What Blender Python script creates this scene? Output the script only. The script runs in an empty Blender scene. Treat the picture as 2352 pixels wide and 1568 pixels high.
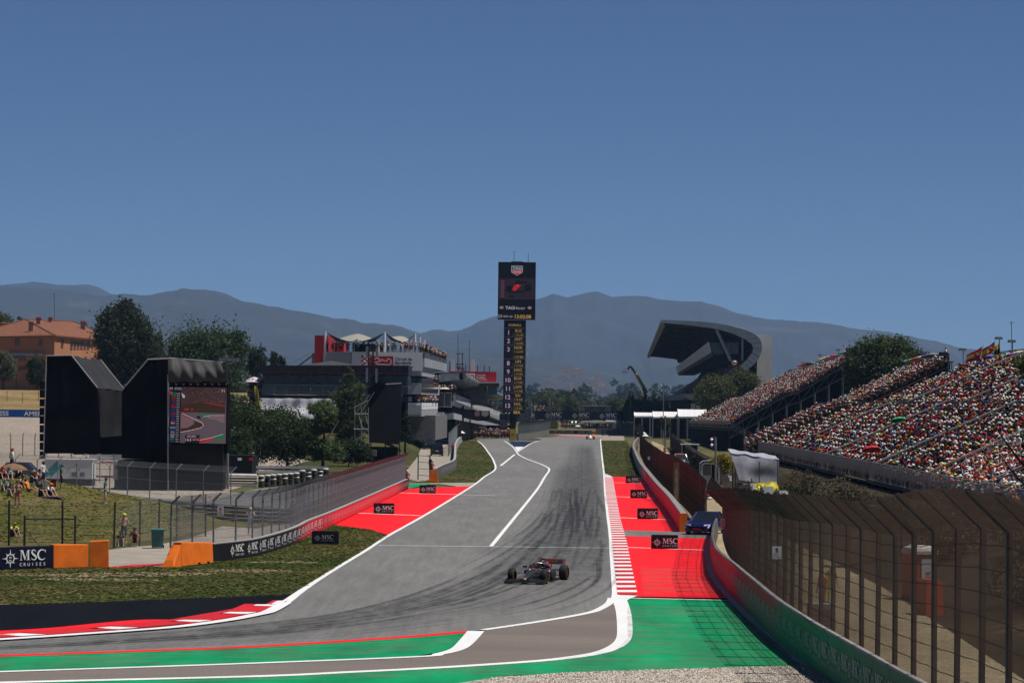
import bpy, math, random
import numpy as np
from mathutils import Vector, Matrix
R=math.radians
rng=np.random.default_rng(7)
random.seed(7)
S=bpy.context.scene
COL=S.collection
F, H, ROLL=6533.0, 8.5, R(0.7)
PITCH=math.atan((923-784)/F)
CU, CV=1176.0, 784.0
cam=bpy.data.cameras.new('camera')
cam.lens=100.0; cam.sensor_width=36.0; cam.clip_start=1.0; cam.clip_end=40000.0
camo=bpy.data.objects.new('camera', cam); COL.objects.link(camo)
_cp, _sp, _cr, _sr=math.cos(PITCH), math.sin(PITCH), math.cos(ROLL), math.sin(ROLL)
right0=Vector((1, 0, 0)); up0=Vector((0, -_sp, _cp)); back=Vector((0, -_cp, -_sp))
xr=right0*_cr+up0*_sr; yr=up0*_cr-right0*_sr
camo.matrix_world=Matrix(((xr.x, yr.x, back.x, 0), (xr.y, yr.y, back.y, 0), (xr.z, yr.z, back.z, H), (0, 0, 0, 1)))
S.camera=camo
SUN_EL, SUN_AZ=R(66), R(98)
w=bpy.data.worlds.new("World"); S.world=w; w.use_nodes=True
nt=w.node_tree; nt.nodes.clear()
sky=nt.nodes.new('ShaderNodeTexSky'); sky.sky_type='NISHITA'; sky.sun_disc=False
sky.sun_elevation=SUN_EL; sky.sun_rotation=SUN_AZ
sky.altitude=400; sky.air_density=0.5; sky.dust_density=0.0; sky.ozone_density=10.0
bg=nt.nodes.new('ShaderNodeBackground'); bg.inputs[1].default_value=0.05
wo=nt.nodes.new('ShaderNodeOutputWorld')
nt.links.new(sky.outputs[0], bg.inputs[0]); nt.links.new(bg.outputs[0], wo.inputs[0])
sd=bpy.data.lights.new('sun', 'SUN'); sd.energy=5.0; sd.angle=R(0.53); sd.color=(1.0, 0.955, 0.89)
so=bpy.data.objects.new('sun', sd); COL.objects.link(so)
sdir=Vector((math.sin(SUN_AZ)*math.cos(SUN_EL), math.cos(SUN_AZ)*math.cos(SUN_EL), math.sin(SUN_EL)))
so.rotation_euler=sdir.to_track_quat('Z', 'Y').to_euler(); so.location=(60, 0, 120)
vs=S.view_settings; vs.view_transform='Standard'; vs.look='None'; vs.gamma=1.0; vs.use_curve_mapping=False
vs.exposure=0.2
S.cycles.use_denoising=True; S.cycles.denoising_prefilter='ACCURATE'
S.cycles.max_bounces=6; S.cycles.transparent_max_bounces=24; S.cycles.volume_bounces=0
def ray(u, v):
 ix=(u-CU)/F; iy=-(v-CV)/F
 lx=ix*_cr-iy*_sr; ly=ix*_sr+iy*_cr
 return Vector((lx, _cp-ly*_sp, _sp+ly*_cp))
def P(u, v, d):
 r=ray(u, v); k=d/r.y
 return Vector((r.x*k, d, H+r.z*k))
def G(u, v, z=0.0):
 r=ray(u, v); k=(z-H)/r.z
 return Vector((r.x*k, r.y*k, z))
def ss(a, b, x):
 t=min(1.0, max(0.0, (x-a)/(b-a))); return t*t*(3-2*t)
def mound_z(x, y):
 h=min(4.2, max(0.0, (-19.5-x)*0.185))
 return h*ss(157, 199, y)*(1-ss(203, 222, y))
def left_z(x, y):
 if x>-28:return 0.0
 k=ss(-28, -44, x)
 return k*(5.2*min(1, max(0, (y-322)/130))+4.4*ss(452, 520, y))
def bank_z(x, y):
 return min(3.4, max(0.0, (-16.4-x)*0.6))*ss(398, 440, y)
def T(x, y):
 return max(mound_z(x, y), left_z(x, y), bank_z(x, y) if -42<x else 0)
def hit(u, v, d0=80, d1=1500):
 d=d0
 while d<d1:
  p=P(u, v, d)
  if p.z<=T(p.x, p.y):return p
  d+=0.4
 return P(u, v, d1)
def C(h):
 h=h.lstrip('#'); o=[]
 for i in (0, 2, 4):
  c=int(h[i:i+2], 16)/255
  o.append(c/12.92 if c<0.04045 else ((c+0.055)/1.055)**2.4)
 return tuple(o)
MATS={}
def nodes(name):
 m=bpy.data.materials.new(name); m.use_nodes=True
 t=m.node_tree; b=t.nodes['Principled BSDF']
 return m, t, b
def tex_noise(t, scale, detail=4, vec=None, rough=0.6, stretch=None):
 n=t.nodes.new('ShaderNodeTexNoise'); n.inputs['Scale'].default_value=scale
 n.inputs['Detail'].default_value=detail; n.inputs['Roughness'].default_value=rough
 co=t.nodes.new('ShaderNodeTexCoord'); o=co.outputs['Object']
 if stretch:
  mp=t.nodes.new('ShaderNodeMapping'); mp.inputs['Scale'].default_value=stretch[:3]
  if len(stretch)>3:mp.inputs['Rotation'].default_value[2]=stretch[3]
  t.links.new(o, mp.inputs[0]); o=mp.outputs[0]
 t.links.new(o, n.inputs['Vector'])
 return n.outputs['Fac']
def ramp(t, fac, stops):
 r=t.nodes.new('ShaderNodeValToRGB'); e=r.color_ramp.elements
 e[0].position, e[0].color=stops[0][0], (*stops[0][1], 1)
 e[1].position, e[1].color=stops[-1][0], (*stops[-1][1], 1)
 for p, c in stops[1:-1]:
  q=e.new(p); q.color=(*c, 1)
 t.links.new(fac, r.inputs[0]); return r.outputs[0]
def mixc(t, fac, a, b, mode='MIX'):
 n=t.nodes.new('ShaderNodeMix'); n.data_type='RGBA'; n.blend_type=mode
 for k, v in ((0, fac), (6, a), (7, b)):
  if hasattr(v, 'is_output'):t.links.new(v, n.inputs[k])
  elif k==0:n.inputs[0].default_value=v
  else:n.inputs[k].default_value=(*v, 1)
 return n.outputs[2]
def bump(t, b, fac, strength=0.3, dist=0.02):
 n=t.nodes.new('ShaderNodeBump'); n.inputs['Strength'].default_value=strength; n.inputs['Distance'].default_value=dist
 t.links.new(fac, n.inputs['Height']); t.links.new(n.outputs[0], b.inputs['Normal'])
def mat(name, col, rough=0.6, metal=0.0, var=0.18, scale=4.0, bmp=0.0, spec=0.2, emit=0.0, stretch=None):
 if name in MATS:return MATS[name]
 m, t, b=nodes(name)
 b.inputs['Roughness'].default_value=rough; b.inputs['Metallic'].default_value=metal
 b.inputs['Specular IOR Level'].default_value=spec
 if var>0:
  n=tex_noise(t, scale, 5, stretch=stretch)
  lo=tuple(c*(1-var) for c in col); hi=tuple(min(1, c*(1+var)) for c in col)
  o=ramp(t, n, [(0.3, lo), (0.7, hi)]); t.links.new(o, b.inputs['Base Color'])
  if bmp:bump(t, b, n, bmp)
 else:b.inputs['Base Color'].default_value=(*col, 1)
 if emit:
  b.inputs['Emission Color'].default_value=(*col, 1); b.inputs['Emission Strength'].default_value=emit
 MATS[name]=m; return m
def vcmat(name, rough=0.75, var=0.2, scale=6.0, bmp=0.0, spec=0.12, transl=0.0):
 if name in MATS:return MATS[name]
 m, t, b=nodes(name)
 a=t.nodes.new('ShaderNodeAttribute'); a.attribute_name='col'
 n=tex_noise(t, scale, 5)
 k=ramp(t, n, [(0.3, (1-var, )*3), (0.7, (1.0, )*3)])
 c=mixc(t, 1.0, a.outputs['Color'], k, 'MULTIPLY')
 t.links.new(c, b.inputs['Base Color']); b.inputs['Roughness'].default_value=rough
 b.inputs['Specular IOR Level'].default_value=spec
 if bmp:bump(t, b, n, bmp)
 if transl:
  tr=t.nodes.new('ShaderNodeBsdfTranslucent'); t.links.new(c, tr.inputs[0])
  mx=t.nodes.new('ShaderNodeMixShader'); mx.inputs[0].default_value=transl
  t.links.new(b.outputs[0], mx.inputs[1]); t.links.new(tr.outputs[0], mx.inputs[2])
  t.links.new(mx.outputs[0], t.nodes['Material Output'].inputs[0])
 MATS[name]=m; return m
class MB:
 def __init__(s):s.v=[]; s.f=[]; s.m=[]; s.c=[]; s.cur=0; s.col=(1, 1, 1); s.usecol=False
 def add(s, vs, fs, m=None):
  o=len(s.v); s.v+=[tuple(p) for p in vs]; s.c+=[s.col]*len(vs)
  for f in fs:s.f.append(tuple(i+o for i in f)); s.m.append(s.cur if m is None else m)
  return s
 def quad(s, a, b, c, d, m=None):return s.add((a, b, c, d), ((0, 1, 2, 3), ), m)
 def poly(s, pts, m=None):return s.add(pts, (tuple(range(len(pts))), ), m)
 def hexa(s, p, m=None):
  return s.add(p, ((3, 2, 1, 0), (4, 5, 6, 7), (0, 1, 5, 4), (1, 2, 6, 5), (2, 3, 7, 6), (3, 0, 4, 7)), m)
 def box(s, c, d, rz=0.0, m=None, taper=1.0):
  x, y, z=(q/2 for q in d); ca, sa=math.cos(rz), math.sin(rz); p=[]
  for zz, k in ((-z, 1.0), (z, taper)):
   for xx, yy in ((-x, -y), (x, -y), (x, y), (-x, y)):
    p.append((c[0]+k*(xx*ca-yy*sa), c[1]+k*(xx*sa+yy*ca), c[2]+zz))
  return s.hexa(p, m)
 def bar(s, a, b, w, h=None, m=None):
  a, b=Vector(a), Vector(b); h=w if h is None else h; t=(b-a).normalized()
  q=Vector((0, 0, 1)) if abs(t.z)<0.95 else Vector((0, 1, 0))
  sx=t.cross(q).normalized()*(w/2); sz=sx.cross(t).normalized()*(h/2)
  p=[a-sx-sz, a+sx-sz, a+sx+sz, a-sx+sz, b-sx-sz, b+sx-sz, b+sx+sz, b-sx+sz]
  return s.add(p, ((3, 2, 1, 0), (4, 5, 6, 7), (0, 1, 5, 4), (1, 2, 6, 5), (2, 3, 7, 6), (3, 0, 4, 7)), m)
 def tube(s, pts, r, n=6, m=None, caps=True):
  pts=[Vector(p) for p in pts]; k=len(pts)
  rr=r if isinstance(r, (list, tuple)) else [r]*k; vs=[]
  for i, p in enumerate(pts):
   t=(pts[min(i+1, k-1)]-pts[max(i-1, 0)]).normalized()
   q=Vector((0, 0, 1)) if abs(t.z)<0.9 else Vector((1, 0, 0))
   a=t.cross(q).normalized(); b=a.cross(t)
   for j in range(n):
    an=2*math.pi*j/n; vs.append(p+(a*math.cos(an)+b*math.sin(an))*rr[i])
  fs=[(i*n+j, i*n+(j+1)%n, (i+1)*n+(j+1)%n, (i+1)*n+j) for i in range(k-1) for j in range(n)]
  if caps:fs+=[tuple(range(n-1, -1, -1)), tuple(range((k-1)*n, k*n))]
  return s.add(vs, fs, m)
 def prism(s, pts, ext, m=None):
  n=len(pts); e=Vector(ext); a=[Vector(p) for p in pts]; b=[p+e for p in a]
  fs=[tuple(range(n)), tuple(range(2*n-1, n-1, -1))]+[(i, n+i, n+(i+1)%n, (i+1)%n) for i in range(n)]
  return s.add(a+b, fs, m)
 def loft(s, rings, m=None, close=True, cap=True):
  n=len(rings[0]); vs=[p for r in rings for p in r]
  fs=[(i*n+j, i*n+(j+1)%n, (i+1)*n+(j+1)%n, (i+1)*n+j) for i in range(len(rings)-1) for j in range(n if close else n-1)]
  if cap:fs+=[tuple(range(n-1, -1, -1)), tuple(range((len(rings)-1)*n, len(rings)*n))]
  return s.add(vs, fs, m)
 def lathe(s, prof, c=(0, 0, 0), axis='z', n=12, m=None, cap=False):
  rings=[]
  for r, h in prof:
   ring=[]
   for j in range(n):
    a=2*math.pi*j/n; x, y=r*math.cos(a), r*math.sin(a)
    q=(x, y, h) if axis=='z' else ((h, x, y) if axis=='x' else (x, h, y))
    ring.append((c[0]+q[0], c[1]+q[1], c[2]+q[2]))
   rings.append(ring)
  return s.loft(rings, m, True, cap)
 def dome(s, c, r, rz, n=10, k=4, m=None):
  prof=[(r*math.cos(math.pi/2*i/k)+1e-3, rz*math.sin(math.pi/2*i/k)) for i in range(k+1)]
  return s.lathe(prof, c, 'z', n, m, True)
 def build(s, name, mats, parent=None, smooth=False, link=True):
  me=bpy.data.meshes.new(name); me.from_pydata(s.v, [], s.f)
  mats=mats if isinstance(mats, (list, tuple)) else [mats]
  for q in mats:me.materials.append(q)
  if len(mats)>1:me.polygons.foreach_set('material_index', s.m)
  if smooth:me.polygons.foreach_set('use_smooth', [True]*len(s.f))
  if s.usecol:
   a=me.color_attributes.new('col', 'FLOAT_COLOR', 'POINT')
   a.data.foreach_set('color', [x for c in s.c for x in (*c, 1.0)])
  me.update()
  if not link:return me
  return obj(name, me, parent)
def obj(name, me, parent=None):
 o=bpy.data.objects.new(name, me); COL.objects.link(o)
 if parent is not None:
  o.parent=parent
  if parent.get('_w', 0):
   base=parent.get('_b', [0, 0, 0]); o.matrix_parent_inverse=Matrix.Translation((-base[0], -base[1], -base[2]))
 return o
def npmesh(name, verts, faces, mats, cols=None, parent=None, matidx=None, link=True, smooth=False):
 """verts (n,3), faces (m,k) arrays"""
 me=bpy.data.meshes.new(name); nv, (nf, k)=len(verts), faces.shape
 me.vertices.add(nv); me.vertices.foreach_set('co', np.asarray(verts, np.float32).ravel())
 me.loops.add(nf*k); me.loops.foreach_set('vertex_index', np.asarray(faces, np.int32).ravel())
 me.polygons.add(nf); me.polygons.foreach_set('loop_start', np.arange(0, nf*k, k, dtype=np.int32))
 me.polygons.foreach_set('loop_total', np.full(nf, k, np.int32))
 for q in (mats if isinstance(mats, (list, tuple)) else [mats]):me.materials.append(q)
 if matidx is not None:me.polygons.foreach_set('material_index', np.asarray(matidx, np.int32))
 if smooth:me.polygons.foreach_set('use_smooth', np.ones(nf, bool))
 if cols is not None:
  a=me.color_attributes.new('col', 'FLOAT_COLOR', 'POINT')
  c=np.ones((nv, 4), np.float32); c[:, :3]=cols; a.data.foreach_set('color', c.ravel())
 me.update(calc_edges=True); me.validate()
 return obj(name, me, parent) if link else me
def thing(name, label, cat, base=(0, 0, 0), group=None, rz=0.0, world=True):
 """Empty at the base of a thing; with world=True its parts are given in world coordinates"""
 o=bpy.data.objects.new(name, None); COL.objects.link(o); o.empty_display_size=0.3
 o.location=base; o.rotation_euler=(0, 0, rz)
 if world:o['_w']=1; o['_b']=[float(q) for q in base]
 return tag(o, label, cat, group)
def tag(o, label, cat, group=None):
 o['label']=label; o['category']=cat
 if group:o['group']=group
 return o
def struct(o, kind='structure'):o['kind']=kind; return o
def copy_thing(src, loc, rz=None, label=None, group=None):
 r=src.copy(); COL.objects.link(r); r.location=loc
 if rz is not None:r.rotation_euler=(0, 0, rz)
 if label:r['label']=label
 if group:r['group']=group
 for ch in src.children:
  c=ch.copy(); COL.objects.link(c); c.parent=r
  for g in ch.children:
   d=g.copy(); COL.objects.link(d); d.parent=c
 return r
def fbox(mb, u0, v0, u1, v1, d, dep, k=0.0, m=None):
 """upright box whose front face covers the reading rectangle at distance d; k = sideways run per metre of depth"""
 um, vm=(u0+u1)/2, (v0+v1)/2
 x0, x1=P(u0, vm, d).x, P(u1, vm, d).x; z1, z0=P(um, v0, d).z, P(um, v1, d).z
 s=k*dep
 mb.hexa([(x0, d, z0), (x1, d, z0), (x1+s, d+dep, z0), (x0+s, d+dep, z0), (x0, d, z1), (x1, d, z1), (x1+s, d+dep, z1), (x0+s, d+dep, z1)], m)
 return x0, x1, z0, z1
def wires(p0, p1, r):
 """three-sided prisms between point arrays"""
 p0=np.asarray(p0, float); p1=np.asarray(p1, float); t=p1-p0
 t/=np.linalg.norm(t, axis=1, keepdims=True)+1e-9
 q=np.where(np.abs(t[:, 2:3])<0.9, np.array([[0, 0, 1.0]]), np.array([[1.0, 0, 0]]))
 a=np.cross(t, q); a/=np.linalg.norm(a, axis=1, keepdims=True); b=np.cross(a, t); n=len(p0); vs=[]
 for e in (p0, p1):
  for k in range(3):
   an=2*math.pi*k/3; vs.append(e+(a*math.cos(an)+b*math.sin(an))*r)
 v=np.stack(vs, 1).reshape(-1, 3); base=np.arange(n)[:, None, None]*6
 f=np.array([[0, 1, 4, 3], [1, 2, 5, 4], [2, 0, 3, 5]])[None]+base
 return v, f.reshape(-1, 4)
def smooth_path(pts, n=8):
 pts=[Vector(p) for p in pts]; out=[]
 for i in range(len(pts)-1):
  p0, p1, p2, p3=pts[max(i-1, 0)], pts[i], pts[i+1], pts[min(i+2, len(pts)-1)]
  for j in range(n):
   t=j/n
   out.append(0.5*((2*p1)+(p2-p0)*t+(2*p0-5*p1+4*p2-p3)*t*t+(3*p1-p0-3*p2+p3)*t**3))
 out.append(pts[-1]); return out
class Path:
 def __init__(s, pts):
  s.p=np.array([tuple(q) for q in pts], float)
  d=np.linalg.norm(np.diff(s.p[:, :2], axis=0), axis=1); s.s=np.concatenate([[0], np.cumsum(d)]); s.L=s.s[-1]
 def at(s, t):
  t=np.asarray(t, float); return np.stack([np.interp(t, s.s, s.p[:, i]) for i in range(3)], -1)
 def tan(s, t):
  a=s.at(np.clip(np.asarray(t)+0.4, 0, s.L))-s.at(np.clip(np.asarray(t)-0.4, 0, s.L)); a[..., 2]=0
  return a/(np.linalg.norm(a, axis=-1, keepdims=True)+1e-9)
 def side(s, t):a=s.tan(t); return np.stack([a[..., 1], -a[..., 0], a[..., 2]*0], -1)
_tc={}
def text2d(s, bold=0.0):
 """outline font -> (verts2d, faces) with cap height about 0.7 for size 1"""
 if (s, bold) in _tc:return _tc[(s, bold)]
 cu=bpy.data.curves.new('lettering', 'FONT'); cu.body=s; cu.size=1.0; cu.offset=bold; cu.resolution_u=3
 cu.fill_mode='FRONT'
 o=bpy.data.objects.new('lettering', cu); COL.objects.link(o)
 dg=bpy.context.evaluated_depsgraph_get(); dg.update()
 me=bpy.data.meshes.new_from_object(o.evaluated_get(dg))
 vs=[(q.co.x, q.co.y) for q in me.vertices]; fs=[tuple(p.vertices) for p in me.polygons]
 bpy.data.meshes.remove(me); bpy.data.objects.remove(o); bpy.data.curves.remove(cu)
 _tc[(s, bold)]=(vs, fs); return vs, fs
class Art:
 """flat print in a 2-D frame: origin o, unit vectors ex, ez, normal n (towards the viewer)"""
 def __init__(s, o, ex, ez, eps=0.012):
  s.o, s.ex, s.ez=Vector(o), Vector(ex), Vector(ez); s.n=s.ex.cross(s.ez).normalized(); s.k=0; s.eps=eps; s.mb=MB()
 def pt(s, x, y):return s.o+s.ex*x+s.ez*y+s.n*(s.eps+s.k*0.0006)
 def poly(s, pts, m=0):s.mb.poly([s.pt(*p) for p in pts], m); s.k+=1
 def rect(s, x0, y0, x1, y1, m=0):s.poly([(x0, y0), (x1, y0), (x1, y1), (x0, y1)], m)
 def text(s, t, x, y, h, m=0, align='c', bold=0.0, wide=1.0):
  vs, fs=text2d(t, bold)
  if not vs:return
  k=h/0.70; xs=[q[0] for q in vs]; w=(max(xs)-min(xs))*k*wide
  x0=x-(w/2 if align=='c' else (w if align=='r' else 0))-min(xs)*k*wide
  s.mb.add([s.pt(x0+a*k*wide, y+b*k) for a, b in vs], fs, m); s.k+=1
 def stroke(s, pts, wd, m=0, closed=False):
  n=len(pts); L=[]; Rr=[]
  for i in range(n):
   a=pts[(i-1)%n if closed else max(i-1, 0)]; b=pts[(i+1)%n if closed else min(i+1, n-1)]
   dx, dy=b[0]-a[0], b[1]-a[1]; l=math.hypot(dx, dy)+1e-9
   h=(wd[i] if isinstance(wd, (list, tuple)) else wd)/2
   L.append((pts[i][0]-dy/l*h, pts[i][1]+dx/l*h)); Rr.append((pts[i][0]+dy/l*h, pts[i][1]-dx/l*h))
  v=[s.pt(*q) for q in L+Rr]; fs=[(i, n+i, n+(i+1)%n, (i+1)%n) for i in range(n if closed else n-1)]
  s.mb.add(v, fs, m); s.k+=1
 def ring(s, x, y, r, wd, m=0, n=20):s.stroke([(x+r*math.cos(2*math.pi*i/n), y+r*math.sin(2*math.pi*i/n)) for i in range(n)], wd, m, True)
 def disc(s, x, y, r, m=0, n=16):s.poly([(x+r*math.cos(2*math.pi*i/n), y+r*math.sin(2*math.pi*i/n)) for i in range(n)], m)
def cruise_mark(a, x, y, h, m=0, bgm=None):
 """star emblem + serif M S C + CRUISES, block of height h with its left edge at x and its centre line at y; returns width"""
 e=h*0.5; cx=x+e
 for i in range(16):
  an=math.pi*2*i/16; r1=e*(1.0 if i%4==0 else (0.78 if i%2==0 else 0.55)); wv=0.16
  a.poly([(cx+r1*math.sin(an), y+r1*math.cos(an)), (cx+e*.46*math.sin(an+wv), y+e*.46*math.cos(an+wv)), (cx+e*.46*math.sin(an-wv), y+e*.46*math.cos(an-wv))], m)
 a.ring(cx, y, e*.43, e*.09, m)
 a.text('m', cx, y+e*.03, e*.26, m, bold=0.02); a.text('sc', cx, y-e*.27, e*.24, m, bold=0.02)
 H0=h*0.52; bx=x+h*1.06; by=y-h*0.10
 def q(pts):a.poly([(bx+px*H0, by+py*H0) for px, py in pts], m)
 q([(0, 0), (.30, 0), (.30, .05), (0, .05)]); q([(.11, .05), (.18, .05), (.18, .95), (.11, .95)]); q([(0, .95), (.16, .95), (.16, 1), (0, 1)])
 q([(.14, 1), (.36, 1), (.64, .18), (.56, 0)]); q([(.56, .0), (.62, .06), (.93, 1), (.86, 1)])
 q([(.88, .05), (1.06, .05), (1.06, .95), (.88, .95)]); q([(.76, 0), (1.18, 0), (1.18, .05), (.76, .05)]); q([(.9, .95), (1.18, .95), (1.18, 1), (.9, 1)])
 sc=[(1.82, .80, .05), (1.74, .95, .07), (1.58, 1.0, .10), (1.42, .93, .14), (1.37, .78, .17), (1.46, .62, .20), (1.62, .50, .22), (1.80, .37, .20), (1.88, .22, .16), (1.80, .07, .13), (1.62, 0, .09), (1.44, .05, .07), (1.34, .22, .05)]
 a.stroke([(bx+px*H0, by+py*H0) for px, py, _ in sc], [q_[2]*H0 for q_ in sc], m)
 cc=[]
 for i in range(15):
  an=R(42+276*i/14); th=.05+.15*math.sin(math.pi*i/14)**1.3
  cc.append((bx+(2.56+.48*math.cos(an))*H0, by+(.5+.5*math.sin(an))*H0, th*H0))
 a.stroke([c[:2] for c in cc], [c[2] for c in cc], m)
 q([(2.90, .72), (2.96, .72), (2.96, 1.0), (2.90, 1.0)])
 for i, chh in enumerate('CRUISES'):a.text(chh, bx+H0*(.12+2.72*i/6), y-h*0.40, H0*.32, m, bold=0.005)
 return h*1.06+H0*3.0
def shield_mark(a, x, y, h, mw, mg, mr):
 """watch maker shield: green upper field, red lower field, white rim"""
 wd=h*1.16
 def sh(k):return [(x-wd/2*k, y+h/2*k), (x+wd/2*k, y+h/2*k), (x+wd/2*k, y-h*.18*k), (x, y-h/2*k), (x-wd/2*k, y-h*.18*k)]
 a.poly(sh(1.0), mw)
 k=.92
 a.poly([(x-wd/2*k, y+h/2*k), (x+wd/2*k, y+h/2*k), (x+wd/2*k, y+h*.06), (x-wd/2*k, y+h*.06)], mg)
 a.poly([(x-wd/2*k, y+h*.02), (x+wd/2*k, y+h*.02), (x+wd/2*k, y-h*.17), (x, y-h/2*k), (x-wd/2*k, y-h*.17)], mr)
 a.text('TAG', x, y+h*.13, h*.27, mw, bold=0.02, wide=1.25); a.text('HEUER', x, y-h*.24, h*.2, mw, bold=0.015)
 # ================================================================== materials used across the place
M_asphalt, t, b=nodes('asphalt')
n1=tex_noise(t, 0.05, 4, stretch=(1, 0.25, 1)); n2=tex_noise(t, 3.2, 5, rough=.85); n3=tex_noise(t, 0.6, 5, stretch=(1, .2, 1))
c1=ramp(t, n1, [(0.3, (.118, .115, .110)), (0.7, (.160, .156, .148))])
c2=mixc(t, 0.5, c1, ramp(t, n2, [(.35, (.45, )*3), (.65, (1.35, )*3)]), 'MULTIPLY')
c3=mixc(t, 0.5, c2, ramp(t, n3, [(.35, (.7, )*3), (.65, (1.12, )*3)]), 'MULTIPLY')
n4=tex_noise(t, 1.0, 6, stretch=(3.2, .10, 1), rough=.75); c3=mixc(t, .6, c3, ramp(t, n4, [(.36, (.72, )*3), (.64, (1.2, )*3)]), 'MULTIPLY')
t.links.new(c3, b.inputs['Base Color']); b.inputs['Roughness'].default_value=.8; bump(t, b, n2, .25, .01)
M_brown, t, b=nodes('old_asphalt')
n1=tex_noise(t, 0.12, 5, stretch=(.5, 2, 1)); n2=tex_noise(t, 10.0, 3)
c1=ramp(t, n1, [(0.3, (.112, .092, .079)), (0.7, (.155, .126, .108))])
c2=mixc(t, .5, c1, ramp(t, n2, [(.35, (.6, )*3), (.65, (1.2, )*3)]), 'MULTIPLY')
t.links.new(c2, b.inputs['Base Color']); b.inputs['Roughness'].default_value=.85
def paint(name, lo, hi, dirt=(.25, .2, .17), amount=.25, rough=.55, stretch=(1, .3, 1)):
 m, t, b=nodes(name)
 n=tex_noise(t, .5, 6, stretch=stretch); n2=tex_noise(t, 7, 4)
 c=ramp(t, n, [(.3, lo), (.7, hi)])
 k=ramp(t, n2, [(.55, (0, 0, 0)), (.85, (amount, )*3)])
 c=mixc(t, k, c, dirt); t.links.new(c, b.inputs['Base Color']); b.inputs['Roughness'].default_value=rough
 b.inputs['Specular IOR Level'].default_value=.08
 bump(t, b, n2, .15, .01); return m
M_red=paint('red_paint', (.66, .010, .012), (.80, .014, .016), amount=.10)
M_green=paint('green_paint', (.003, .155, .056), (.004, .285, .104), dirt=(.10, .13, .10), amount=.30)
M_white=paint('white_paint', (.60, .60, .60), (.70, .70, .70), dirt=(.3, .28, .26), amount=.45)
M_kred=paint('kerb_red', (.42, .015, .02), (.55, .018, .025), amount=.2)
M_black=paint('black_runoff', (.0035, .0045, .006), (.006, .007, .009), dirt=(.02, .02, .02), amount=.1, rough=.9)
M_black.node_tree.nodes['Principled BSDF'].inputs['Specular IOR Level'].default_value=.05
M_navyp=paint('navy_paint', (.010, .018, .045), (.014, .024, .055), amount=.1)
def grass_mat(name, green, dry, bare, bias=.5, sx=.06, sy=.16, barew=.04):
 m, t, b=nodes(name)
 n1=tex_noise(t, 1.0, 6, stretch=(sx, sy, 1)); n2=tex_noise(t, 1.1, 6, rough=.7); n3=tex_noise(t, 4.5, 5, rough=.85)
 c=ramp(t, n1, [(bias-.14, green), (bias+.02, tuple((g+d)/2 for g, d in zip(green, dry))), (bias+.14, dry)])
 c=mixc(t, .65, c, ramp(t, n2, [(.3, (.55, .6, .5)), (.7, (1.35, 1.3, 1.3))]), 'MULTIPLY')
 c=mixc(t, .85, c, ramp(t, n3, [(.34, (.30, .36, .30)), (.66, (1.75, 1.65, 1.55))]), 'MULTIPLY')
 k=t.nodes.new('ShaderNodeMath'); k.operation='MULTIPLY'; t.links.new(n1, k.inputs[0]); t.links.new(n2, k.inputs[1])
 kk=ramp(t, k.outputs[0], [(.36-barew, (0, )*3), (.40, (1, )*3)])
 c=mixc(t, kk, c, bare); t.links.new(c, b.inputs['Base Color']); b.inputs['Roughness'].default_value=.9
 b.inputs['Specular IOR Level'].default_value=.1; bump(t, b, n3, .6, .06); return m
M_grass=grass_mat('grass', (.022, .037, .008), (.070, .058, .019), (.18, .13, .075), .56)
M_grass2=grass_mat('verge_grass', (.028, .042, .010), (.072, .058, .021), (.12, .09, .05), .52, .1, .05)
M_mound=grass_mat('mound_grass', (.052, .062, .013), (.105, .088, .030), (.15, .11, .06), .45, .15, .15)
M_dry=grass_mat('dry_bank', (.09, .08, .03), (.21, .145, .075), (.28, .19, .11), .40, .05, .1)
M_earth=grass_mat('dry_earth', (.22, .185, .12), (.34, .28, .20), (.42, .35, .26), .5, .1, .06)
def gravel_mat(name, a, bcol, scale):
 m, t, b=nodes(name)
 v=t.nodes.new('ShaderNodeTexVoronoi'); v.inputs['Scale'].default_value=scale
 co=t.nodes.new('ShaderNodeTexCoord'); t.links.new(co.outputs['Object'], v.inputs['Vector'])
 hs=t.nodes.new('ShaderNodeSeparateColor'); t.links.new(v.outputs['Color'], hs.inputs[0])
 c=ramp(t, hs.outputs[0], [(0, tuple(q*.45 for q in a)), (.35, a), (1, bcol)])
 n=tex_noise(t, .35, 5); c=mixc(t, .5, c, ramp(t, n, [(.3, (.7, )*3), (.7, (1.15, )*3)]), 'MULTIPLY')
 t.links.new(c, b.inputs['Base Color']); b.inputs['Roughness'].default_value=.9
 bump(t, b, v.outputs['Distance'], .8, .04); return m
M_gravel=gravel_mat('gravel', (.20, .165, .135), (.46, .40, .34), 7)
M_gravel2=gravel_mat('pale_gravel', (.235, .19, .15), (.32, .265, .21), 6)
M_road=mat('service_road', (.25, .22, .185), .9, var=.2, scale=.5)
M_conc=mat('concrete', (.40, .385, .36), .85, var=.25, scale=1.5, bmp=.15)
M_concd=mat('dark_concrete', (.13, .13, .13), .85, var=.25, scale=1.0)
M_galv=mat('galvanised_steel', (.20, .215, .23), .5, .35, var=.2, scale=3)
M_wire=mat('galvanised_wire', (.16, .17, .18), .55, .3, var=0)
M_rust=mat('rusty_wire', (.070, .034, .022), .8, .1, var=.3, scale=.6)
M_rustpost=mat('weathered_post', (.060, .055, .052), .7, .2, var=.35, scale=2)
M_cable=mat('steel_cable', (.035, .03, .028), .6, .2, var=0)
M_darkst=mat('dark_steel', (.014, .015, .017), .6, .2, var=.2, scale=2)
M_midst=mat('grey_steel', (.085, .09, .095), .5, .4, var=.2, scale=2)
M_orange=mat('orange_concrete', (.68, .145, .010), .75, var=.16, scale=1.6, bmp=.08)
M_navy=mat('navy_board', (.006, .008, .022), .5, var=.15, scale=1)
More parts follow.
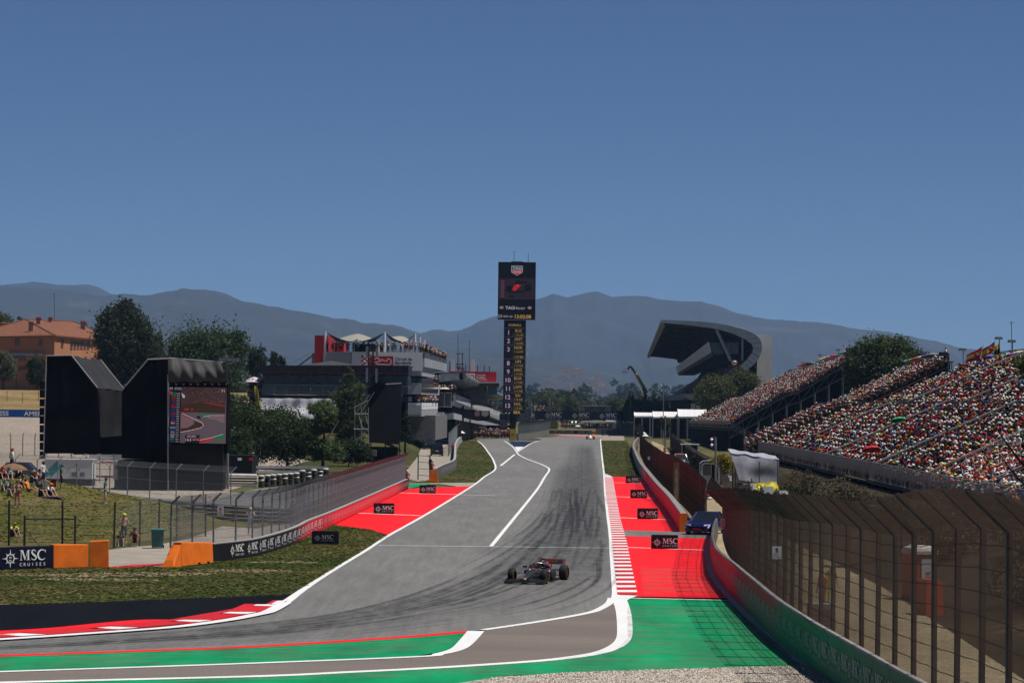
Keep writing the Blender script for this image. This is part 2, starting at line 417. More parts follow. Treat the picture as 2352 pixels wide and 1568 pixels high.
M_blackb=mat('black_board', (.010, .009, .012), .5, var=.15, scale=1)
M_wprint=mat('white_print', (.72, .72, .74), .6, var=0)
M_gprint=mat('grey_print', (.40, .40, .42), .6, var=0)
M_wall=vcmat('painted_wall', .6, .15, 1.4, .05)
M_black2=mat('black_cloth', (.0055, .0055, .006), .9, var=.4, scale=.35, spec=.03)
M_greycl=mat('dark_grey_cloth', (.016, .0155, .0155), .85, var=.4, scale=.5, spec=.05, bmp=.3)
M_tyre=mat('tyre_rubber', (.012, .012, .013), .7, var=.2)
M_glass=mat('dark_glass', (.012, .015, .02), .12, spec=.6, var=0)
M_skin=mat('skin', (.42, .235, .165), .6, var=.1)
# ================================================================== the ground and the circuit
def grid_sheet(name, x0, x1, y0, y1, nx, ny, fz, m, kind='structure'):
 xs=np.linspace(x0, x1, nx); ys=np.linspace(y0, y1, ny); v=[(x, y, fz(x, y)) for y in ys for x in xs]
 f=[(j*nx+i, j*nx+i+1, (j+1)*nx+i+1, (j+1)*nx+i) for j in range(ny-1) for i in range(nx-1)]
 return struct(npmesh(name, np.array(v), np.array(f), m, smooth=True), kind)
def sheet(name, uv, z, m, sm=0, kind='structure'):
 pts=[G(u, v, z) for u, v in uv]
 if sm:pts=smooth_path(pts, sm)
 return struct(MB().poly(pts).build(name, m), kind)
def strip(mb, pts, wd, m=None):
 n=len(pts); A=[]; B=[]
 for i in range(n):
  a, c=pts[max(i-1, 0)], pts[min(i+1, n-1)]; t_=Vector((c[0]-a[0], c[1]-a[1], 0)).normalized()
  h=(wd[i] if isinstance(wd, (list, tuple)) else wd)/2; s_=Vector((t_.y, -t_.x, 0))*h
  A.append(Vector(pts[i])-s_); B.append(Vector(pts[i])+s_)
 mb.add(A+B, [(i, n+i, n+i+1, i+1) for i in range(n-1)], m)
def gl(uv, z, n=6):return smooth_path([G(u, v, z) for u, v in uv], n)
def line(name, uvs, wd, z, m, n=6):
 mb=MB()
 for uv in (uvs if isinstance(uvs[0], list) else [uvs]):strip(mb, gl(uv, z, n), wd)
 return struct(mb.build(name, m))
struct(MB().poly([(-3600, -250, -.06), (3600, -250, -.06), (3600, 13300, -.06), (-3600, 13300, -.06)]).build('ground', grass_mat('far_ground', (.045, .055, .02), (.14, .12, .06), (.2, .16, .1), .5, .004, .004)))
grid_sheet('grass_mound', -75, -15, 150, 230, 61, 81, lambda x, y:mound_z(x, y)-.012, M_mound)
def slope_z(x, y):return left_z(x, y)-.015
grid_sheet('gravel_slope', -190, -26, 226, 452, 83, 91, slope_z, M_gravel2)
grid_sheet('dry_bank', -190, -26, 452, 522, 83, 31, slope_z, M_dry)
grid_sheet('plateau', -230, -26, 522, 760, 40, 30, slope_z, M_dry)
grid_sheet('grass_bank', -42, -12.5, 318, 640, 40, 60, lambda x, y:bank_z(x, y)-.01, M_grass2)
L_edge=[(1096.6, 1012), (1108.4, 1021), (1121, 1037.5), (1131.9, 1053.7), (1137.3, 1067), (1138, 1075), (1131.9, 1082.6), (1113.8, 1093.4), (1095.8, 1107.9), (1066.9, 1127), (980, 1180), (893.4, 1228.6), (840.6, 1263), (771, 1305), (701.7, 1349.4), (654.5, 1382.8), (620, 1402), (588, 1410), (525, 1422), (412, 1437), (275, 1448), (0, 1466.5), (-160, 1474)]
R_edge=[(1378.6, 1008), (1382, 1048), (1386, 1086), (1388.8, 1131.7), (1392.7, 1178.6), (1400.5, 1230.7), (1403, 1282.7), (1407, 1321.8), (1408.5, 1352), (1405, 1372), (1399, 1384), (1380, 1396), (1357.5, 1404.6), (1300, 1416), (1200, 1432), (1110, 1445)]
pit_r=[(1158, 1012), (1169.8, 1019.4), (1180.6, 1028.4), (1187, 1038.2), (1193, 1044.7), (1211, 1053.7), (1238.4, 1063.7), (1256, 1071.8), (1261.2, 1076), (1260, 1082.6), (1251, 1095), (1231, 1127), (1128, 1253.5)]
main_l=[(1236.6, 1012), (1220, 1017.6), (1204, 1027.5), (1188.7, 1037.5)]
up=[(1096.6, 1012)]
za=.010
La, Ra=gl(L_edge, za), gl(R_edge, za)
tail=[G(u, v, za) for u, v in [(1080, 1450), (588, 1485), (0, 1506), (-160, 1512)]]
far_tail=[G(1376, 1003, za), G(1238, 1004, za), G(1100, 1008, za)]
struct(MB().poly(list(reversed(far_tail))+[]+Ra+tail+list(reversed(La))).build('race_track', M_asphalt))
sheet('far_track', [(1270, 1003), (1290, 999.5), (1330, 1001), (1372, 1004.5), (1380, 1008), (1380, 1012), (1236, 1012), (1240, 1008)], .016, M_asphalt)
# run-off in front of the camera
in_out=[(1112, 1446), (1065, 1481), (1032, 1497), (950, 1507), (500, 1525.5), (0, 1542), (-160, 1548)]
sheet('old_run_off', [(1410, 1376), (1385, 1394), (1360, 1404), (1300, 1416), (1200, 1432), (1105, 1447), (1060, 1483), (1030, 1497), (950, 1508), (500, 1526), (0, 1543), (-160, 1549), (-160, 1574), (0, 1565), (588, 1551), (800, 1541), (1200, 1519), (1330, 1507), (1400, 1490), (1428, 1470), (1432, 1440), (1425, 1376)], .014, M_brown)
sheet('green_strip', [(1078, 1449.5), (1060, 1472), (1030, 1493), (950, 1506), (500, 1524), (0, 1540.5), (-160, 1546), (-160, 1512), (0, 1506.5), (588, 1485.5), (900, 1466)], .018, M_green)
sheet('green_run_off', [(1428, 1375), (1682, 1377.5), (1735, 1428), (1785, 1478), (1850, 1527), (1500, 1537), (1150, 1551), (1080, 1570), (900, 1640), (-160, 1640), (-160, 1576), (0, 1567), (588, 1553), (800, 1544), (1200, 1522), (1330, 1510), (1410, 1492), (1436, 1470), (1438, 1440)], .018, M_green)
line('red_edge_line', [(1080, 1449), (900, 1464), (588, 1483.5), (300, 1494.5), (0, 1505), (-160, 1511)], [.62]*60, .026, M_red, 6)
mb=MB(); strip(mb, gl([(1424, 1378), (1432, 1405), (1435, 1440), (1432, 1466), (1412, 1484), (1370, 1499), (1290, 1511), (1200, 1519), (1000, 1532), (800, 1542), (588, 1551.5), (0, 1566), (-160, 1573)], .031), [.62-.12*ss(2, 30, i) for i in range(73)])
strip(mb, gl([(1093, 1448), (1068, 1476), (1048, 1490), (1010, 1500), (950, 1507), (500, 1524.5), (0, 1541), (-160, 1547)], .031), [.62-.25*ss(0, 22, i) for i in range(43)])
struct(mb.build('run_off_line', M_white))
sheet('gravel_trap', [(1000, 1576), (1150, 1552), (1500, 1538.5), (1850, 1528.5), (1960, 1600), (2400, 1830), (900, 1850)], .03, M_gravel)
# red run-offs
kerb_in=[(1388.8, 1095), (1391.5, 1131), (1398, 1178), (1403.5, 1217.6), (1408.5, 1269.7), (1414.8, 1334.8), (1417.4, 1366)]
kerb_out=[(1407, 1095), (1414.8, 1139.5), (1425, 1191.6), (1439.6, 1243.7), (1451, 1303.6), (1461.7, 1353), (1464.3, 1366)]
wall_far=[(1561, 1221), (1530, 1172), (1506, 1142), (1483, 1109), (1466, 1082), (1456, 1056), (1452, 1040), (1456, 1026), (1464, 1018)]
sheet('red_run_off', [(1405, 1094.5), (1474, 1094.5), (1483, 1109), (1506, 1142), (1530, 1172), (1561, 1221), (1432, 1217.5), (1425, 1191.6), (1414.8, 1139.5)], .018, M_red)
sheet('service_crossing', [(1400, 1216), (1640, 1223), (1640, 1236), (1400, 1229)], .022, M_asphalt)
sheet('red_run_off', [(1437, 1229.5), (1632, 1233), (1632, 1278), (1641, 1316), (1660, 1345), (1681, 1372.5), (1462, 1369), (1451, 1303.6), (1440, 1243.7)], .018, M_red)
mb=MB()
for a, c in (((1405, 1107.5), (1486, 1110)), ((1413, 1139.8), (1506, 1143.5)), ((1424, 1188), (1543, 1193)), ((1440, 1256), (1634, 1263)), ((1415, 1371.5), (1684, 1377.5)), ((1136, 1137.5), (905, 1131)), ((965, 1183.3), (812, 1177))):
 ga, gc=G(*a, .027), G(*c, .027); strip(mb, [ga, gc], .30 if a[1]>1200 else .45)
ga, gc=G(869, 1251.5, .027), G(1401, 1257.5, .027); strip(mb, [ga, gc], .26)
ga, gc=G(1182.4, 1042.9, .027), G(1150, 1069, .027); strip(mb, [ga, gc], .32)
struct(mb.build('cross_lines', M_white))
sheet('red_run_off', [(939, 1121.5), (1081, 1116), (1066, 1127.5), (980, 1181), (893.4, 1229.5), (854.5, 1216), (768, 1205), (854, 1163.5)], .018, M_red)
sheet('pit_road_crossing', [(940, 1109.5), (1096, 1107.5), (1081, 1116), (1050, 1117), (1010, 1111), (938, 1113.5)], .016, M_road)
sheet('green_patch', [(938, 1111), (990, 1110.5), (960, 1117), (938, 1121.5)], .020, M_green)
# edge lines
line('edge_line', L_edge[:17], [.24+.3*ss(78, 96, i) for i in range(97)], .026, M_white)
line('pit_exit_line', [pit_r, main_l], .25, .024, M_white)
mb=MB(); strip(mb, gl([(1379, 1008), (1382.7, 1048), (1387.2, 1086), (1390.3, 1131.5), (1395.4, 1178), (1402, 1225), (1406, 1275), (1411, 1328), (1413.5, 1360), (1411, 1376)], .026), [.22+.1*ss(20, 50, i) for i in range(55)]); strip(mb, gl(R_edge[9:], .028), .34)
mb.poly([G(u, v, .024) for u, v in ((1386.5, 1085), (1406, 1094), (1389, 1095))])
mb.poly([G(u, v, .0225) for u, v in ((1411, 1365), (1464, 1366.5), (1442, 1376), (1436, 1384), (1416, 1391), (1409, 1388))])
struct(mb.build('edge_line', M_white))
sheet('navy_chevron', [(1167, 1013.2), (1229, 1013.2), (1203, 1025), (1182.5, 1025)], .022, M_navyp)
sheet('white_chevron', [(1182.5, 1025.5), (1203, 1025.5), (1188.5, 1036)], .022, M_white)
# right kerb: low red slab with raised white bars
ki, ko=Path([G(u, v, 0) for u, v in kerb_in]), Path([G(u, v, 0) for u, v in kerb_out])
mb=MB()
for i in range(40):
 a, c=i/40, (i+1)/40
 q=[ki.at(a*ki.L), ko.at(a*ko.L), ko.at(c*ko.L), ki.at(c*ki.L)]
 q=[Vector(p) for p in q]; mb.hexa([p+Vector((0, 0, .0)) for p in q]+[p+Vector((0, 0, .032)) for p in q])
kb=struct(mb.build('right_kerb', M_kred)); mb=MB()
nb=60
for i in range(nb):
 a, c=(i+.12)/nb, (i+.55)/nb
 q=[Vector(p) for p in (ki.at(a*ki.L), ko.at(a*ko.L), ko.at(c*ko.L), ki.at(c*ki.L))]
 o=MB().hexa([p+Vector((0, 0, .030)) for p in q]+[p+Vector((0, 0, .042)) for p in q]).build('kerb_bar', M_white, kb)
 # left kerb
lo_=gl([(640, 1393), (588, 1402), (487, 1421), (412, 1429.5), (362, 1427.5), (275, 1435.5), (150, 1447.5), (0, 1455.5), (-160, 1463)], .02, 8)
mb=MB(); strip(mb, [p+Vector((0, .15, 0)) for p in lo_], [.3+2.2*ss(0, 40, i) for i in range(len(lo_))]); struct(mb.build('kerb_apron', M_red))
kl=Path(gl([(660, 1380), (620, 1401), (588, 1407), (487, 1425), (412, 1434), (275, 1446), (150, 1456), (0, 1464.5), (-160, 1472)], .02, 8)); mb=MB(); mw=MB()
for i in range(22):
 s0, s1=kl.L*i/22, kl.L*(i+1)/22; w_=.75 if i>1 else .3; wh=i<3 or i%4==2
 p0, p1=Vector(kl.at(s0)), Vector(kl.at(s1)); n0, n1_=Vector(kl.side(s0)), Vector(kl.side(s1))
 if n0.y<0:n0, n1_=-n0, -n1_
 f_=1.3 if wh else 2.0; q=[p0, p1-(p1-p0)*(.0 if not wh else .1), p1+n1_*w_*f_+(p1-p0)*(.4 if wh else 0), p0+n0*w_*f_+(p1-p0)*(.35 if wh else 0)]
 if wh:mb.hexa([p+Vector((0, 0, .006)) for p in (p0, p1, p1+n1_*w_*2, p0+n0*w_*2)]+[p+Vector((0, 0, .036)) for p in (p0, p1, p1+n1_*w_*2, p0+n0*w_*2)])
 (mw if wh else mb).hexa([p+Vector((0, 0, .01)) for p in q]+[p+Vector((0, 0, .045)) for p in q])
k0=struct(mb.build('left_kerb', M_kred)); mw.build('kerb_bar', M_white, k0)
line('edge_line', L_edge[15:], .55, .07, M_white)
# grass
sheet('infield_grass', [(-160, 1316), (0, 1309), (122, 1303), (250, 1301), (398, 1300), (490, 1292), (577, 1279), (660, 1255), (716, 1227), (768, 1203), (854.5, 1216), (893.4, 1229.5), (840.6, 1264), (771, 1306), (701.7, 1350), (672, 1367), (560, 1372), (200, 1386), (-160, 1396)], .004, M_grass)
sheet('black_run_off', [(-160, 1394), (0, 1387.5), (200, 1381.5), (400, 1374.5), (560, 1367.5), (676, 1363), (654, 1385), (588, 1405), (412, 1433), (275, 1443), (0, 1462), (-160, 1470)], .008, M_black)
sheet('verge_left', [(1056, 1011), (1097, 1011), (1108.4, 1021), (1121, 1037.5), (1131.9, 1053.7), (1137.3, 1068), (1138, 1076), (1131.9, 1083), (1113.8, 1094), (1096, 1108), (940, 1109.5), (985, 1102), (1012, 1095), (1045, 1080.8), (1049, 1044), (1050, 1025)], .006, M_grass2)
sheet('verge_right', [(1379, 1011), (1440, 1011), (1456, 1056), (1466, 1082), (1474, 1094.5), (1387, 1094.5), (1383, 1048)], .006, M_grass2)
# sandy bare patches worn into the grass by the gate
def blot(name, u, v, a, bb, z, m, seed):
 r_=random.Random(seed); c=G(u, v, z); pts=[]
 for i in range(28):
  an=2*math.pi*i/28; k=.7+.5*r_.random(); pts.append((c.x+a*k*math.cos(an), c.y+bb*k*math.sin(an), z))
 return MB().poly(pts).build(name, m)
mf, t, b_=nodes('bare_earth'); n1=tex_noise(t, 2.2, 6, rough=.75, stretch=(.5, 1, 1)); tr=t.nodes.new('ShaderNodeBsdfTransparent'); mx=t.nodes.new('ShaderNodeMixShader')
b_.inputs['Base Color'].default_value=(.33, .235, .145, 1); b_.inputs['Roughness'].default_value=.95
t.links.new(ramp(t, n1, [(.44, (0, )*3), (.56, (.85, )*3)]), mx.inputs[0]); t.links.new(tr.outputs[0], mx.inputs[1]); t.links.new(b_.outputs[0], mx.inputs[2]); t.links.new(mx.outputs[0], t.nodes['Material Output'].inputs[0])
for k, (u, v, a, bb) in enumerate(((300, 1318, 3.4, 1.5), (395, 1316, 2.4, 1.0), (110, 1320, 3.2, 1.4), (560, 1309, 2.6, 1.3), (660, 1290, 2.0, 1.2), (210, 1330, 3.0, 1.2))):
 struct(blot('bare_patch', u, v, a, bb, .007+.0006*k, mf, k), 'stuff')
sheet('gate_road', [(250, 1303), (250, 1262), (341, 1250), (410, 1240), (322, 1181.5), (360, 1185), (475, 1205), (588, 1213), (660, 1200), (712, 1195), (690, 1235), (577, 1277), (490, 1290), (398, 1302)], .003, M_road)
sheet('gate_paint', [(240, 1302.5), (300, 1296.5), (395, 1292), (398, 1296), (330, 1300), (260, 1304)], .010, M_kred)
sheet('back_track', [(473, 1151), (588, 1122), (800, 1105), (800, 1118), (700, 1160), (640, 1186), (500, 1178), (160, 1152), (160, 1146)], .001, M_asphalt)
sheet('far_gravel', [(1265, 996), (1368, 998), (1434, 999), (1434, 1012), (1380, 1012), (1378, 1006), (1330, 1001.5), (1292, 999)], .005, M_gravel2)
mb=MB(); strip(mb, gl([(1275, 998.2), (1330, 1001), (1370, 1004.5)], .03, 4), 2.2); struct(mb.build('far_red_line', M_red))
# dirt road behind the right hand fences
sheet('dirt_road', [(1466, 1016), (1500, 1013), (1560, 1040), (1625, 1100), (1700, 1150), (1800, 1230), (2000, 1330), (2352, 1560), (2500, 1680), (2400, 1850), (2000, 1640), (1760, 1440), (1660, 1335), (1640, 1255), (1640, 1222), (1566, 1221), (1510, 1140), (1462, 1060)], -.004, M_earth)
# tyre marks: thin rubber on the asphalt
M_skid, t, b=nodes('rubber_marks')
a_=t.nodes.new('ShaderNodeAttribute'); a_.attribute_name='col'; sx_=t.nodes.new('ShaderNodeSeparateColor'); t.links.new(a_.outputs['Color'], sx_.inputs[0])
def math_(op, a, c):
 n=t.nodes.new('ShaderNodeMath'); n.operation=op
 for k, v in ((0, a), (1, c)):
  if hasattr(v, 'is_output'):t.links.new(v, n.inputs[k])
  else:n.inputs[k].default_value=v
 return n.outputs[0]
nz=tex_noise(t, 1.5, 4, stretch=(1, .3, 1)); al=math_('MULTIPLY', sx_.outputs[0], ramp(t, nz, [(.3, (.35, )*3), (.65, (1, )*3)]))
tr=t.nodes.new('ShaderNodeBsdfTransparent'); mx=t.nodes.new('ShaderNodeMixShader')
b.inputs['Base Color'].default_value=(.022, .022, .024, 1); b.inputs['Roughness'].default_value=.6
t.links.new(al, mx.inputs[0]); t.links.new(tr.outputs[0], mx.inputs[1]); t.links.new(b.outputs[0], mx.inputs[2]); t.links.new(mx.outputs[0], t.nodes['Material Output'].inputs[0])
gA=Path(gl([(1290, 1014), (1272, 1100), (1235, 1190), (1130, 1275), (980, 1345), (780, 1402), (560, 1432), (300, 1455), (0, 1474), (-150, 1482)], .019, 10))
gB=Path(gl([(1365, 1014), (1372, 1100), (1385, 1200), (1392, 1290), (1375, 1342), (1260, 1394), (1050, 1427), (700, 1464), (300, 1487), (0, 1501), (-150, 1507)], .019, 10))
mb=MB(); mb.usecol=True
def skid(k0, k1, f0, f1, wd, al, seg=46, z=0.0):
 pts=[]
 for i in range(seg+1):
  f=f0+(f1-f0)*i/seg; k=k0+(k1-k0)*i/seg
  pts.append(Vector(gA.at(f*gA.L))*(1-k)+Vector(gB.at(f*gB.L))*k+Vector((0, 0, z)))
 for lay in range(4):
  pass
 n=len(pts); cols=[]; vs_=[]
 for i in range(n):
  a, c=pts[max(i-1, 0)], pts[min(i+1, n-1)]; t_=(c-a).normalized(); s_=Vector((t_.y, -t_.x, 0))*wd/2
  fade=min(1, 6*min(i, seg-i)/seg)
  for q, e in ((-1, 0), (-.5, .8), (.5, .8), (1, 0)):vs_.append(pts[i]+s_*q); cols.append(al*e*fade)
 o_=len(mb.v); mb.v+=[tuple(p) for p in vs_]; mb.c+=[(c, 0, 0) for c in cols]
 for i in range(n-1):
  for j in range(3):mb.f.append((o_+i*4+j, o_+i*4+j+1, o_+(i+1)*4+j+1, o_+(i+1)*4+j)); mb.m.append(0)
r_=random.Random(5); zz=0
for k, wd, al in ((.35, 4.5, .35), (.55, 5.0, .45), (.72, 3.4, .42), (.85, 2.0, .25), (.2, 3.0, .25)):
 skid(k, k+r_.uniform(-.1, .1), 0.05 if k>.5 else .4, 1.0, wd, al*.62, 90, z=zz); zz+=.0004
for i in range(70):
 f0=r_.uniform(.62, .98); f1=min(1, f0+r_.uniform(.03, .14)); k0=r_.uniform(.02, .98); dk=r_.uniform(-.12, .12)
 skid(k0, k0+dk, f0, f1, r_.uniform(.18, .34), r_.uniform(.15, .5), 24, zz); zz+=.0004
 if r_.random()<.5:skid(k0+.12, k0+dk+.12, f0, f1, .3, r_.uniform(.25, .6), 24, zz); zz+=.0004
for k in (-.12, .3, .64):skid(k, k+.01, 0, 1, .14, .2, 120, zz); zz+=.0004
struct(mb.build('tyre_marks', M_skid), 'stuff')
# grass tufts and loose stones: real relief on the near ground
def inside(poly, x, y):
 c=np.zeros(len(x), bool); n=len(poly)
 for i in range(n):
  (x0, y0), (x1, y1)=poly[i], poly[(i+1)%n]; k=((y0>y)!=(y1>y))&(x<(x1-x0)*(y-y0)/(y1-y0+1e-12)+x0); c^=k
 return c
M_tuft=vcmat('grass_blades', .8, 0, 1, 0, .05, .3)
def tufts(name, poly, n, h, w_, seed, cols, fz=None):
 r=np.random.default_rng(seed); P_=np.array(poly); lo, hi=P_.min(0), P_.max(0); q=r.uniform(lo, hi, (n*3, 2)); q=q[inside(poly, q[:, 0], q[:, 1])][:n]; m=len(q)
 z=np.zeros(m) if fz is None else np.array([fz(*p) for p in q]); a=r.uniform(0, np.pi, m); d_=np.stack([np.cos(a), np.sin(a), 0*a], 1)*(w_*r.uniform(.5, 1.4, m))[:, None]; hh_=h*r.uniform(.4, 1.5, m); b_=np.concatenate([q, z[:, None]], 1); tl=r.normal(0, .8, (m, 2))*hh_[:, None]
 up_=np.concatenate([tl, hh_[:, None]], 1); v=np.stack([b_-d_, b_+d_, b_+d_*.7+up_, b_-d_*.7+up_], 1).reshape(-1, 3)
 s_=.5+.5*np.sin(q[:, 0]*.33+2.1*np.sin(q[:, 1]*.11))*np.sin(q[:, 1]*.21+1.3*np.sin(q[:, 0]*.2)); s_=np.clip(s_+r.normal(0, .28, m), 0, 1)[:, None]; c=(np.array(cols[0])*(1-s_)+np.array(cols[1])*s_)*r.uniform(.5, 1.5, (m, 1))
 return struct(npmesh(name, v, np.arange(m*4).reshape(-1, 4), M_tuft, np.repeat(c, 4, 0)), 'stuff')
gp=lambda uv:[tuple(G(u, v))[:2] for u, v in uv]
tufts('grass_tufts', gp([(-40, 1312), (0, 1308), (122, 1303), (250, 1301), (398, 1300), (490, 1292), (577, 1279), (660, 1255), (716, 1227), (768, 1203), (854.5, 1216), (893.4, 1229.5), (838, 1264), (769, 1306), (699, 1350), (670, 1366), (560, 1370), (200, 1384), (-40, 1390)]), 15000, .030, .09, 3, ((.05, .082, .016), (.16, .13, .046)))
tufts('grass_tufts', [(-46, 163), (-27, 163), (-23, 170), (-21, 182), (-22, 200), (-30, 206), (-46, 206)], 10000, .04, .10, 4, ((.10, .12, .026), (.24, .19, .065)), mound_z)
tufts('grass_tufts', gp([(1380, 1013), (1440, 1013), (1456, 1056), (1466, 1082), (1473, 1094), (1388, 1094), (1384, 1048)]), 3000, .035, .2, 5, ((.055, .085, .02), (.16, .125, .045)))
tufts('grass_tufts', gp([(1058, 1013), (1096, 1013), (1107, 1022), (1120, 1039), (1131, 1055), (1136, 1075), (1110, 1094), (1094, 1107), (945, 1108.5), (985, 1101), (1012, 1094), (1046, 1080), (1050, 1044)]), 3000, .035, .2, 6, ((.055, .085, .02), (.16, .125, .045)))
r=np.random.default_rng(8); pg_=gp([(1125, 1558), (1300, 1546), (1500, 1539), (1850, 1529), (1935, 1578), (1120, 1578)]); P_=np.array(pg_); q=r.uniform(P_.min(0), P_.max(0), (90000, 2)); q=q[inside(pg_, q[:, 0], q[:, 1])][:26000]; m_=len(q)
oc=np.array([(1, 0, 0), (0, 1, 0), (-1, 0, 0), (0, -1, 0), (0, 0, 1)])*[1, 1, .8]; of=np.array([(0, 1, 4), (1, 2, 4), (2, 3, 4), (3, 0, 4)]); sz=r.uniform(.012, .04, (m_, 1, 1)); V_=oc[None]*sz*r.uniform(.6, 1.3, (m_, 1, 3)); an=r.uniform(0, 6.28, m_)[:, None]; V_=np.stack([V_[:, :, 0]*np.cos(an)-V_[:, :, 1]*np.sin(an), V_[:, :, 0]*np.sin(an)+V_[:, :, 1]*np.cos(an), V_[:, :, 2]], -1)+np.concatenate([q, np.full((m_, 1), .03)], 1)[:, None]
cst=np.array([(.2, .165, .135), (.42, .36, .3), (.5, .46, .42), (.12, .1, .085)])[r.integers(0, 4, m_)]
struct(npmesh('gravel_stones', V_.reshape(-1, 3), (of[None]+np.arange(m_)[:, None, None]*5).reshape(-1, 3), vcmat('stone', .9, .1, 20, 0, .1), np.repeat(cst, 5, 0)), 'stuff')
md, t, b_=nodes('dust_film'); n1=tex_noise(t, 1.0, 6, rough=.7, stretch=(.35, .6, 1)); tr=t.nodes.new('ShaderNodeBsdfTransparent'); mx=t.nodes.new('ShaderNodeMixShader'); b_.inputs['Base Color'].default_value=(.17, .16, .13, 1); b_.inputs['Roughness'].default_value=.95
t.links.new(ramp(t, n1, [(.42, (0, )*3), (.78, (.42, )*3)]), mx.inputs[0]); t.links.new(tr.outputs[0], mx.inputs[1]); t.links.new(b_.outputs[0], mx.inputs[2]); t.links.new(mx.outputs[0], t.nodes['Material Output'].inputs[0])
struct(sheet('dust', [(1440, 1390), (1690, 1395), (1840, 1524), (1500, 1535), (1150, 1549), (300, 1567), (588, 1554), (1200, 1524), (1410, 1494), (1442, 1465)], .034, md), 'stuff'); struct(sheet('dust', [(1470, 1300), (1636, 1310), (1665, 1362), (1480, 1364)], .030, md), 'stuff'); struct(sheet('dust', [(0, 1512), (588, 1490), (1060, 1462), (1020, 1490), (588, 1518), (0, 1536)], .034, md), 'stuff')
# ================================================================== mountains and air
def hnoise(x, s):
 v=0; a=1.0; f=1.0
 for o in range(5):
  v+=a*math.sin(x*f*1.7+s*3.1+o*1.3+1.5*math.sin(x*f*.6+o)); a*=.5; f*=2.03
 return v
def mountain(name, sil, d, depth, m, seed, rough=60.0):
 us=np.arange(sil[0][0], sil[-1][0]+1, 6.0); vv=np.interp(us, [q[0] for q in sil], [q[1] for q in sil]); nr=30; vs_=[]; r_=np.random.default_rng(seed)
 ph=r_.uniform(0, 6, (12, 3)); top=[P(u, v+.9*hnoise(u*.05, seed), d) for u, v in zip(us, vv)]
 for j in range(nr+1):
  f=j/nr
  for i, p in enumerate(top):
   if j==0:q=(p.x*1.25, d+depth*.5, p.z*.5)
   else:
    g_=(j-1)/(nr-1); y=d-depth*g_; x=p.x*(y/d)**.6
    zf=(1-g_)**1.25; am=math.sin(math.pi*min(1, g_*1.02))*rough
    rel=0
    for o, (a1, a2, a3) in enumerate(ph[:7]):
     k=.0016*1.75**o; rel+=abs(math.sin(x*k*1.3+a1+.9*math.sin(y*k+a2)))/1.6**o
    q=(x, y, p.z*zf-am*(rel-1.1))
   vs_.append(q)
 n=len(us); fs=[(j*n+i, j*n+i+1, (j+1)*n+i+1, (j+1)*n+i) for j in range(nr) for i in range(n-1)]
 return struct(npmesh(name, np.array(vs_), np.array(fs), m, smooth=True))
M_hill, t, b=nodes('hill_forest'); n1=tex_noise(t, .004, 8, rough=.7); n2=tex_noise(t, .02, 6, rough=.8)
c=ramp(t, n1, [(.35, (.007, .009, .008)), (.55, (.015, .017, .012)), (.74, (.075, .06, .048))])
c=mixc(t, .7, c, ramp(t, n2, [(.35, (.45, )*3), (.7, (1.4, )*3)]), 'MULTIPLY'); t.links.new(c, b.inputs['Base Color']); b.inputs['Roughness'].default_value=.95
mountain('far_left_hills', [(-260, 664), (-120, 660), (0, 655), (30, 652), (75, 647.5), (130, 653), (180, 655), (202, 652), (222, 658), (258, 675), (330, 690), (420, 705)], 12600, 2000, M_hill, 1)
mountain('left_hills', [(-260, 660), (-60, 651), (0, 654), (25, 660), (100, 662), (155, 668), (237, 681), (287, 674), (345, 678), (387, 669), (422, 662.5), (475, 666), (512, 672), (562, 692), (588, 697), (640, 706), (690, 715), (768, 730), (793, 731), (843, 742), (905, 745), (960, 764), (1052, 790), (1160, 818), (1250, 842), (1350, 866), (1450, 885), (1600, 905)], 9200, 3200, M_hill, 2)
mountain('main_hills', [(700, 800), (880, 775), (960, 765), (1007, 756), (1052.5, 761), (1101, 738), (1143, 724.5), (1231, 688), (1250, 681), (1270, 676), (1306, 682), (1336, 676), (1370, 668.5), (1403, 680.5), (1440, 681), (1469, 678), (1503, 685), (1568, 693), (1610, 692), (1640, 699), (1700, 721), (1780, 735), (1850, 738), (1900, 742), (1950, 752), (2050, 764), (2100, 774), (2150, 784), (2200, 796), (2240, 803), (2352, 815), (2500, 825), (2650, 830)], 11200, 3400, M_hill, 3, 80)
mountain('front_hills', [(800, 850), (980, 812), (1060, 800), (1161, 803), (1252, 822), (1342, 845), (1450, 868), (1560, 885), (1700, 893), (1850, 898), (2100, 905), (2450, 912)], 7600, 2600, M_hill, 4, 40)
hz=MB().hexa([(-4200, -300, -3), (4200, -300, -3), (4200, 13800, -3), (-4200, 13800, -3), (-4200, -300, 620), (4200, -300, 620), (4200, 13800, 620), (-4200, 13800, 620)])
M_haze=bpy.data.materials.new('haze_air'); M_haze.use_nodes=True; t=M_haze.node_tree; t.nodes.clear()
pv=t.nodes.new('ShaderNodeVolumePrincipled'); pv.inputs['Color'].default_value=(.31, .53, .90, 1); pv.inputs['Density'].default_value=5.0e-5; pv.inputs['Anisotropy'].default_value=0.0
ot=t.nodes.new('ShaderNodeOutputMaterial'); t.links.new(pv.outputs[0], ot.inputs['Volume'])
struct(hz.build('haze', M_haze), 'stuff')
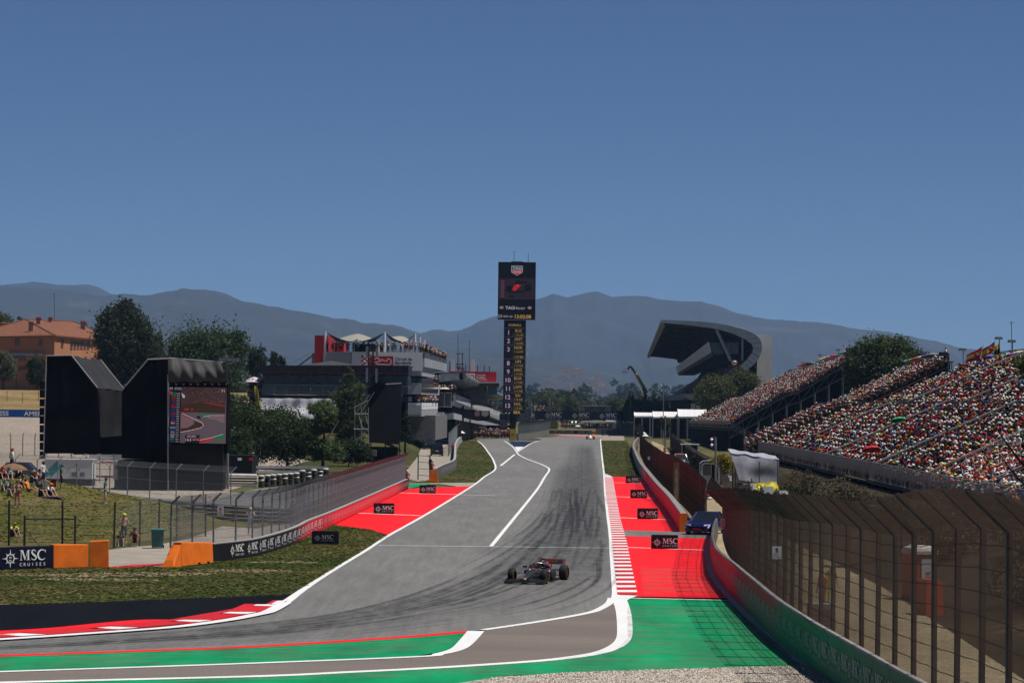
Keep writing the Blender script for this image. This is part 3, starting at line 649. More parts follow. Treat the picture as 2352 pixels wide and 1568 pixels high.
# ================================================================== walls and catch fences
def wall(name, label, path, height, thick, colfn, plen, group=None, side=1, start=0.0, top=(.34, .33, .31), frame=True):
 """concrete barrier in separate panels; colfn(fraction) gives the painted face, other faces stay concrete"""
 root=thing(name, label, 'barrier', tuple(path.p[0]), group); n=max(1, int(path.L/plen)); hfun=height if callable(height) else (lambda y:height)
 for i in range(n):
  s0, s1=path.L*i/n+.02, path.L*(i+1)/n-.02; mb=MB(); mb.usecol=True; sub=3
  for face in range(4):
   vs_=[]
   for j in range(sub+1):
    s_=s0+(s1-s0)*j/sub; p=Vector(path.at(s_)); n_=Vector(path.side(s_))*side; height=hfun(p.y)
    a=p+Vector((0, 0, .0)); tp=p+n_*.06+Vector((0, 0, height)); bt=p+n_*thick; tb=p+n_*(thick-.04)+Vector((0, 0, height))
    ch=p+n_*.02+Vector((0, 0, height-.05))
    vs_.append({0:(a, ch), 1:(ch, tp), 2:(tp, tb), 3:(tb, bt)}[face])
   fr=(s0+s1)/2/path.L; o_=len(mb.v)
   for j, (a, c) in enumerate(vs_):
    for q_, q in ((0, a), (1, c)):
     ff=(s0+(s1-s0)*j/sub)/path.L; cc=colfn(ff, q_) if face==0 else ((top if face==2 else (.10, .10, .10)) if face!=3 else (.28, .27, .25))
     mb.v.append(tuple(q)); mb.c.append(cc)
   for j in range(sub):mb.f.append((o_+2*j, o_+2*j+1, o_+2*j+3, o_+2*j+2)); mb.m.append(0)
   # end caps
  for s_ in (s0, s1):
   p=Vector(path.at(s_)); n_=Vector(path.side(s_))*side; height=hfun(p.y)
   mb.col=(.25, .24, .22); mb.poly([p, p+n_*thick, p+n_*(thick-.04)+Vector((0, 0, height)), p+n_*.06+Vector((0, 0, height))])
  mb.build('wall_panel', M_wall, root)
 return root
def wall_art(root, path, height, h, f0, f1, step, m, side=1, name='lettering'):
 """repeats the cruise mark along the painted face"""
 s_=f0*path.L; mb=MB()
 while s_<f1*path.L:
  p=Vector(path.at(s_)); tg=Vector(path.tan(s_)); nrm=-Vector(path.side(s_))*side
  ex=tg if tg.cross(Vector((0, 0, 1))).dot(nrm)>0 else -tg
  a=Art(p+Vector((0, 0, height*.5))+nrm*.012, ex, Vector((0, 0, 1)), .01); cruise_mark(a, -h*1.2, 0, h)
  mb.add(a.mb.v, a.mb.f); s_+=step
 o=mb.build(name, m, root); return o
def catch_fence(name, label, path, z0, hgt, over, oside, post_step, spacing, wr, m_post, m_wire, m_cable, ncable, post=(.10, .14), group=None, rect=False, skip=(), plate=False, seed=1, hf=None, cr=.011):
 root=thing(name, label, 'fence', tuple(path.p[0]), group); n=max(1, int(round(path.L/post_step))); r_=random.Random(seed)
 for i in range(n+1):
  s_=path.L*i/n
  if any(a<=s_/path.L<=c for a, c in skip):continue
  p=Vector(path.at(s_)); p.z+=z0; sd_=Vector(path.side(s_))*oside; mb=MB(); ln=Vector((r_.uniform(-.03, .03), r_.uniform(-.03, .03), 0))
  kh=hf(p.y)/hgt if hf else 1.0; e=p+ln+Vector((0, 0, hgt*kh))
  mb.bar(p-Vector((0, 0, .0)), e, post[0], post[1])
  if over:
   tip=e+sd_*over+Vector((0, 0, over*.95)); mb.bar(e, tip, post[0]*.9, post[1]*.8)
   if plate:mb.hexa([tuple(e+sd_*.1+Vector((0, .12, 0))), tuple(e+sd_*.1+Vector((0, -.02, 0))), tuple(tip+Vector((0, -.02, 0))), tuple(tip+Vector((0, .22, 0))), tuple(e+sd_*.1+Vector((0, .12, .05))), tuple(e+sd_*.1+Vector((0, -.02, .05))), tuple(tip+Vector((0, -.02, .05))), tuple(tip+Vector((0, .22, .05)))])
  mb.build('post', m_post, root)
 prof=[(0, 0), (0, hgt)]+([(over, hgt+over*.95)] if over else [])
 plen=hgt+(over*1.38 if over else 0)
 def pos(s_, h_):
  s_=np.clip(s_, 0, path.L); p=path.at(s_); sd_=path.side(s_); h_=np.asarray(h_, float)
  ex=np.clip(h_-hgt, 0, None)/1.38
  q=p+sd_*(oside*(ex+.05))[..., None]; kh=np.vectorize(hf)(p[..., 1])/hgt if hf else 1.0; q[..., 2]=p[..., 2]+z0+np.minimum(h_, hgt)*kh+ex*.95; return q
 A=[]; B=[]
 def seg(s0, s1, h0, h1):A.append(pos(s0, h0)); B.append(pos(s1, h1))
 base=np.arange(-plen, path.L, spacing*(1 if not rect else 1))
 cuts=[0, hgt*.33, hgt*.66, hgt]+([plen] if over else [])
 for c0, c1 in zip(cuts[:-1], cuts[1:]):
  if rect:
   s_=np.arange(0, path.L, spacing); k=np.ones_like(s_); j=np.sin(s_*37)*.01; seg(s_+j, s_-j, k*c0, k*c1)
  else:
   for sg in (1, -1):
    s0=base+(c0 if sg>0 else plen-c0); s1=base+(c1 if sg>0 else plen-c1)
    ok=(s0>0)&(s1>0)&(s0<path.L)&(s1<path.L); s0, s1=s0[ok], s1[ok]; seg(s0, s1, np.full_like(s0, c0), np.full_like(s0, c1))
 if rect:
  s_=np.arange(0, path.L, .8)
  for h_ in np.arange(.05, plen, spacing*1.15):seg(s_, s_+.8, h_+np.sin(s_*1.3+h_*9)*.012, h_+np.sin((s_+.8)*1.3+h_*9)*.012)
 v, f=wires(np.concatenate(A), np.concatenate(B), wr); o=npmesh('wire_mesh', v, f, m_wire, parent=root); struct(o, 'stuff')
 for k in range(ncable):
  h_=plen*(k+.5)/ncable; sg_=r_.uniform(.02, .06); s_=np.linspace(0, path.L, int(path.L/1.0)+2)
  q=pos(s_, h_-sg_*np.abs(np.sin(s_/post_step*math.pi))+.02*np.sin(s_*.37+k)); MB().tube([tuple(x) for x in q], cr, 4, caps=False).build('cable', m_cable, root)
 return root, pos
 # ================================================================== right hand side: walls, fences, boards
RED, REDD, GRN, GRY, BLK=(.60, .014, .03), (.42, .03, .09), (.012, .20, .085), (.33, .32, .30), (.012, .012, .013)
def mix(a, c, k):return tuple(x*(1-k)+y*k for x, y in zip(a, c))
pf=Path(smooth_path([G(u, v) for u, v in wall_far], 8))
def col_far(f, top):
 y=pf.at(f*pf.L)[1]; k=.12*math.sin(f*60)
 return mix(mix(RED, REDD, ss(235, 290, y)), GRY, ss(300, 320, y))
wall('track_wall', 'long red barrier wall fading to grey beside the right verge, ending in an orange post', pf, 1.25, .5, col_far, 6.5, side=1)
e0=Vector(pf.at(0)); rt=thing('barrier_end', 'orange and white concrete end block closing the long red right hand wall', 'barrier', tuple(e0))
MB().hexa([tuple(e0+Vector(q)) for q in ((-.05, -.55, 0), (.75, -.55, 0), (.75, -.06, 0), (-.05, -.06, 0), (-.02, -.5, 1.27), (.42, -.5, 1.27), (.42, -.06, 1.27), (-.02, -.06, 1.27))]).build('block', M_orange, rt)
MB().hexa([tuple(e0+Vector(q)) for q in ((.76, -.5, 0), (1.25, -.45, 0), (1.25, 1.2, 0), (.76, 1.2, 0), (.55, -.3, 1.2), (.62, -.3, 1.2), (.62, 1.2, 1.2), (.55, 1.2, 1.2))]).build('toe', M_conc, rt)
wn=[(1641, 1228), (1635, 1245), (1632, 1262), (1632, 1280), (1640, 1316), (1659, 1345), (1682, 1371.5), (1730, 1420), (1779, 1469), (1843, 1520), (1914, 1570), (2100, 1695), (2380, 1875)]
pn=Path(smooth_path([G(u, v) for u, v in wn], 8))
def col_near(f, top):
 y=pn.at(f*pn.L)[1]; c=mix(GRN, RED, ss(99, 106, y) if top else ss(114, 124, y)); c=mix(c, (.05, .10, .07), .75*ss(90, 72, y)); return c
wroot=wall('track_wall', 'tall barrier wall in the right foreground painted red then green', pn, lambda y:1.5-.42*ss(122, 162, y), .24, col_near, 2.9, side=-1)
wall_art(wroot, pn, 1.5, .86, .33, .99, 2.1, mat('faded_print', (.30, .36, .33), .7, var=.2, scale=4), side=-1, name='faded_lettering').data.materials[0]
fl=MB(); strip(fl, [Vector(p)+Vector((-.12, 0, .034)) for p in pn.p], .34); struct(fl.build('wall_footing', M_conc))
# catch fences
pff=Path([Vector(p)+Vector((1.75 if i<14 else 1.35, 0, 0)) for i, p in enumerate(pf.p)])
catch_fence('catch_fence', 'rust brown catch fence with tilted top plates behind the long red wall', pff, 0.0, 3.4, .8, -1, 3.0, .11, .0065, M_rustpost, M_rust, M_cable, 7, (.09, .13), plate=True, seed=3)
pnf=Path([Vector(p)+Vector((.75+.0*i, .1, 0)) for i, p in enumerate(pn.p)])
catch_fence('catch_fence', 'tall debris fence with leaning top arms in the right foreground', pnf, .95, 3.8, 1.0, 1, 3.0, .062, .0027, M_rustpost, mat('tarnished_wire', (.075, .046, .033), .8, .15, var=.45, scale=.12), M_cable, 11, (.13, .20), plate=True, seed=4, hf=lambda y:4.7-.85*ss(66, 84, y)-.55*ss(84, 110, y)-1.5*ss(106, 165, y), cr=.012)
# inner dirt fences of the paddock road
def board(u0, u1, vt, vb, label, txt=1):
 g=G((u0+u1)/2, vb); d=g.y; x0, x1=P(u0, vb, d).x, P(u1, vb, d).x; h=(vb-vt)/F*d
 r=thing('advert_board', label, 'board', (g.x, d, 0), 'advertising boards standing beside the track', world=True)
 bx=MB(); bx.hexa([(x0, d, .012), (x1, d, .012), (x1, d+.14, .012), (x0, d+.14, .012), (x0, d+.05, h), (x1, d+.05, h), (x1, d+.16, h), (x0, d+.16, h)]); bx.build('panel', M_blackb, r)
 fr=MB()
 for a_, c_ in (((x0, h+.02), (x1, h+.02)), ((x0-.02, 0), (x0-.02, h)), ((x1+.02, 0), (x1+.02, h))):fr.bar((a_[0], d+.1, a_[1]), (c_[0], d+.1, c_[1]), .035, .035)
 fr.build('frame', M_midst, r)
 a=Art(((x0+x1)/2, d+.028, h/2), (1, 0, 0), (0, .045, 1), .02); cruise_mark(a, -h*.5*1.86*.98, -.02*h, h*.72 if txt else h*.6); a.mb.build('lettering', M_wprint if txt else M_gprint, r)
board(1438, 1469, 1093.4, 1109.5, 'small black cruise advert board furthest up the right red run-off')
board(1448.7, 1485, 1124.7, 1144, 'black cruise advert board second from the far end of the right red run-off')
board(1464.8, 1510.4, 1168, 1192, 'black cruise advert board just beyond the service crossing on the right')
board(1497, 1556, 1229, 1260.5, 'largest black cruise advert board on the red paint before the green run-off')
board(964, 1000, 1114.5, 1133, 'black cruise advert board at the far end of the left red run-off')
board(859, 904.5, 1156, 1180, 'black cruise advert board in the middle of the left red run-off')
board(717, 776.7, 1220, 1249.5, 'black cruise advert board standing on the grass left of the track', 0)
# ================================================================== trees
M_leaf=vcmat('leaves', .6, .0, 1.0, 0, .25, .42)
M_bark=mat('bark', (.075, .055, .04), .9, var=.3, scale=3, bmp=.3)
def crown_mesh(name, blobs, n, leaf, col, seed, dens=18, flat=.0, ragged=.12):
 r=np.random.default_rng(seed); vol=np.array([b[3]*b[4]*b[5] for b in blobs])**.7; pk=r.choice(len(blobs), n//dens, p=vol/vol.sum())
 B=np.array(blobs, float)[pk]; q=r.normal(size=(len(B), 3)); q/=np.linalg.norm(q, axis=1, keepdims=True); rad=r.uniform(.45, 1.0, (len(B), 1))**.55*(1+ragged*r.normal(size=(len(B), 1))*.5)
 cen=B[:, :3]+q*rad*B[:, 3:6]; csz=np.minimum(B[:, 3], B[:, 5])*r.uniform(.12, .30, len(B)); tint=r.uniform(.65, 1.35, (len(B), 1))*(1+.15*r.normal(size=(len(B), 3))*[.6, .3, .8])
 L=cen[:, None, :]+r.normal(size=(len(B), dens, 3))*csz[:, None, None]*[1, 1, .75]; L=L.reshape(-1, 3); m=len(L)
 a=r.normal(size=(m, 3)); a/=np.linalg.norm(a, axis=1, keepdims=True); bq=r.normal(size=(m, 3)); bq=np.cross(a, bq); bq/=np.linalg.norm(bq, axis=1, keepdims=True)
 a*=leaf*r.uniform(.6, 1.3, (m, 1)); bq*=leaf*.55*r.uniform(.6, 1.3, (m, 1))
 v=np.stack([L-a, L+bq, L+a, L-bq], 1).reshape(-1, 3); f=np.arange(m*4).reshape(-1, 4)
 c=np.clip(np.repeat(np.array(col)[None]*np.repeat(tint, dens, 0)*r.uniform(.75, 1.25, (m, 1)), 4, 0), .002, .6)
 return npmesh(name, v, f, M_leaf, c, link=False)
def trunk_mesh(h, r0, limbs, seed):
 r=random.Random(seed); mb=MB(); mb.tube([(0, 0, -.6), (r.uniform(-.1, .1), 0, h*.3), (r.uniform(-.3, .3), r.uniform(-.3, .3), h*.62), (r.uniform(-.4, .4), r.uniform(-.4, .4), h*.9)], [r0, r0*.8, r0*.5, r0*.12], 7)
 for i in range(limbs):
  z=h*r.uniform(.3, .7); an=r.uniform(0, 6.28); l=h*r.uniform(.18, .36); p=Vector((0, 0, z)); e=p+Vector((math.cos(an)*l, math.sin(an)*l, l*r.uniform(.5, 1.1)))
  mb.tube([p, (p+e)/2+Vector((0, 0, -.1*l)), e], [r0*.4, r0*.25, r0*.06], 5)
 return mb.build('trunk', M_bark, smooth=True, link=False)
def tree(name, label, base, h, blobs, n, leaf, col, seed, group=None, r0=None, limbs=7, cat='tree', dens=18, ragged=.12):
 n=int(n*1.8); leaf*=.72; col=tuple(q*1.45 for q in col)
 root=thing(name, label, cat, base, group, world=False); obj('trunk', trunk_mesh(h, r0 or h*.028, limbs, seed), root)
 obj('crown', crown_mesh('crown', blobs, n, leaf, col, seed, dens, ragged=ragged), root); return root
def ptree(name, label, u, vt, vb, d, wpx, n, leaf, col, seed, shape='round', group=None, zb=None, cat='tree', dens=18, ragged=.12):
 """tree whose crown spans the readings; d metres away"""
 p=P(u, vb, d); zb=T(p.x, p.y) if zb is None else zb; top=P(u, vt, d).z; h=top-zb; cb=max(p.z-zb, 0.2); W=wpx/F*d/2; hc=h-cb; r=random.Random(seed); bl=[]
 if shape=='round':
  for i in range(9):
   an=r.uniform(0, 6.28); k=r.uniform(.25, .6); bl.append((math.cos(an)*W*k, math.sin(an)*W*k, cb+hc*r.uniform(.3, .78), W*r.uniform(.35, .55), W*r.uniform(.35, .55), hc*r.uniform(.2, .3)))
  bl.append((0, 0, cb+hc*.5, W*.7, W*.7, hc*.46))
 elif shape=='dome':
  bl=[(0, 0, cb+hc*.05, W*.9, W*.9, hc*.82)]+[(W*.72*math.cos(i*.9)*r.uniform(.3, 1), W*.72*math.sin(i*.9)*r.uniform(.3, 1), cb+hc*r.uniform(.3, .6), W*.26, W*.26, hc*.26) for i in range(0, 14)]
 elif shape=='poplar':
  for i in range(10):
   t_=i/9; ww=W*(.35+.75*math.sin(math.pi*min(1, .15+t_*.8)))*(1-.5*t_**3); bl.append((r.uniform(-.2, .2)*W, r.uniform(-.2, .2)*W, cb+hc*(.05+.88*t_), ww*.8, ww*.8, hc*.12))
 elif shape=='cone':
  for i in range(9):
   t_=i/8; ww=W*(1-.9*t_); bl.append((0, 0, cb+hc*(.03+.92*t_), ww, ww, hc*.06))
 else:
  for i in range(13):
   t_=r.random(); an=r.uniform(0, 6.28); k=r.uniform(.1, .75)*(1-.6*t_**2); bl.append((math.cos(an)*W*k, math.sin(an)*W*k, cb+hc*(.08+.84*t_), W*r.uniform(.2, .42), W*r.uniform(.2, .42), hc*r.uniform(.08, .16)))
 return tree(name, label, (p.x, d, zb), h, bl, n, leaf, col, seed, group, cat=cat, dens=dens, ragged=ragged)
 # ================================================================== grandstands on the right
M_terr=mat('terrace_deck', (.014, .014, .015), .8, var=.25, scale=1)
M_rail=mat('railing_steel', (.26, .245, .23), .55, .3, var=.15)
M_railD=mat('dark_railing', (.075, .075, .078), .55, .3, var=.15)
class Stand:
 def __init__(s, near, far, rows=32, walk=15):
  s.n, s.f, s.rows, s.walk=near, far, rows, walk; s.steps=rows+2
 def p(s, a, r, dz=0.0):
  q=[x*(1-a)+y*a for x, y in zip(s.n, s.f)]; st=s.steps; rr=r
  hr=r if r<=s.walk else (s.walk if r<=s.walk+2 else r-2)
  return Vector((q[1]+(q[3]-q[1])*rr/st, q[0], q[2]+(q[4]-q[2])*hr/s.rows+dz))
def bars(mb, pts, h0, h1, step, w_):
 L=Path(pts); k=np.arange(0, L.L, step)
 for q in L.at(k):mb.bar((q[0], q[1], q[2]+h0), (q[0], q[1], q[2]+h1), w_, w_)
def railing(name, root, pts, h, step, m, rails=(1.0, .08), wb=.025, kind='stuff'):
 mb=MB(); bars(mb, pts, 0, h, step, wb)
 for f in rails:mb.tube([Vector(p)+Vector((0, 0, h*f)) for p in pts], .03, 4)
 o=mb.build(name, m, root)
 if kind:o['kind']=kind
 return o
def stand(label, st, aisles, skirt_to=0.0, front_h=1.2, step=.13, mr=None, side_truss=True, rail_h=1.15):
 mr=mr or M_rail; root=thing('grandstand', label, 'grandstand', tuple(st.p(0, 0))[:2]+(0, )); mb=MB()
 for r in range(st.steps):
  a0, a1, b0, b1=st.p(0, r), st.p(1, r), st.p(0, r+1), st.p(1, r+1); up_=Vector((0, 0, st.p(0, r+1).z-st.p(0, r).z)); up1=Vector((0, 0, st.p(1, r+1).z-st.p(1, r).z))
  mb.quad(a0, b0-up_, b1-up1, a1)
  if up_.z>.01:mb.quad(b0-up_, b0, b1, b1-up1)
 mb.build('terrace', M_terr, root)
 for r, nm, hh in ((0, 'front_railing', front_h), (st.walk, 'walkway_railing', 1.25), (st.steps, 'back_railing', 1.3)):
  railing(nm, root, [st.p(i/12, r)+Vector((-.1, 0, 0)) for i in range(13)], hh, step if r==0 else .24, mr if r==0 else M_railD, wb=.022)
 for a in aisles:
  for off in (-.0036, .0036):
   for lo, hi in ((0, st.walk), (st.walk+2, st.steps)):
    mb=MB()
    for hh in (1.32, .9):mb.tube([st.p(a+off, r, hh) for r in (lo, hi)], .042, 4)
    for r in range(lo, hi+1, 3):q=st.p(a+off, r); mb.bar(q, q+Vector((0, 0, 1.32)), .05)
    mb.build('handrail', M_rail if (off>0) else M_railD, root)
    # structure below: front skirt, side trusses, columns
 sk=MB(); sk.quad(st.p(0, 0)+Vector((.05, 0, -.1)), st.p(1, 0)+Vector((.05, 0, -.1)), Vector((st.p(1, 0).x+.4, st.f[0], skirt_to)), Vector((st.p(0, 0).x+.4, st.n[0], skirt_to)))
 sk.quad(st.p(0, st.steps)+Vector((.02, 0, .2)), st.p(1, st.steps)+Vector((.02, 0, .2)), Vector((st.f[3], st.f[0], 0)), Vector((st.n[3], st.n[0], 0))); sk.build('skirt', M_black2, root)
 fb=MB()
 for k in range(60):
  q=st.p(k/59, 0); fb.bar(q+Vector((-.15, 0, -.25)), Vector((q.x+.2, q.y, max(skirt_to, q.z-1.3))), .09)
 for dz in (-.12, -.5):fb.bar(st.p(0, 0)+Vector((-.12, 0, dz)), st.p(1, 0)+Vector((-.12, 0, dz)), .1, .16)
 o=fb.build('front_beam', M_darkst, root)
 if side_truss:
  tr=MB(); nseg=9; up_, dn=[], []
  for i in range(nseg+1):
   r=st.steps*i/nseg; q=st.p(0, r)+Vector((0, -.15, -.25)); up_.append(q); dn.append(q+Vector((.3, 0, -1.7)))
  for i in range(nseg):
   tr.bar(up_[i], up_[i+1], .16); tr.bar(dn[i], dn[i+1], .16); tr.bar(up_[i], dn[i], .10); tr.bar(dn[i], up_[i+1], .10)
  tr.build('side_truss', M_midst, root)
  for i in range(1, nseg+1):MB().tube([dn[i], (dn[i].x, dn[i].y, 0)], .22, 8).build('column', M_midst, root)
  for dy in (4, 9):
   for i in range(1, nseg+1, 2):MB().tube([dn[i]+Vector((0, dy, .2)), (dn[i].x, dn[i].y+dy, 0)], .2, 6).build('column', M_darkst, root)
  bk=MB(); bk.poly([st.p(0, 0)+Vector((.5, 13, -.4)), st.p(0, st.steps)+Vector((0, 13, -.4)), Vector((st.n[3], st.n[0]+13, 0)), Vector((st.n[1]+.5, st.n[0]+13, 0))]); bk.build('void_backdrop', M_black2, root)  # black sheet standing in for the deep shade under the terrace
 return root
S3=Stand((118, 28.4, 2.45, 54.2, 14.0), (331, 28.9, 2.75, 55.1, 13.5))
S2=Stand((353, 29.2, 2.5, 54.4, 13.9), (458, 37.6, 1.7, 63.4, 14.0))
S1=Stand((522, 39.9, 4.3, 63.0, 17.2), (680, 42.6, 3.4, 65.6, 15.2))
AIS3=[(y-118)/213 for y in (152, 172, 196, 225, 262, 300)]
stand('nearest open grandstand on the right, full of seated people behind a barred railing', S3, AIS3, side_truss=False, front_h=1.5, step=.21)
stand('middle open grandstand between the nearest and the farthest one', S2, [.5], front_h=1.2)
stand('farthest open grandstand with exposed truss and two tiers of people', S1, [.3, .65], front_h=1.3)
# metal stairs and landing in front of the farthest stand
rt=thing('metal_staircase', 'dark metal staircase with handrails at the end of the farthest open stand', 'staircase', tuple(G(1710, 1030)))
q0, q1, q2=P(1676, 985, 515), P(1718, 1003, 505), P(1758, 1030, 500)
for a, c in ((q0, q1), (q1, q2)):
 mb=MB()
 for k in range(9):
  e=a+(c-a)*k/8; mb.box((e.x, e.y, e.z), (.5, 1.6, .06))
 mb.bar(a+Vector((0, -.8, -.1)), c+Vector((0, -.8, -.1)), .08, .22); mb.build('flight', M_darkst, rt)
 for hh in (1.1, .7, .35):
  MB().tube([a+Vector((0, -.8, hh)), c+Vector((0, -.8, hh))], .035, 4).build('handrail', M_midst, rt)
 mb=MB()
 for k in range(9):e=a+(c-a)*k/8+Vector((0, -.8, 0)); mb.bar(e, e+Vector((0, 0, 1.1)), .04)
 mb.build('baluster', M_midst, rt)
mb=MB()
for e in (q1, q2, q0):mb.tube([e, (e.x, e.y, 0)], .12, 6)
mb.build('leg', M_darkst, rt)
# ================================================================== main covered grandstand
D1, KK, LL=742.0, .041, 530.0
def PD(u, v):return P(u, v, D1)
EXT=Vector((KK*LL, LL, 0)); rt=thing('covered_grandstand', 'large grandstand under a curling cantilever roof at the far right', 'grandstand', (PD(1650, 900).x, D1, 0))
outer=[(1518.7, 734.3), (1530, 734.8), (1578.7, 736.8), (1612, 738.6), (1641, 741.8), (1668, 746), (1691, 751.8), (1716, 759), (1735, 768), (1745, 777), (1750, 789), (1750, 803), (1743, 823), (1731, 838), (1711, 853)]
inner=[(1698, 841), (1716, 825), (1727.5, 808.7), (1730, 798.7), (1725, 788.7), (1710, 778.7), (1685, 766.5), (1665, 760.5), (1647.5, 756), (1620, 751.5), (1591, 748), (1560, 744.5), (1529, 742.2), (1519, 741)]
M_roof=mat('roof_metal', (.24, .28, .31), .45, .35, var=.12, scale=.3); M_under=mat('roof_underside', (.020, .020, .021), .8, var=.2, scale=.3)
mb=MB(); no, ni=len(outer), len(inner); o3=[PD(*q) for q in outer]; i3=[PD(*q) for q in inner]; o4=[p+EXT for p in o3]; i4=[p+EXT for p in i3]
inn=list(reversed(i3)); inn4=list(reversed(i4))
for k in range(no-1):
 mb.quad(o3[k], o3[k+1], o4[k+1], o4[k], 0)
for k in range(ni-1):
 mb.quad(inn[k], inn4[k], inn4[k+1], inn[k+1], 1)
mb.quad(o3[0], o4[0], inn4[0], inn[0], 2); mb.build('roof_shell', [M_roof, M_under, mat('roof_fascia', (.13, .115, .09), .7, var=.15, scale=.2)], rt)
nq=26; pu=Path(o3); pi_=Path([Vector((p.x, p.y, p.z)) for p in inn])
cu=lambda pts, k:Vector(np.array([np.interp(k*(len(pts)-1), range(len(pts)), [p[i] for p in pts]) for i in range(3)]))
for k in range(nq):
 f0, f1=k/nq+.001, (k+1)/nq-.001; a, b_, c_, d_=cu(o3, f0), cu(o3, f1), cu(inn, f1), cu(inn, f0)
 MB().prism([a, b_, c_, d_], (0, -.35-.02*(k%2), 0)).build('edge_panel', M_roof, rt)
for k in range(1, 15):
 e=EXT*(k/15); mb=MB()
 for j in range(7):mb.bar(cu(inn, .02+j*.06)+e+Vector((0, 0, -.25)), cu(inn, .08+j*.06)+e+Vector((0, 0, -.25)), .3, .5)
 mb.build('rib', M_darkst, rt)
fa0, fa1=PD(1519, 742), PD(1519, 742)+EXT
MB().hexa([fa0+Vector(q) for q in ((-.1, 0, -.1), (.95, 0, -.75), (.95, 0, -.6), (-.1, 0, .7))]+[fa1+Vector(q) for q in ((-.1, 0, -.1), (.95, 0, -.75), (.95, 0, -.6), (-.1, 0, .7))]).build('fascia', mat('tan_fascia', (.27, .24, .19), .7, var=.2, scale=.15), rt)
mb=MB(); fbox(mb, 1738.5, 767.5, 1773, 940, D1+4, 60, KK); mb.build('end_wall', mat('pale_render', (.56, .55, .55), .85, var=.08, scale=.4), rt)
# hanging suite with the printed band
s0=[PD(1630, 783.5), PD(1702, 784), PD(1702, 817), PD(1640, 817), PD(1635.6, 808)]; s0=[p+Vector((KK*6, 6, 0)) for p in s0]; E2=Vector((KK*512, 512, 0))
mb=MB(); mb.prism(s0[:2]+s0[2:], E2); mb.build('suite', M_darkst, rt)
a0, a1=s0[0]+Vector((-.12, 0, 0)), s0[4]+Vector((-.12, 0, 0)); m_band, t, b=nodes('printed_band')
n1=tex_noise(t, 1.0, 3, stretch=(.4, .4, .03)); t.links.new(ramp(t, n1, [(.36, (.40, .44, .55)), (.5, (.75, .71, .78)), (.62, (.6, .48, .52))]), b.inputs['Base Color']); b.inputs['Roughness'].default_value=.6
MB().hexa([a0, a0+Vector((.1, 0, 0)), a1+Vector((.1, 0, 0)), a1, a0+E2, a0+E2+Vector((.1, 0, 0)), a1+E2+Vector((.1, 0, 0)), a1+E2]).build('suite_band', m_band, rt)
mb=MB(); mb.quad(s0[0]+Vector((.3, -.1, -.2)), s0[1]+Vector((-.2, -.1, -.2)), PD(1700, 812)+Vector((.24, 5.9, 0)), PD(1640, 812)+Vector((.24, 5.9, 0))); mb.build('suite_glazing', M_glass, rt)
for k in range(7):
 x=s0[0].x+.6+k*1.0; MB().bar((x, D1+5.8, s0[0].z-.2), (x, D1+5.8, PD(1640, 811).z), .08).build('mullion', M_midst, rt)
up0_=[PD(1560, 900), PD(1592, 760), PD(1600, 760), PD(1630, 783.5)]
for k in range(14):
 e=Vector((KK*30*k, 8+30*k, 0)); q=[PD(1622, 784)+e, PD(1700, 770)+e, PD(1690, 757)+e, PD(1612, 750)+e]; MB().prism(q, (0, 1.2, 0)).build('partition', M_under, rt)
for a, c, rr in (((1645, 757), (1678, 829), .42), ((1705, 774), (1704, 828), .3)):
 MB().tube([PD(*a)+Vector((.2, 1.2, 0)), PD(*c)+Vector((.2, 1.2, 0))], rr, 8).build('strut', mat('pale_steel', (.25, .27, .29), .5, .2), rt)
 # lower terrace with stair edge
lo_p=[(1713, 828), (1700, 838)]+[(1700-100*k/16, 838+65*k/16) for k in range(1, 17)]+[(1572, 903), (1572, 917), (1600, 921), (1660, 900), (1725, 855)]
mb=MB(); pts=[PD(*q)+Vector((.05, 2.0, 0)) for q in lo_p]; mb.prism(pts, EXT); mb.build('terrace', M_midst, rt)
for k in range(17):
 u, v=1700-104*k/16, 838+65*k/16; c_=PD(u, v); MB().box((c_.x, D1+1.8, c_.z-.05), (.62, 1.4, .34)).build('stair_tread', mat('tan_step', (.25, .21, .15), .8), rt)
for hh in (1.1, .6):MB().tube([PD(1698, 838)+Vector((0, 1, hh)), PD(1597, 903)+Vector((0, 1, hh)), PD(1573, 903)+Vector((0, 1, hh))], .06, 5).build('handrail', M_railD, rt)
mb=MB()
for k in range(24):c_=PD(1698-101*k/23, 838+65*k/23)+Vector((0, 1, 0)); mb.bar(c_, c_+Vector((0, 0, 1.1)), .06)
mb.build('baluster', M_railD, rt)
mb=MB(); pr=[PD(1571, 904), PD(1600, 905), PD(1601, 915), PD(1585, 917), PD(1571, 911)]; mb.prism(pr, EXT*.9); mb.build('front_parapet', mat('grey_parapet', (.14, .15, .16), .6, var=.1), rt)
mb=MB(); fbox(mb, 1590, 915, 1745, 1000, D1+6, 380, KK); mb.build('understorey', M_black2, rt)
for k in range(5):
 mb=MB(); fbox(mb, 1587+11.5*k, 926-6*k, 1597+11.5*k, 946-5*k, D1-1, .4); mb.build('banner', mat('washed_banner', (.20, .20, .21), .8, var=.5, scale=1.2), rt)
sp=thing('racing_helmet', 'giant white and red display helmet on the landing of the covered grandstand', 'sculpture', tuple(PD(1678, 832)))
c_=PD(1687.5, 832)+Vector((0, 0, 0)); mb=MB(); mb.lathe([(.05, -.7), (.4, -.68), (.66, -.42), (.78, 0), (.7, .36), (.46, .62), (.05, .7)], tuple(c_+Vector((0, .6, 0))), 'z', 14); mb.build('shell', mat('white_gloss', (.7, .7, .7), .3, var=.05), sp, smooth=True)
mb=MB(); mb.lathe([(.62, -.3), (.80, -.2), (.80, .05), (.7, .12)], tuple(c_+Vector((.12, .5, 0))), 'z', 14); mb.build('visor', mat('red_gloss', (.45, .02, .02), .3, var=.05), sp, smooth=True)
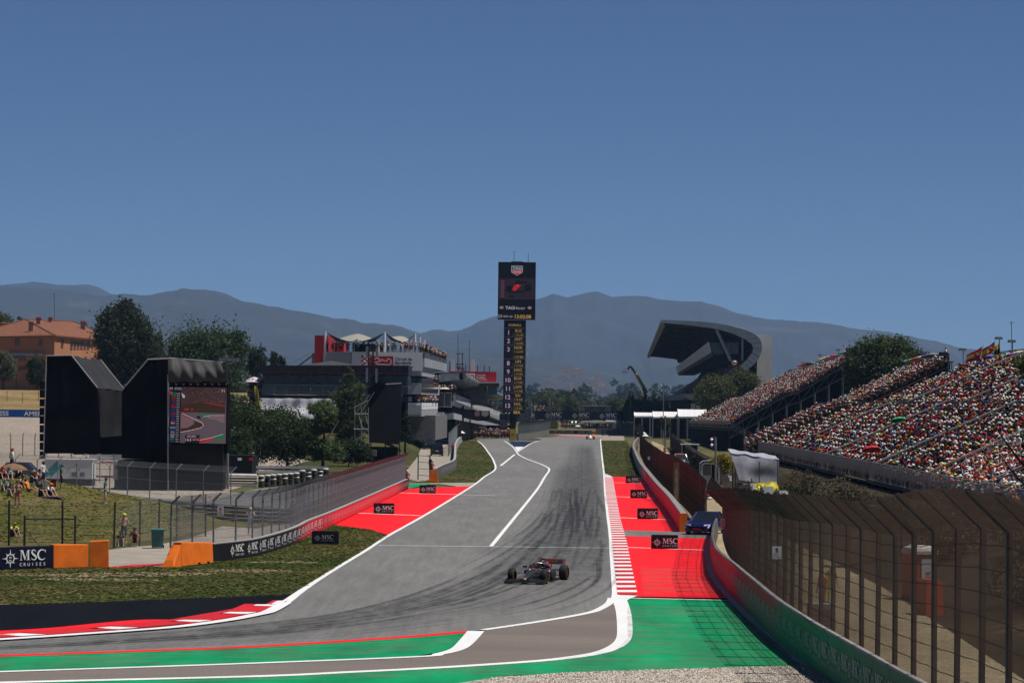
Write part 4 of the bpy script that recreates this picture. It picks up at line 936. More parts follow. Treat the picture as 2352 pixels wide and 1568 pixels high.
# ================================================================== left hand side
def onplane(u, v, p, q):
 r=ray(u, v); n=Vector((q[1]-p[1], -(q[0]-p[0]), 0)); o=Vector((0, 0, H))
 return o+r*(n.dot(Vector((p[0], p[1], 0))-Vector((0, 0, 0)))/n.dot(r))
g0, g1=G(-70, 1311), G(122, 1304.5); rt=thing('barrier', 'navy barrier at the left edge with one large cruise advert and orange end', 'barrier', tuple(g0))
dv=(g1-g0); nv=Vector((-dv.y, dv.x, 0)).normalized()*.5; hh=51/F*g1.y
MB().hexa([g0, g1, g1+nv, g0+nv]+[p+Vector((0, 0, hh)) for p in (g0, g1, g1+nv, g0+nv)]).build('panel', M_navy, rt)
a=Art(g0+(g1-g0)*.378+Vector((0, -.01, hh*.5)), dv.normalized(), (0, 0, 1), .02); cruise_mark(a, .0, 0, hh*.86); a.mb.build('lettering', M_wprint, rt)
o2=g1+(G(204, 1302.5)-g1)*.998; mb=MB()
def block(a, c, h0, h1, th, name, root, m=M_orange):
 n=(c-a); n=Vector((-n.y, n.x, 0)).normalized()*th; z=Vector((0, 0, 1)); b0, b1=.06, .04
 p=[a, c, c+n, a+n]+[a+n*.08+z*h0, c+n*.08+z*h1, c+n*.92+z*h1, a+n*.92+z*h0]
 o=MB().hexa(p).build(name, m, root); bv=o.modifiers.new('edge', 'BEVEL'); bv.width=.03; bv.segments=2; return o
block(g1+dv.normalized()*.02, o2, 1.17, 1.14, .55, 'block', rt)
b0, b1=G(205, 1302.5), G(250, 1302.5); block(b0+Vector((0, -.05, 0)), b1+Vector((0, -.12, 0)), 1.30, 1.36, .6, 'block', rt)
MB().tube([G(158, 1302)+Vector((0, -.03, .95)), G(200, 1302)+Vector((0, -.06, .25)), G(203, 1302)+Vector((0, -.05, .05))], .012, 5).build('strap', M_cable, rt)
wl=[(491, 1289.5), (577, 1278.6), (620, 1268), (660, 1255), (690, 1242), (716, 1227), (768, 1204.5), (854.5, 1163), (900, 1140.5), (938, 1121.7)]
pl=Path(smooth_path([G(u, v) for u, v in wl], 8))
def col_left(f, top):
 y=pl.at(f*pl.L)[1]; k=ss(166, 180, y)*(1-ss(255, 272, y)); return mix(BLK, RED, k)
lw=wall('track_wall', 'long low wall left of the track, black then red, lined with repeated cruise adverts', pl, .95, .4, col_left, 3.0, side=-1)
wall_art(lw, pl, .95, .72, .022, .28, 2.35, M_wprint, side=-1); wall_art(lw, pl, .95, .72, .29, .99, 2.35, mat('pink_print', (.62, .35, .36), .6, var=0), side=-1)
a, c=G(399, 1302.5), G(490, 1292); rt=thing('barrier_end', 'orange concrete block with sloping toe where the long left wall begins', 'barrier', tuple(a)); block(a+(c-a)*.2, c, 1.22, 1.05, .55, 'block', rt)
n=Vector((-(c-a).y, (c-a).x, 0)).normalized()*.7
MB().hexa([a, a+(c-a)*.19, a+(c-a)*.19+n, a+n]+[p+Vector((0, 0, z_)) for p, z_ in ((a+(c-a)*.04+n*.2, .35), (a+(c-a)*.19+n*.06, 1.1), (a+(c-a)*.19+n*.8, 1.1), (a+(c-a)*.04+n*.8, .35))]).build('toe', M_orange, rt)
for k in (.62, .85):p_=a+(c-a)*k+Vector((0, -.012, .06)); MB().box(tuple(p_), (.2, .03, .12)).build('lifting_slot', M_black2, rt)
plf=Path([Vector(a+(c-a)*.1+n*.6)]+[Vector(p)+Vector((-.32, .12, 0)) for p in pl.p[1:]])
catch_fence('catch_fence', 'galvanised debris fence with arms leaning over the long left wall', plf, .95, 2.2, .45, 1, 2.9, .085, .0032, M_galv, mat('aged_wire', (.10, .095, .11), .6, .3, var=0), M_wire, 6, (.09, .12), seed=6)
pcf=Path(smooth_path([G(u, v) for u, v in ((-90, 1250), (37, 1254), (161, 1256), (266, 1258), (341, 1250), (410, 1241), (472, 1231))], 6))
catch_fence('chain_link_fence', 'old chain link fence with dark posts in front of the grass mound', pcf, 0, 2.6, 0, 1, 3.0, .10, .0028, M_rustpost, M_wire, M_cable, 5, (.10, .12), seed=8)
rt=thing('field_gate', 'low chain link gate with brown pipe frame at the foot of the mound', 'gate', tuple(G(56, 1255)))
q0, q1=G(56, 1254.5), G(172, 1254.5)
for q in (q0, q1):MB().bar(q, q+Vector((0, 0, 1.75)), .11).build('post', M_rustpost, rt)
MB().bar(q0+Vector((0, 0, 1.55)), q1+Vector((0, 0, 1.55)), .09).build('rail', M_rustpost, rt); MB().bar(q0+Vector((0, 0, 1.0)), q0+(q1-q0)*.3+Vector((0, 0, .05)), .03).build('brace', M_rustpost, rt)
g=G(361.5, 1258.5); rt=thing('wheelie_bin', 'green plastic wheeled bin with lid beside the gate road', 'bin', tuple(g)); m_bin=mat('bin_plastic', (.055, .135, .13), .5, var=.12)
mb=MB(); mb.box((g.x, g.y, .54), (.62, .62, .96), .12, taper=1.16); mb.build('body', m_bin, rt); mb=MB(); mb.box((g.x, g.y, 1.05), (.82, .84, .07), .12); mb.box((g.x, g.y, 1.10), (.7, .7, .05), .12, taper=.8); mb.build('lid', m_bin, rt)
for s_ in (-.3, .3):MB().lathe([(.02, -.03), (.1, -.03), (.1, .03), (.02, .03)], (g.x+s_, g.y+.33, .1), 'x', 10).build('wheel', M_tyre, rt)
pg=Path(smooth_path([G(u, v) for u, v in ((150, 1147), (310, 1174), (475, 1192), (588, 1201), (660, 1203), (712, 1195))], 6)); rt=thing('guardrail', 'black triple guardrail running behind the mound and service road', 'guardrail', tuple(pg.p[0])); m_gr=mat('black_rail', (.028, .03, .034), .5, .3, var=.2)
for k in range(4):
 z=.16+.26*k; mb=MB()
 for dz, off in ((.10, 0), (.03, -.05), (-.03, 0), (-.09, -.05)):pass
 for i in range(len(pg.p)-1):mb.bar(Vector(pg.p[i])+Vector((0, -.1, z)), Vector(pg.p[i+1])+Vector((0, -.1, z)), .05, .20)
 mb.build('rail', m_gr, rt)
for s_ in np.arange(0, pg.L, 3.0):q=Vector(pg.at(s_)); MB().bar(q, q+Vector((0, 0, 1.12)), .1).build('post', M_galv, rt)
MB().tube([Vector(p)+Vector((0, 0, 1.12)) for p in pg.p], .03, 4).build('top_rail', M_galv, rt)
pm=Path(smooth_path([G(u, v) for u, v in ((-60, 1110), (150, 1126), (300, 1142), (440, 1153), (530, 1160))], 6))
catch_fence('mesh_fence', 'grey tubular mesh fence with bent tops standing in front of the screens', pm, 0, 2.6, .5, -1, 4.6, .13, .0034, M_galv, M_wire, M_galv, 3, (.08, .08), seed=9)
pk=Path([hit(u, 1047, 250) for u in range(-60, 320, 19)])
catch_fence('mesh_fence', 'distant grey mesh fence along the pale gravel at the far left', pk, 0, 2.4, .5, 1, 1.45, .2, .004, M_galv, M_wire, M_galv, 3, (.10, .10), seed=10)
struct(sheet('gravel_bed', [(100, 1108), (280, 1118), (520, 1128), (588, 1135), (588, 1190), (475, 1186), (310, 1168), (150, 1142), (60, 1120)], -.002, M_gravel))
def screen_tower(name, label, prof, d, ext, cat='screen', zb=None):
 rt=thing(name, label, cat, tuple(P(prof[0][0], prof[0][1], d))[:2]+(0, )); return rt
def cloth(name, root, pts, th, m=M_black2, folds=0):
 MB().prism(pts, th).build(name, m, root)
def wavy(name, root, a, b_, c_, d_, amp, m, n=14, k=3, seed=0):
 """hanging cloth between corners a-b (top) and d-c (bottom) with folds"""
 r=random.Random(seed); ph=[r.uniform(0, 6) for _ in range(4)]; nn=((b_-a).cross(d_-a)).normalized(); v=[]
 for j in range(n+1):
  for i in range(n+1):
   s_, t_=i/n, j/n; p=(a*(1-s_)+b_*s_)*(1-t_)+(d_*(1-s_)+c_*s_)*t_
   v.append(p+nn*amp*(math.sin(s_*k*6.3+ph[0]+2*t_)*.6+math.sin(s_*k*2.7+t_*4+ph[1])*.6+.4*math.sin(t_*7+ph[2]))*min(1, 4*min(s_, 1-s_)+.3))
 f=[(j*(n+1)+i, j*(n+1)+i+1, (j+1)*(n+1)+i+1, (j+1)*(n+1)+i) for j in range(n) for i in range(n)]
 return MB().add(v, f).build(name, m, root, smooth=True)
M_pole=mat('scaffold_tube', (.30, .30, .31), .45, .4, var=.15)
# left tower (seen from the side)
d=285; rt=thing('screen_tower', 'leftmost black draped screen tower with clipped corner on scaffold legs', 'screen tower', tuple(P(165, 1090, d))[:2]+(0, ))
pr=[(100, 1041), (102, 880), (107, 818), (165, 817), (224, 891), (229, 915), (230, 1041)]; p3=[P(u, v, d) for u, v in pr]; ex=Vector((P(36, 0, d).x-P(0, 0, d).x, 9, -.25))
for k in range(3):
 zc=[p3[0].z+(p3[2].z-p3[0].z)*q for q in (k/3, (k+1)/3)]
wavy('side_cloth', rt, p3[2], p3[3], p3[4]+Vector((-.6, -.02, -1)), P(101, 950, d), .07, M_black2, seed=1); MB().poly([p+Vector((0, .35, 0)) for p in p3]).build('inner_cloth', M_black2, rt)
wavy('side_cloth', rt, P(101, 949, d)+Vector((0, -.05, 0)), P(230, 946, d)+Vector((0, -.05, 0)), p3[6], p3[0], .07, M_black2, seed=2)
MB().poly([p3[3]+Vector((0, .02, 0)), p3[4], P(229, 947, d), P(150, 945, d), P(165, 870, d)]).build('side_cloth', M_black2, rt)
wavy('sloping_cloth', rt, p3[3], p3[3]+ex, p3[4]+ex, p3[4], .10, mat('faded_cloth', (.022, .022, .025), .8, var=.3, scale=.6), seed=3); wavy('draped_cloth', rt, p3[4], p3[4]+ex, p3[6]+ex+Vector((0, 0, 2.0)), p3[6]+Vector((0, 0, 1.6)), .12, M_greycl, seed=4)
MB().poly([p+ex for p in p3]).build('far_cloth', M_black2, rt)
for a_, c_ in ((p3[2], p3[3]), (p3[3], p3[4]), (p3[3]+ex, p3[4]+ex), (p3[0], p3[2]), (p3[4]+ex, p3[6]+ex)):MB().tube([a_+Vector((0, -.08, .05)), c_+Vector((0, -.08, .05))], .06, 6).build('tube', M_pole, rt)
for u in (104, 135, 165, 198, 230, 262):q=P(u, 1041, d+(0 if u<231 else 9)); MB().tube([q, (q.x, q.y, 0)], .06, 6).build('leg', M_pole, rt)
for v in (1050, 1062, 1075):MB().tube([P(104, v, d), P(262, v+2, d)], .045, 5).build('tube', M_pole, rt)
for k in range(5):MB().tube([P(104+30*k, 1042, d), P(134+30*k, 1075, d)], .04, 5).build('brace', M_pole, rt)
mb=MB()
for k in range(9):fbox(mb, 91, 876+20*k, 99, 893+20*k, d-.3, 1.2)
mb.build('speaker_array', M_black2, rt)
# screen tower with the lit screen
d=262; rt=thing('screen_tower', 'black draped tower carrying a lit video screen showing a race broadcast', 'screen tower', tuple(G(440, 1124)))
def Q(u, v, dd=0):return P(u, v, d+dd)
mb=MB(); fbox(mb, 386, 1021, 512, 1124, d, 3); mb.build('base_cloth', M_greycl, rt)
mb=MB(); fbox(mb, 270, 1057, 385, 1124, d+.6, 6); mb.build('base_cloth', M_black2, rt)
mb=MB(); fbox(mb, 385, 880, 523, 1040, d+.7, 2.2); mb.build('frame_box', M_black2, rt)
for k in range(8):MB().tube([Q(389+16.5*k, 884, .5), Q(397+16.5*k, 872, .5), Q(405+16.5*k, 884, .5)], .04, 4).build('truss_web', M_midst, rt)
wavy('side_cloth', rt, Q(338, 827), Q(386, 823), Q(385, 1057), Q(330, 1057), .08, M_black2, seed=7)
lp=[(279, 1052), (280, 900), (290, 884), (340, 826), (340, 1055)]; MB().prism([Q(*q, .2) for q in lp], (0, 4, 0)).build('side_cloth', M_black2, rt)
for a_, c_ in (((338, 825), (388, 823)), ((288, 886), (340, 825)), ((386, 860), (386, 1124)), ((388, 822), (512, 832))):MB().tube([Q(*a_, -.2), Q(*c_, -.2)], .07, 6).build('tube', M_pole, rt)
# billowing hood: bulges outward and sags between ties
v_=[]; nn=22
for j in range(9):
 t_=j/8
 for i in range(nn+1):
  s_=i/nn; u=386+s_*(120+16*t_); v=823+54*t_+8*s_*(1-t_)+(1.6 if j==8 else .6)*math.sin(s_*17)-2.0*math.sin(s_*9)*(1-t_)
  v_.append(Q(u, v, -.2-1.7*math.sin(math.pi*min(1, t_*.62+.05))-.28*math.sin(s_*13+t_*2.4)-.18*math.sin(s_*29-3*t_)))
MB().add(v_, [(j*(nn+1)+i, j*(nn+1)+i+1, (j+1)*(nn+1)+i+1, (j+1)*(nn+1)+i) for j in range(8) for i in range(nn)]).build('hood_cloth', mat('hood_cloth', (.042, .041, .041), .7, var=.3, scale=.7, bmp=.4), rt, smooth=True)
MB().poly([Q(386, 823, .3), Q(506, 832, .3), Q(522, 880, .3), Q(386, 880, .3)]).build('hood_back', M_black2, rt)
def emat(n, col, e=.42):
 return mat('lit_'+n, col, .5, var=0, emit=e, spec=.2)
 # picture of the broadcast, laid on the screen plane
sa, sb, sc_=Q(389, 887, -.02), Q(521, 889, -.02), Q(386.5, 1016.5, -.02); sw=(sb-sa).length; shh=(sa-sc_).length
mb=MB(); fbox(mb, 387, 885, 522, 1019, d, .5); mb.build('screen_body', M_black2, rt)
ar=Art(sc_, (sb-sa).normalized(), (0, 0, 1), .03)
sm=[emat('track', C('#5d5057')), emat('crowd', C('#43302f')), emat('red', C('#b82024')), emat('white', C('#b9aeb8')), emat('green', C('#16703f')), emat('panel', C('#17151a')), emat('sand', C('#7c5f62')), emat('brown', C('#3a2a20')), emat('blue', C('#26459a')), emat('teal', C('#209873'))]
def pp(x, y):return ((x-168)/690*sw, (900-y)/690*shh)
def ap(pts, m):ar.poly([pp(*q) for q in pts], m)
ap([(168, 900), (858, 900), (858, 215), (168, 215)], 0); ap([(310, 500), (845, 520), (858, 215), (310, 215)], 1); ap([(310, 520), (845, 530), (845, 445), (600, 400), (310, 430)], 7)
r_=random.Random(3)
for k in range(260):
 x, y=r_.uniform(318, 840), r_.uniform(222, 400); ap([(x, y), (x+5, y), (x+5, y+4), (x, y+4)], r_.choice((2, 6, 7, 3, 7, 1)))
ap([(600, 398), (840, 438), (840, 446), (600, 404)], 2); ap([(320, 285), (362, 318), (360, 350), (335, 345)], 3)
for x in (362, 440):ap([(x, 475), (x+(48 if x<400 else 22), 475), (x+(48 if x<400 else 22), 498), (x, 498)], 2)
ap([(318, 545), (460, 610), (480, 660), (400, 720), (318, 725)], 6); ap([(318, 722), (400, 712), (475, 665), (478, 630), (560, 655), (585, 675), (560, 705), (450, 740), (318, 765)], 7)
def aline(pts, wd, m):ar.stroke([pp(*q) for q in pts], wd/690*sw, m)
aline([(318, 548), (430, 600)], 9, 2); aline([(335, 538), (480, 605), (570, 645), (590, 680), (565, 708), (440, 742), (315, 768)], 8, 3)
for k, q in enumerate(((330, 760), (380, 750), (430, 740), (480, 727), (530, 713), (575, 695), (583, 660), (545, 632))):aline([q, (q[0]+22, q[1]-5)], 7, 2)
ap([(520, 552), (760, 548), (620, 580), (545, 575)], 4); aline([(585, 575), (650, 560), (840, 555)], 6, 3); aline([(640, 575), (840, 635)], 6, 3); aline([(650, 582), (838, 632)], 4, 4); ap([(500, 557), (550, 570), (555, 600), (515, 595)], 5); ap([(500, 557), (520, 560), (525, 572), (505, 566)], 2)
ap([(660, 600), (840, 620), (840, 565), (680, 575)], 6)
ap([(545, 860), (735, 843), (670, 835), (545, 858), (545, 897), (600, 890)], 2); ap([(545, 898), (735, 845), (660, 838), (545, 862)], 2); ap([(670, 835), (830, 790), (830, 848), (740, 843)], 4); aline([(548, 860), (680, 832), (828, 782)], 6, 3)
ap([(172, 900), (308, 900), (318, 215), (182, 215)], 5)
def at_(s_, x, y, h, m):q=pp(x, y); ar.text(s_, q[0], q[1], h/690*shh, m, 'c', .01)
at_('P3  27:52', 250, 248, 26, 3); ap([(182, 270), (210, 270), (208, 310), (181, 310)], 2)
tm=(9, 9, 2, 2, 8, 2, 2, 8, 8, 2, 8, 8, 2, 3, 8, 3, 8, 3, 3, 3, 9, 8)
for k, nm in enumerate('RUS ANT NOR PIA TSU LEC HAM ALB LIN HAD LAW SAI HUL BEA COL OCO GAS STR ALO PER BOT BOR'.split()):
 y=302+k*28; at_(nm, 230-k*.5, y, 19, tm[k]); at_('1:16.2' if k==0 else '+%d.%d'%(k//4, (k*3)%10), 282-k*.5, y, 15, 3)
ap([(372, 900), (545, 900), (545, 800), (372, 800)], 5); at_('LECLERC', 450, 825, 20, 3); at_('14.4', 412, 875, 32, 3); at_('SECTOR', 502, 865, 15, 3); ap([(372, 838), (545, 838), (545, 833), (372, 833)], 2); at_('F1', 822, 272, 34, 3)
ar.mb.build('screen_picture', sm, rt)
# floodlight post beside the screen
g=G(523, 1122); rt=thing('floodlight_mast', 'slim grey mast with flat floodlight heads right of the lit screen', 'mast', tuple(g)); tp=P(522, 828, g.y); MB().tube([g, tp], [.13, .08], 8).build('pole', M_galv, rt)
for dx in (-.45, .35, .8):MB().box((tp.x+dx, tp.y-.1, tp.z+.1), (.7, .25, .3), .1).build('lamp_head', M_galv, rt)
MB().bar(tp+Vector((-.9, 0, -.05)), tp+Vector((1.3, 0, -.05)), .06).build('crossbar', M_galv, rt); MB().box((tp.x-.3, tp.y, tp.z+1.3), (.5, .25, .25)).build('camera_head', M_darkst, rt); MB().tube([tp, tp+Vector((-.3, 0, 1.25))], .04, 5).build('arm', M_galv, rt)
# third screen tower (back view) with scaffold
d=392; rt=thing('screen_tower', 'black netted screen back on scaffold beside the poplar, left of the vans', 'screen tower', tuple(G(885, 1052)))
sp_=[(848, 1016), (846.5, 944), (888, 884), (922.5, 882), (918, 1020)]; p3=[P(u, v, d) for u, v in sp_]; MB().prism(p3, (0, .4, 0)).build('netting', mat('screen_netting', (.016, .017, .018), .8, var=.3, scale=.3), rt)
MB().poly([P(848, 1014, d+2), P(845, 893, d+2), P(870, 876, d+2), P(888, 884, d+2)]).build('netting', M_black2, rt)
for u in (815, 830, 846):MB().tube([P(u, 935, d+2), (P(u, 935, d).x, d+2, 0)], .07, 6).build('leg', M_pole, rt)
for u in (852, 885, 918):MB().tube([P(u, 1016, d+.5), (P(u, 1016, d).x, d+.5, 0)], .09, 6).build('leg', M_darkst, rt)
for a_, c_ in (((814, 950), (846, 950)), ((813, 985), (846, 985)), ((813, 935), (846, 920)), ((823, 950), (833, 985)), ((838, 945), (844, 972)), ((815, 1015), (846, 985)), ((815, 950), (850, 905)), ((828, 950), (860, 900)), ((886, 882), (922, 880))):MB().tube([P(*a_, d+1.8), P(*c_, d+1.8)], .06, 5).build('tube', M_pole, rt)
mb=MB(); fbox(mb, 806, 1026, 912, 1062, d+1, 4); mb.build('base_cloth', M_black2, rt)
for k in range(3):
 mb=MB(); fbox(mb, 812+20*k, 1033, 824+20*k, 1047, d-2, 1); mb.build('counterweight', M_concd, rt)
def vents(root, x0, x1, z0, z1, y, n, m):
 for k in range(n):z=z0+(z1-z0)*(k+.5)/n; MB().box(((x0+x1)/2, y-.02, z), (x1-x0, .04, (z1-z0)/n*.6)).build('louvre', m, root)
m_gen=mat('generator_white', (.55, .56, .56), .5, var=.08); m_teal=mat('teal_print', (.0, .22, .24), .6, var=0)
d=272; rt=thing('generator', 'white generator cabinet with teal slanted print behind the mesh fence', 'generator', tuple(G(158, 1116))); mb=MB()
x0, x1, z0, z1=fbox(mb, 104, 1056, 212, 1099, d, 2.4); mb.build('housing', m_gen, rt); mb=MB(); fbox(mb, 105, 1099.5, 211, 1116, d+.1, 2.2); mb.build('base_tank', M_darkst, rt); mb=MB(); mb.box(((x0+x1)/2, d+1.2, z1+.04), (x1-x0+.15, 2.5, .1)); mb.build('roof', m_gen, rt)
ar=Art((x0, d, z0), (1, 0, 0), (0, 0, 1), .012); wd, hg=x1-x0, z1-z0
ar.poly([(0, .35*hg), (.26*wd, .97*hg), (.26*wd, .55*hg), (.33*wd, .8*hg), (.33*wd, .6*hg), (.11*wd, .04*hg), (.11*wd, .22*hg), (.0, .05*hg)], 0); ar.poly([(.62*wd, .68*hg), (.66*wd, .82*hg), (.66*wd, .72*hg), (.69*wd, .82*hg), (.65*wd, .68*hg)], 0); ar.mb.build('teal_logo', m_teal, rt)
vents(rt, x0+.56*wd, x0+.68*wd, z0+.12*hg, z0+.36*hg, d, 5, M_midst); vents(rt, x0+.74*wd, x0+.84*wd, z0+.12*hg, z0+.36*hg, d, 5, M_midst)
for k in (.36, .5, .72):MB().box((x0+k*wd, d-.015, z0+.5*hg), (.06, .03, .2)).build('door_handle', M_darkst, rt)
d=266; rt=thing('generator', 'white and grey generator half hidden in front of the lit screen tower', 'generator', tuple(G(270, 1122))); mb=MB(); x0, x1, z0, z1=fbox(mb, 262, 1060, 279, 1100, d-2, 2); mb.build('housing', m_gen, rt); mb=MB(); fbox(mb, 262.5, 1100.5, 279, 1121, d-1.9, 1.8); mb.build('base_tank', M_darkst, rt)
vents(rt, x0+.1, x1-.1, z1-.7, z1-.3, d-2, 3, M_darkst)
d=300; rt=thing('lorry', 'white lorry box between the two big screen towers', 'lorry', tuple(G(280, 1100))); mb=MB(); fbox(mb, 205, 1042, 304, 1056, d+3, 6); fbox(mb, 261, 1028, 304, 1057, d+1, 6); mb.build('cargo_box', m_gen, rt); mb=MB(); fbox(mb, 262, 1060, 304, 1090, d+1.2, 5.5); mb.build('chassis', M_darkst, rt); mb=MB(); fbox(mb, 265, 1034, 281, 1041, d+.96, .03); mb.build('marking', M_blackb, rt); mb=MB(); fbox(mb, 228, 1059, 278, 1063, d+1.0, .04); mb.build('stripe', M_kred, rt)
d=317; rt=thing('shipping_container', 'dark grey site container with small safety signs right of the lit screen', 'container', tuple(G(548, 1090))); mb=MB(); x0, x1, z0, z1=fbox(mb, 506, 1045, 579, 1087, d, 3); mb.build('shell', M_darkst, rt); mb=MB(); mb.quad((x1+.01, d, z0), (x1+.4, d+3, z0), (x1+.4, d+3, z1), (x1+.01, d, z1)); mb.build('end_wall', M_darkst, rt)
for k in range(17):MB().box((x0+.15+k*(x1-x0-.3)/16, d-.03, (z0+z1)/2), (.1, .06, z1-z0-.2)).build('corrugation', M_darkst, rt)
for u, m_ in ((517, M_kred), (546, M_wprint), (572, M_kred)):mb=MB(); fbox(mb, u, 1051, u+9, 1057, d-.08, .03); mb.build('sign', m_, rt)
rt=thing('guardrail', 'white double guardrail under the bushes left of the far wall', 'guardrail', tuple(G(670, 1100)))
for v in (1073, 1083.5):MB().bar(P(588, v-1, 318), P(754, v+.5, 318), .06, .28).build('rail', mat('white_rail', (.55, .55, .55), .5, .2, var=.2), rt)
for k in range(9):q=P(592+20*k, 1073, 318.2); MB().bar(q, (q.x, q.y, 0), .12).build('post', M_galv, rt)
rt=thing('guardrail', 'dark guardrail with white tube on top and concrete kerb below the container', 'guardrail', tuple(G(550, 1118)))
MB().tube([P(508, 1090, 277), P(590, 1092, 277)], .16, 8).build('tube', mat('white_rail', (.5, .5, .5)), rt)
for v in (1098, 1104, 1110):MB().bar(P(508, v, 277.2), P(590, v+1, 277.2), .06, .17).build('rail', m_gr, rt)
mb=MB(); fbox(mb, 506, 1112, 590, 1119, 276, .5); mb.build('kerb', M_conc, rt)
M_tyw=mat('white_tyre', (.45, .45, .44), .7, var=.3, scale=3)
proto=None
tm_b, tm_w=MB(), MB()
tor=[(.17+.12*math.cos(a_)*.9+.03, .10+.095*math.sin(a_)) for a_ in [2*math.pi*k/8 for k in range(9)]]
mt1=MB().lathe(tor, (0, 0, 0), 'z', 12).build('tyre', M_tyre, smooth=True, link=False); mt2=MB().lathe(tor, (0, 0, 0), 'z', 12).build('tyre', M_tyw, smooth=True, link=False)
def tyre_stack(p, n, cols, label, group, rad=1.0, hsc=1.0):
 r=thing('tyre_stack', label, 'tyre stack', tuple(p), group, world=False)
 for k in range(n):
  o=obj('tyre', cols[k%len(cols)], r); o.location=(random.uniform(-.03, .03), random.uniform(-.03, .03), k*.2*hsc); o.scale=(rad, rad, hsc)
 return r
for k in range(12):
 p=G(600+13.5*k, 1119-1.2*k); n_=6 if k<7 else 7
 tyre_stack(p, n_, [mt1]*(n_-1)+[mt2] if k%2 else [mt1, mt1, mt1, mt2, mt1, mt2], '%s tyre stack from the left in the row below the bushes'%'first second third fourth fifth sixth seventh eighth ninth tenth eleventh twelfth'.split()[k], 'tyre stacks along the old track', 1.0)
MB()
ptree('bush_tree', 'broad dark green tree in front of the dark pavilion terrace', 590, 925, 1062, 350, 165, 9000, .22, (.022, .038, .010), 11, 'round')
ptree('bush_tree', 'dark green tree between the pavilion cloth and the willow', 660, 935, 1068, 345, 150, 8500, .22, (.026, .042, .011), 12, 'round')
ptree('willow_tree', 'pale green willow leaning over the guardrail left of the poplar', 742, 922, 1068, 335, 128, 8500, .20, (.055, .080, .028), 13, 'loose')
ptree('poplar_tree', 'tall poplar rising in front of the dark pavilion', 802, 845, 1030, 400, 96, 8000, .22, (.036, .052, .018), 14, 'poplar')
ptree('bush_tree', 'low dark bush at the foot of the third screen tower', 800, 1010, 1075, 365, 130, 5000, .2, (.020, .030, .010), 15, 'round')
ptree('cedar_tree', 'small dark cedar right of the third screen tower', 931, 940, 1012, 430, 42, 2600, .22, (.018, .032, .014), 16, 'cone')
ptree('bush_tree', 'bush beside the lit screen right edge, olive green', 545, 905, 1000, 420, 60, 3800, .25, (.05, .06, .03), 17, 'round')
ptree('bush_tree', 'low green bush right of the lit screen above the container', 545, 985, 1060, 335, 80, 4200, .2, (.024, .042, .012), 18, 'round')
ptree('oak_tree', 'large dark oak in front of the orange villa between the screen towers', 272, 712, 890, 545, 150, 13000, .42, (.018, .027, .011), 21, 'round', ragged=.22)
ptree('oak_tree', 'upper narrow crown of the dark oak rising above the villa roof', 280, 690, 800, 548, 96, 7000, .42, (.019, .028, .011), 121, 'round', ragged=.3)
ptree('oak_tree', 'dark filling crown low behind the screen towers', 300, 770, 895, 550, 150, 9000, .42, (.016, .024, .010), 22, 'round')
ptree('umbrella_pine', 'huge domed umbrella pine behind the lit screen', 470, 741, 862, 590, 208, 26000, .45, (.028, .046, .012), 23, 'dome', dens=26)
ptree('cypress_tree', 'thin yellowish conifer tip between the oak and the umbrella pine', 366, 743, 800, 610, 26, 900, .3, (.06, .075, .02), 24, 'cone')
ptree('oak_tree', 'small dark tree right of the umbrella pine', 588, 792, 880, 560, 55, 2600, .3, (.018, .028, .012), 25, 'round')
ptree('oak_tree', 'small round tree with bare stem above the pavilion roof, taller one', 627, 804, 850, 560, 24, 1000, .25, (.025, .035, .016), 26, 'round')
ptree('oak_tree', 'small round tree with bare stem above the pavilion roof, lower one', 645, 816, 850, 560, 26, 1000, .25, (.025, .035, .016), 27, 'round')
ptree('olive_tree', 'grey green olive tree at the left edge beside the parked cars', 8, 805, 878, 520, 66, 4000, .25, (.06, .07, .045), 28, 'round')
ptree('bush_tree', 'dark bush between the white cars and the left tower', 86, 812, 898, 528, 52, 3000, .25, (.020, .032, .012), 29, 'round')
ptree('oak_tree', 'light green treetop behind the villa roof at the left edge', 8, 718, 760, 700, 50, 1800, .35, (.05, .06, .025), 30, 'round')
ptree('oak_tree', 'sparse treetop behind the villa chimney', 46, 722, 765, 700, 30, 500, .3, (.04, .05, .02), 31, 'loose')
A0, A1, A2, A3=P(-75, 800, 640), P(125, 800, 612), P(272, 800, 668), P(60, 800, 700)
for q in (A0, A1, A2, A3):q.z=9.4
ze=P(125, 768, 612).z; rt=thing('villa', 'orange rendered villa with hipped terracotta roof and chimneys at the far left', 'house', tuple(A1)); m_ren=mat('orange_render', (.36, .165, .085), .85, var=.12, scale=.4); m_win=mat('window_dark', (.02, .02, .022), .2, spec=.5, var=0); m_fr=mat('window_frame', (.12, .07, .045), .7)
mb=MB(); up_=Vector((0, 0, ze-9.4)); mb.hexa([A0, A1, A2, A3]+[q+up_ for q in (A0, A1, A2, A3)]); mb.build('wall', m_ren, rt)
m_tile, t, b=nodes('terracotta_tiles'); n1=tex_noise(t, 1.6, 5); wv=t.nodes.new('ShaderNodeTexWave'); wv.inputs['Scale'].default_value=1.1; wv.bands_direction='X'; wv.inputs['Distortion'].default_value=.6; co=t.nodes.new('ShaderNodeTexCoord'); t.links.new(co.outputs['Object'], wv.inputs['Vector'])
c=ramp(t, n1, [(.3, (.11, .038, .016)), (.55, (.19, .062, .024)), (.75, (.24, .115, .055))]); c=mixc(t, .5, c, ramp(t, wv.outputs['Fac'], [(.1, (.45, )*3), (.6, (1.15, )*3)]), 'MULTIPLY'); t.links.new(c, b.inputs['Base Color']); b.inputs['Roughness'].default_value=.85; bump(t, b, wv.outputs['Fac'], .6, .1)
cen=(A0+A1+A2+A3)/4
def eave(q):o_=(q-cen); o_.z=0; return q+o_.normalized()*1.1+Vector((0, 0, ze-9.4-.25))
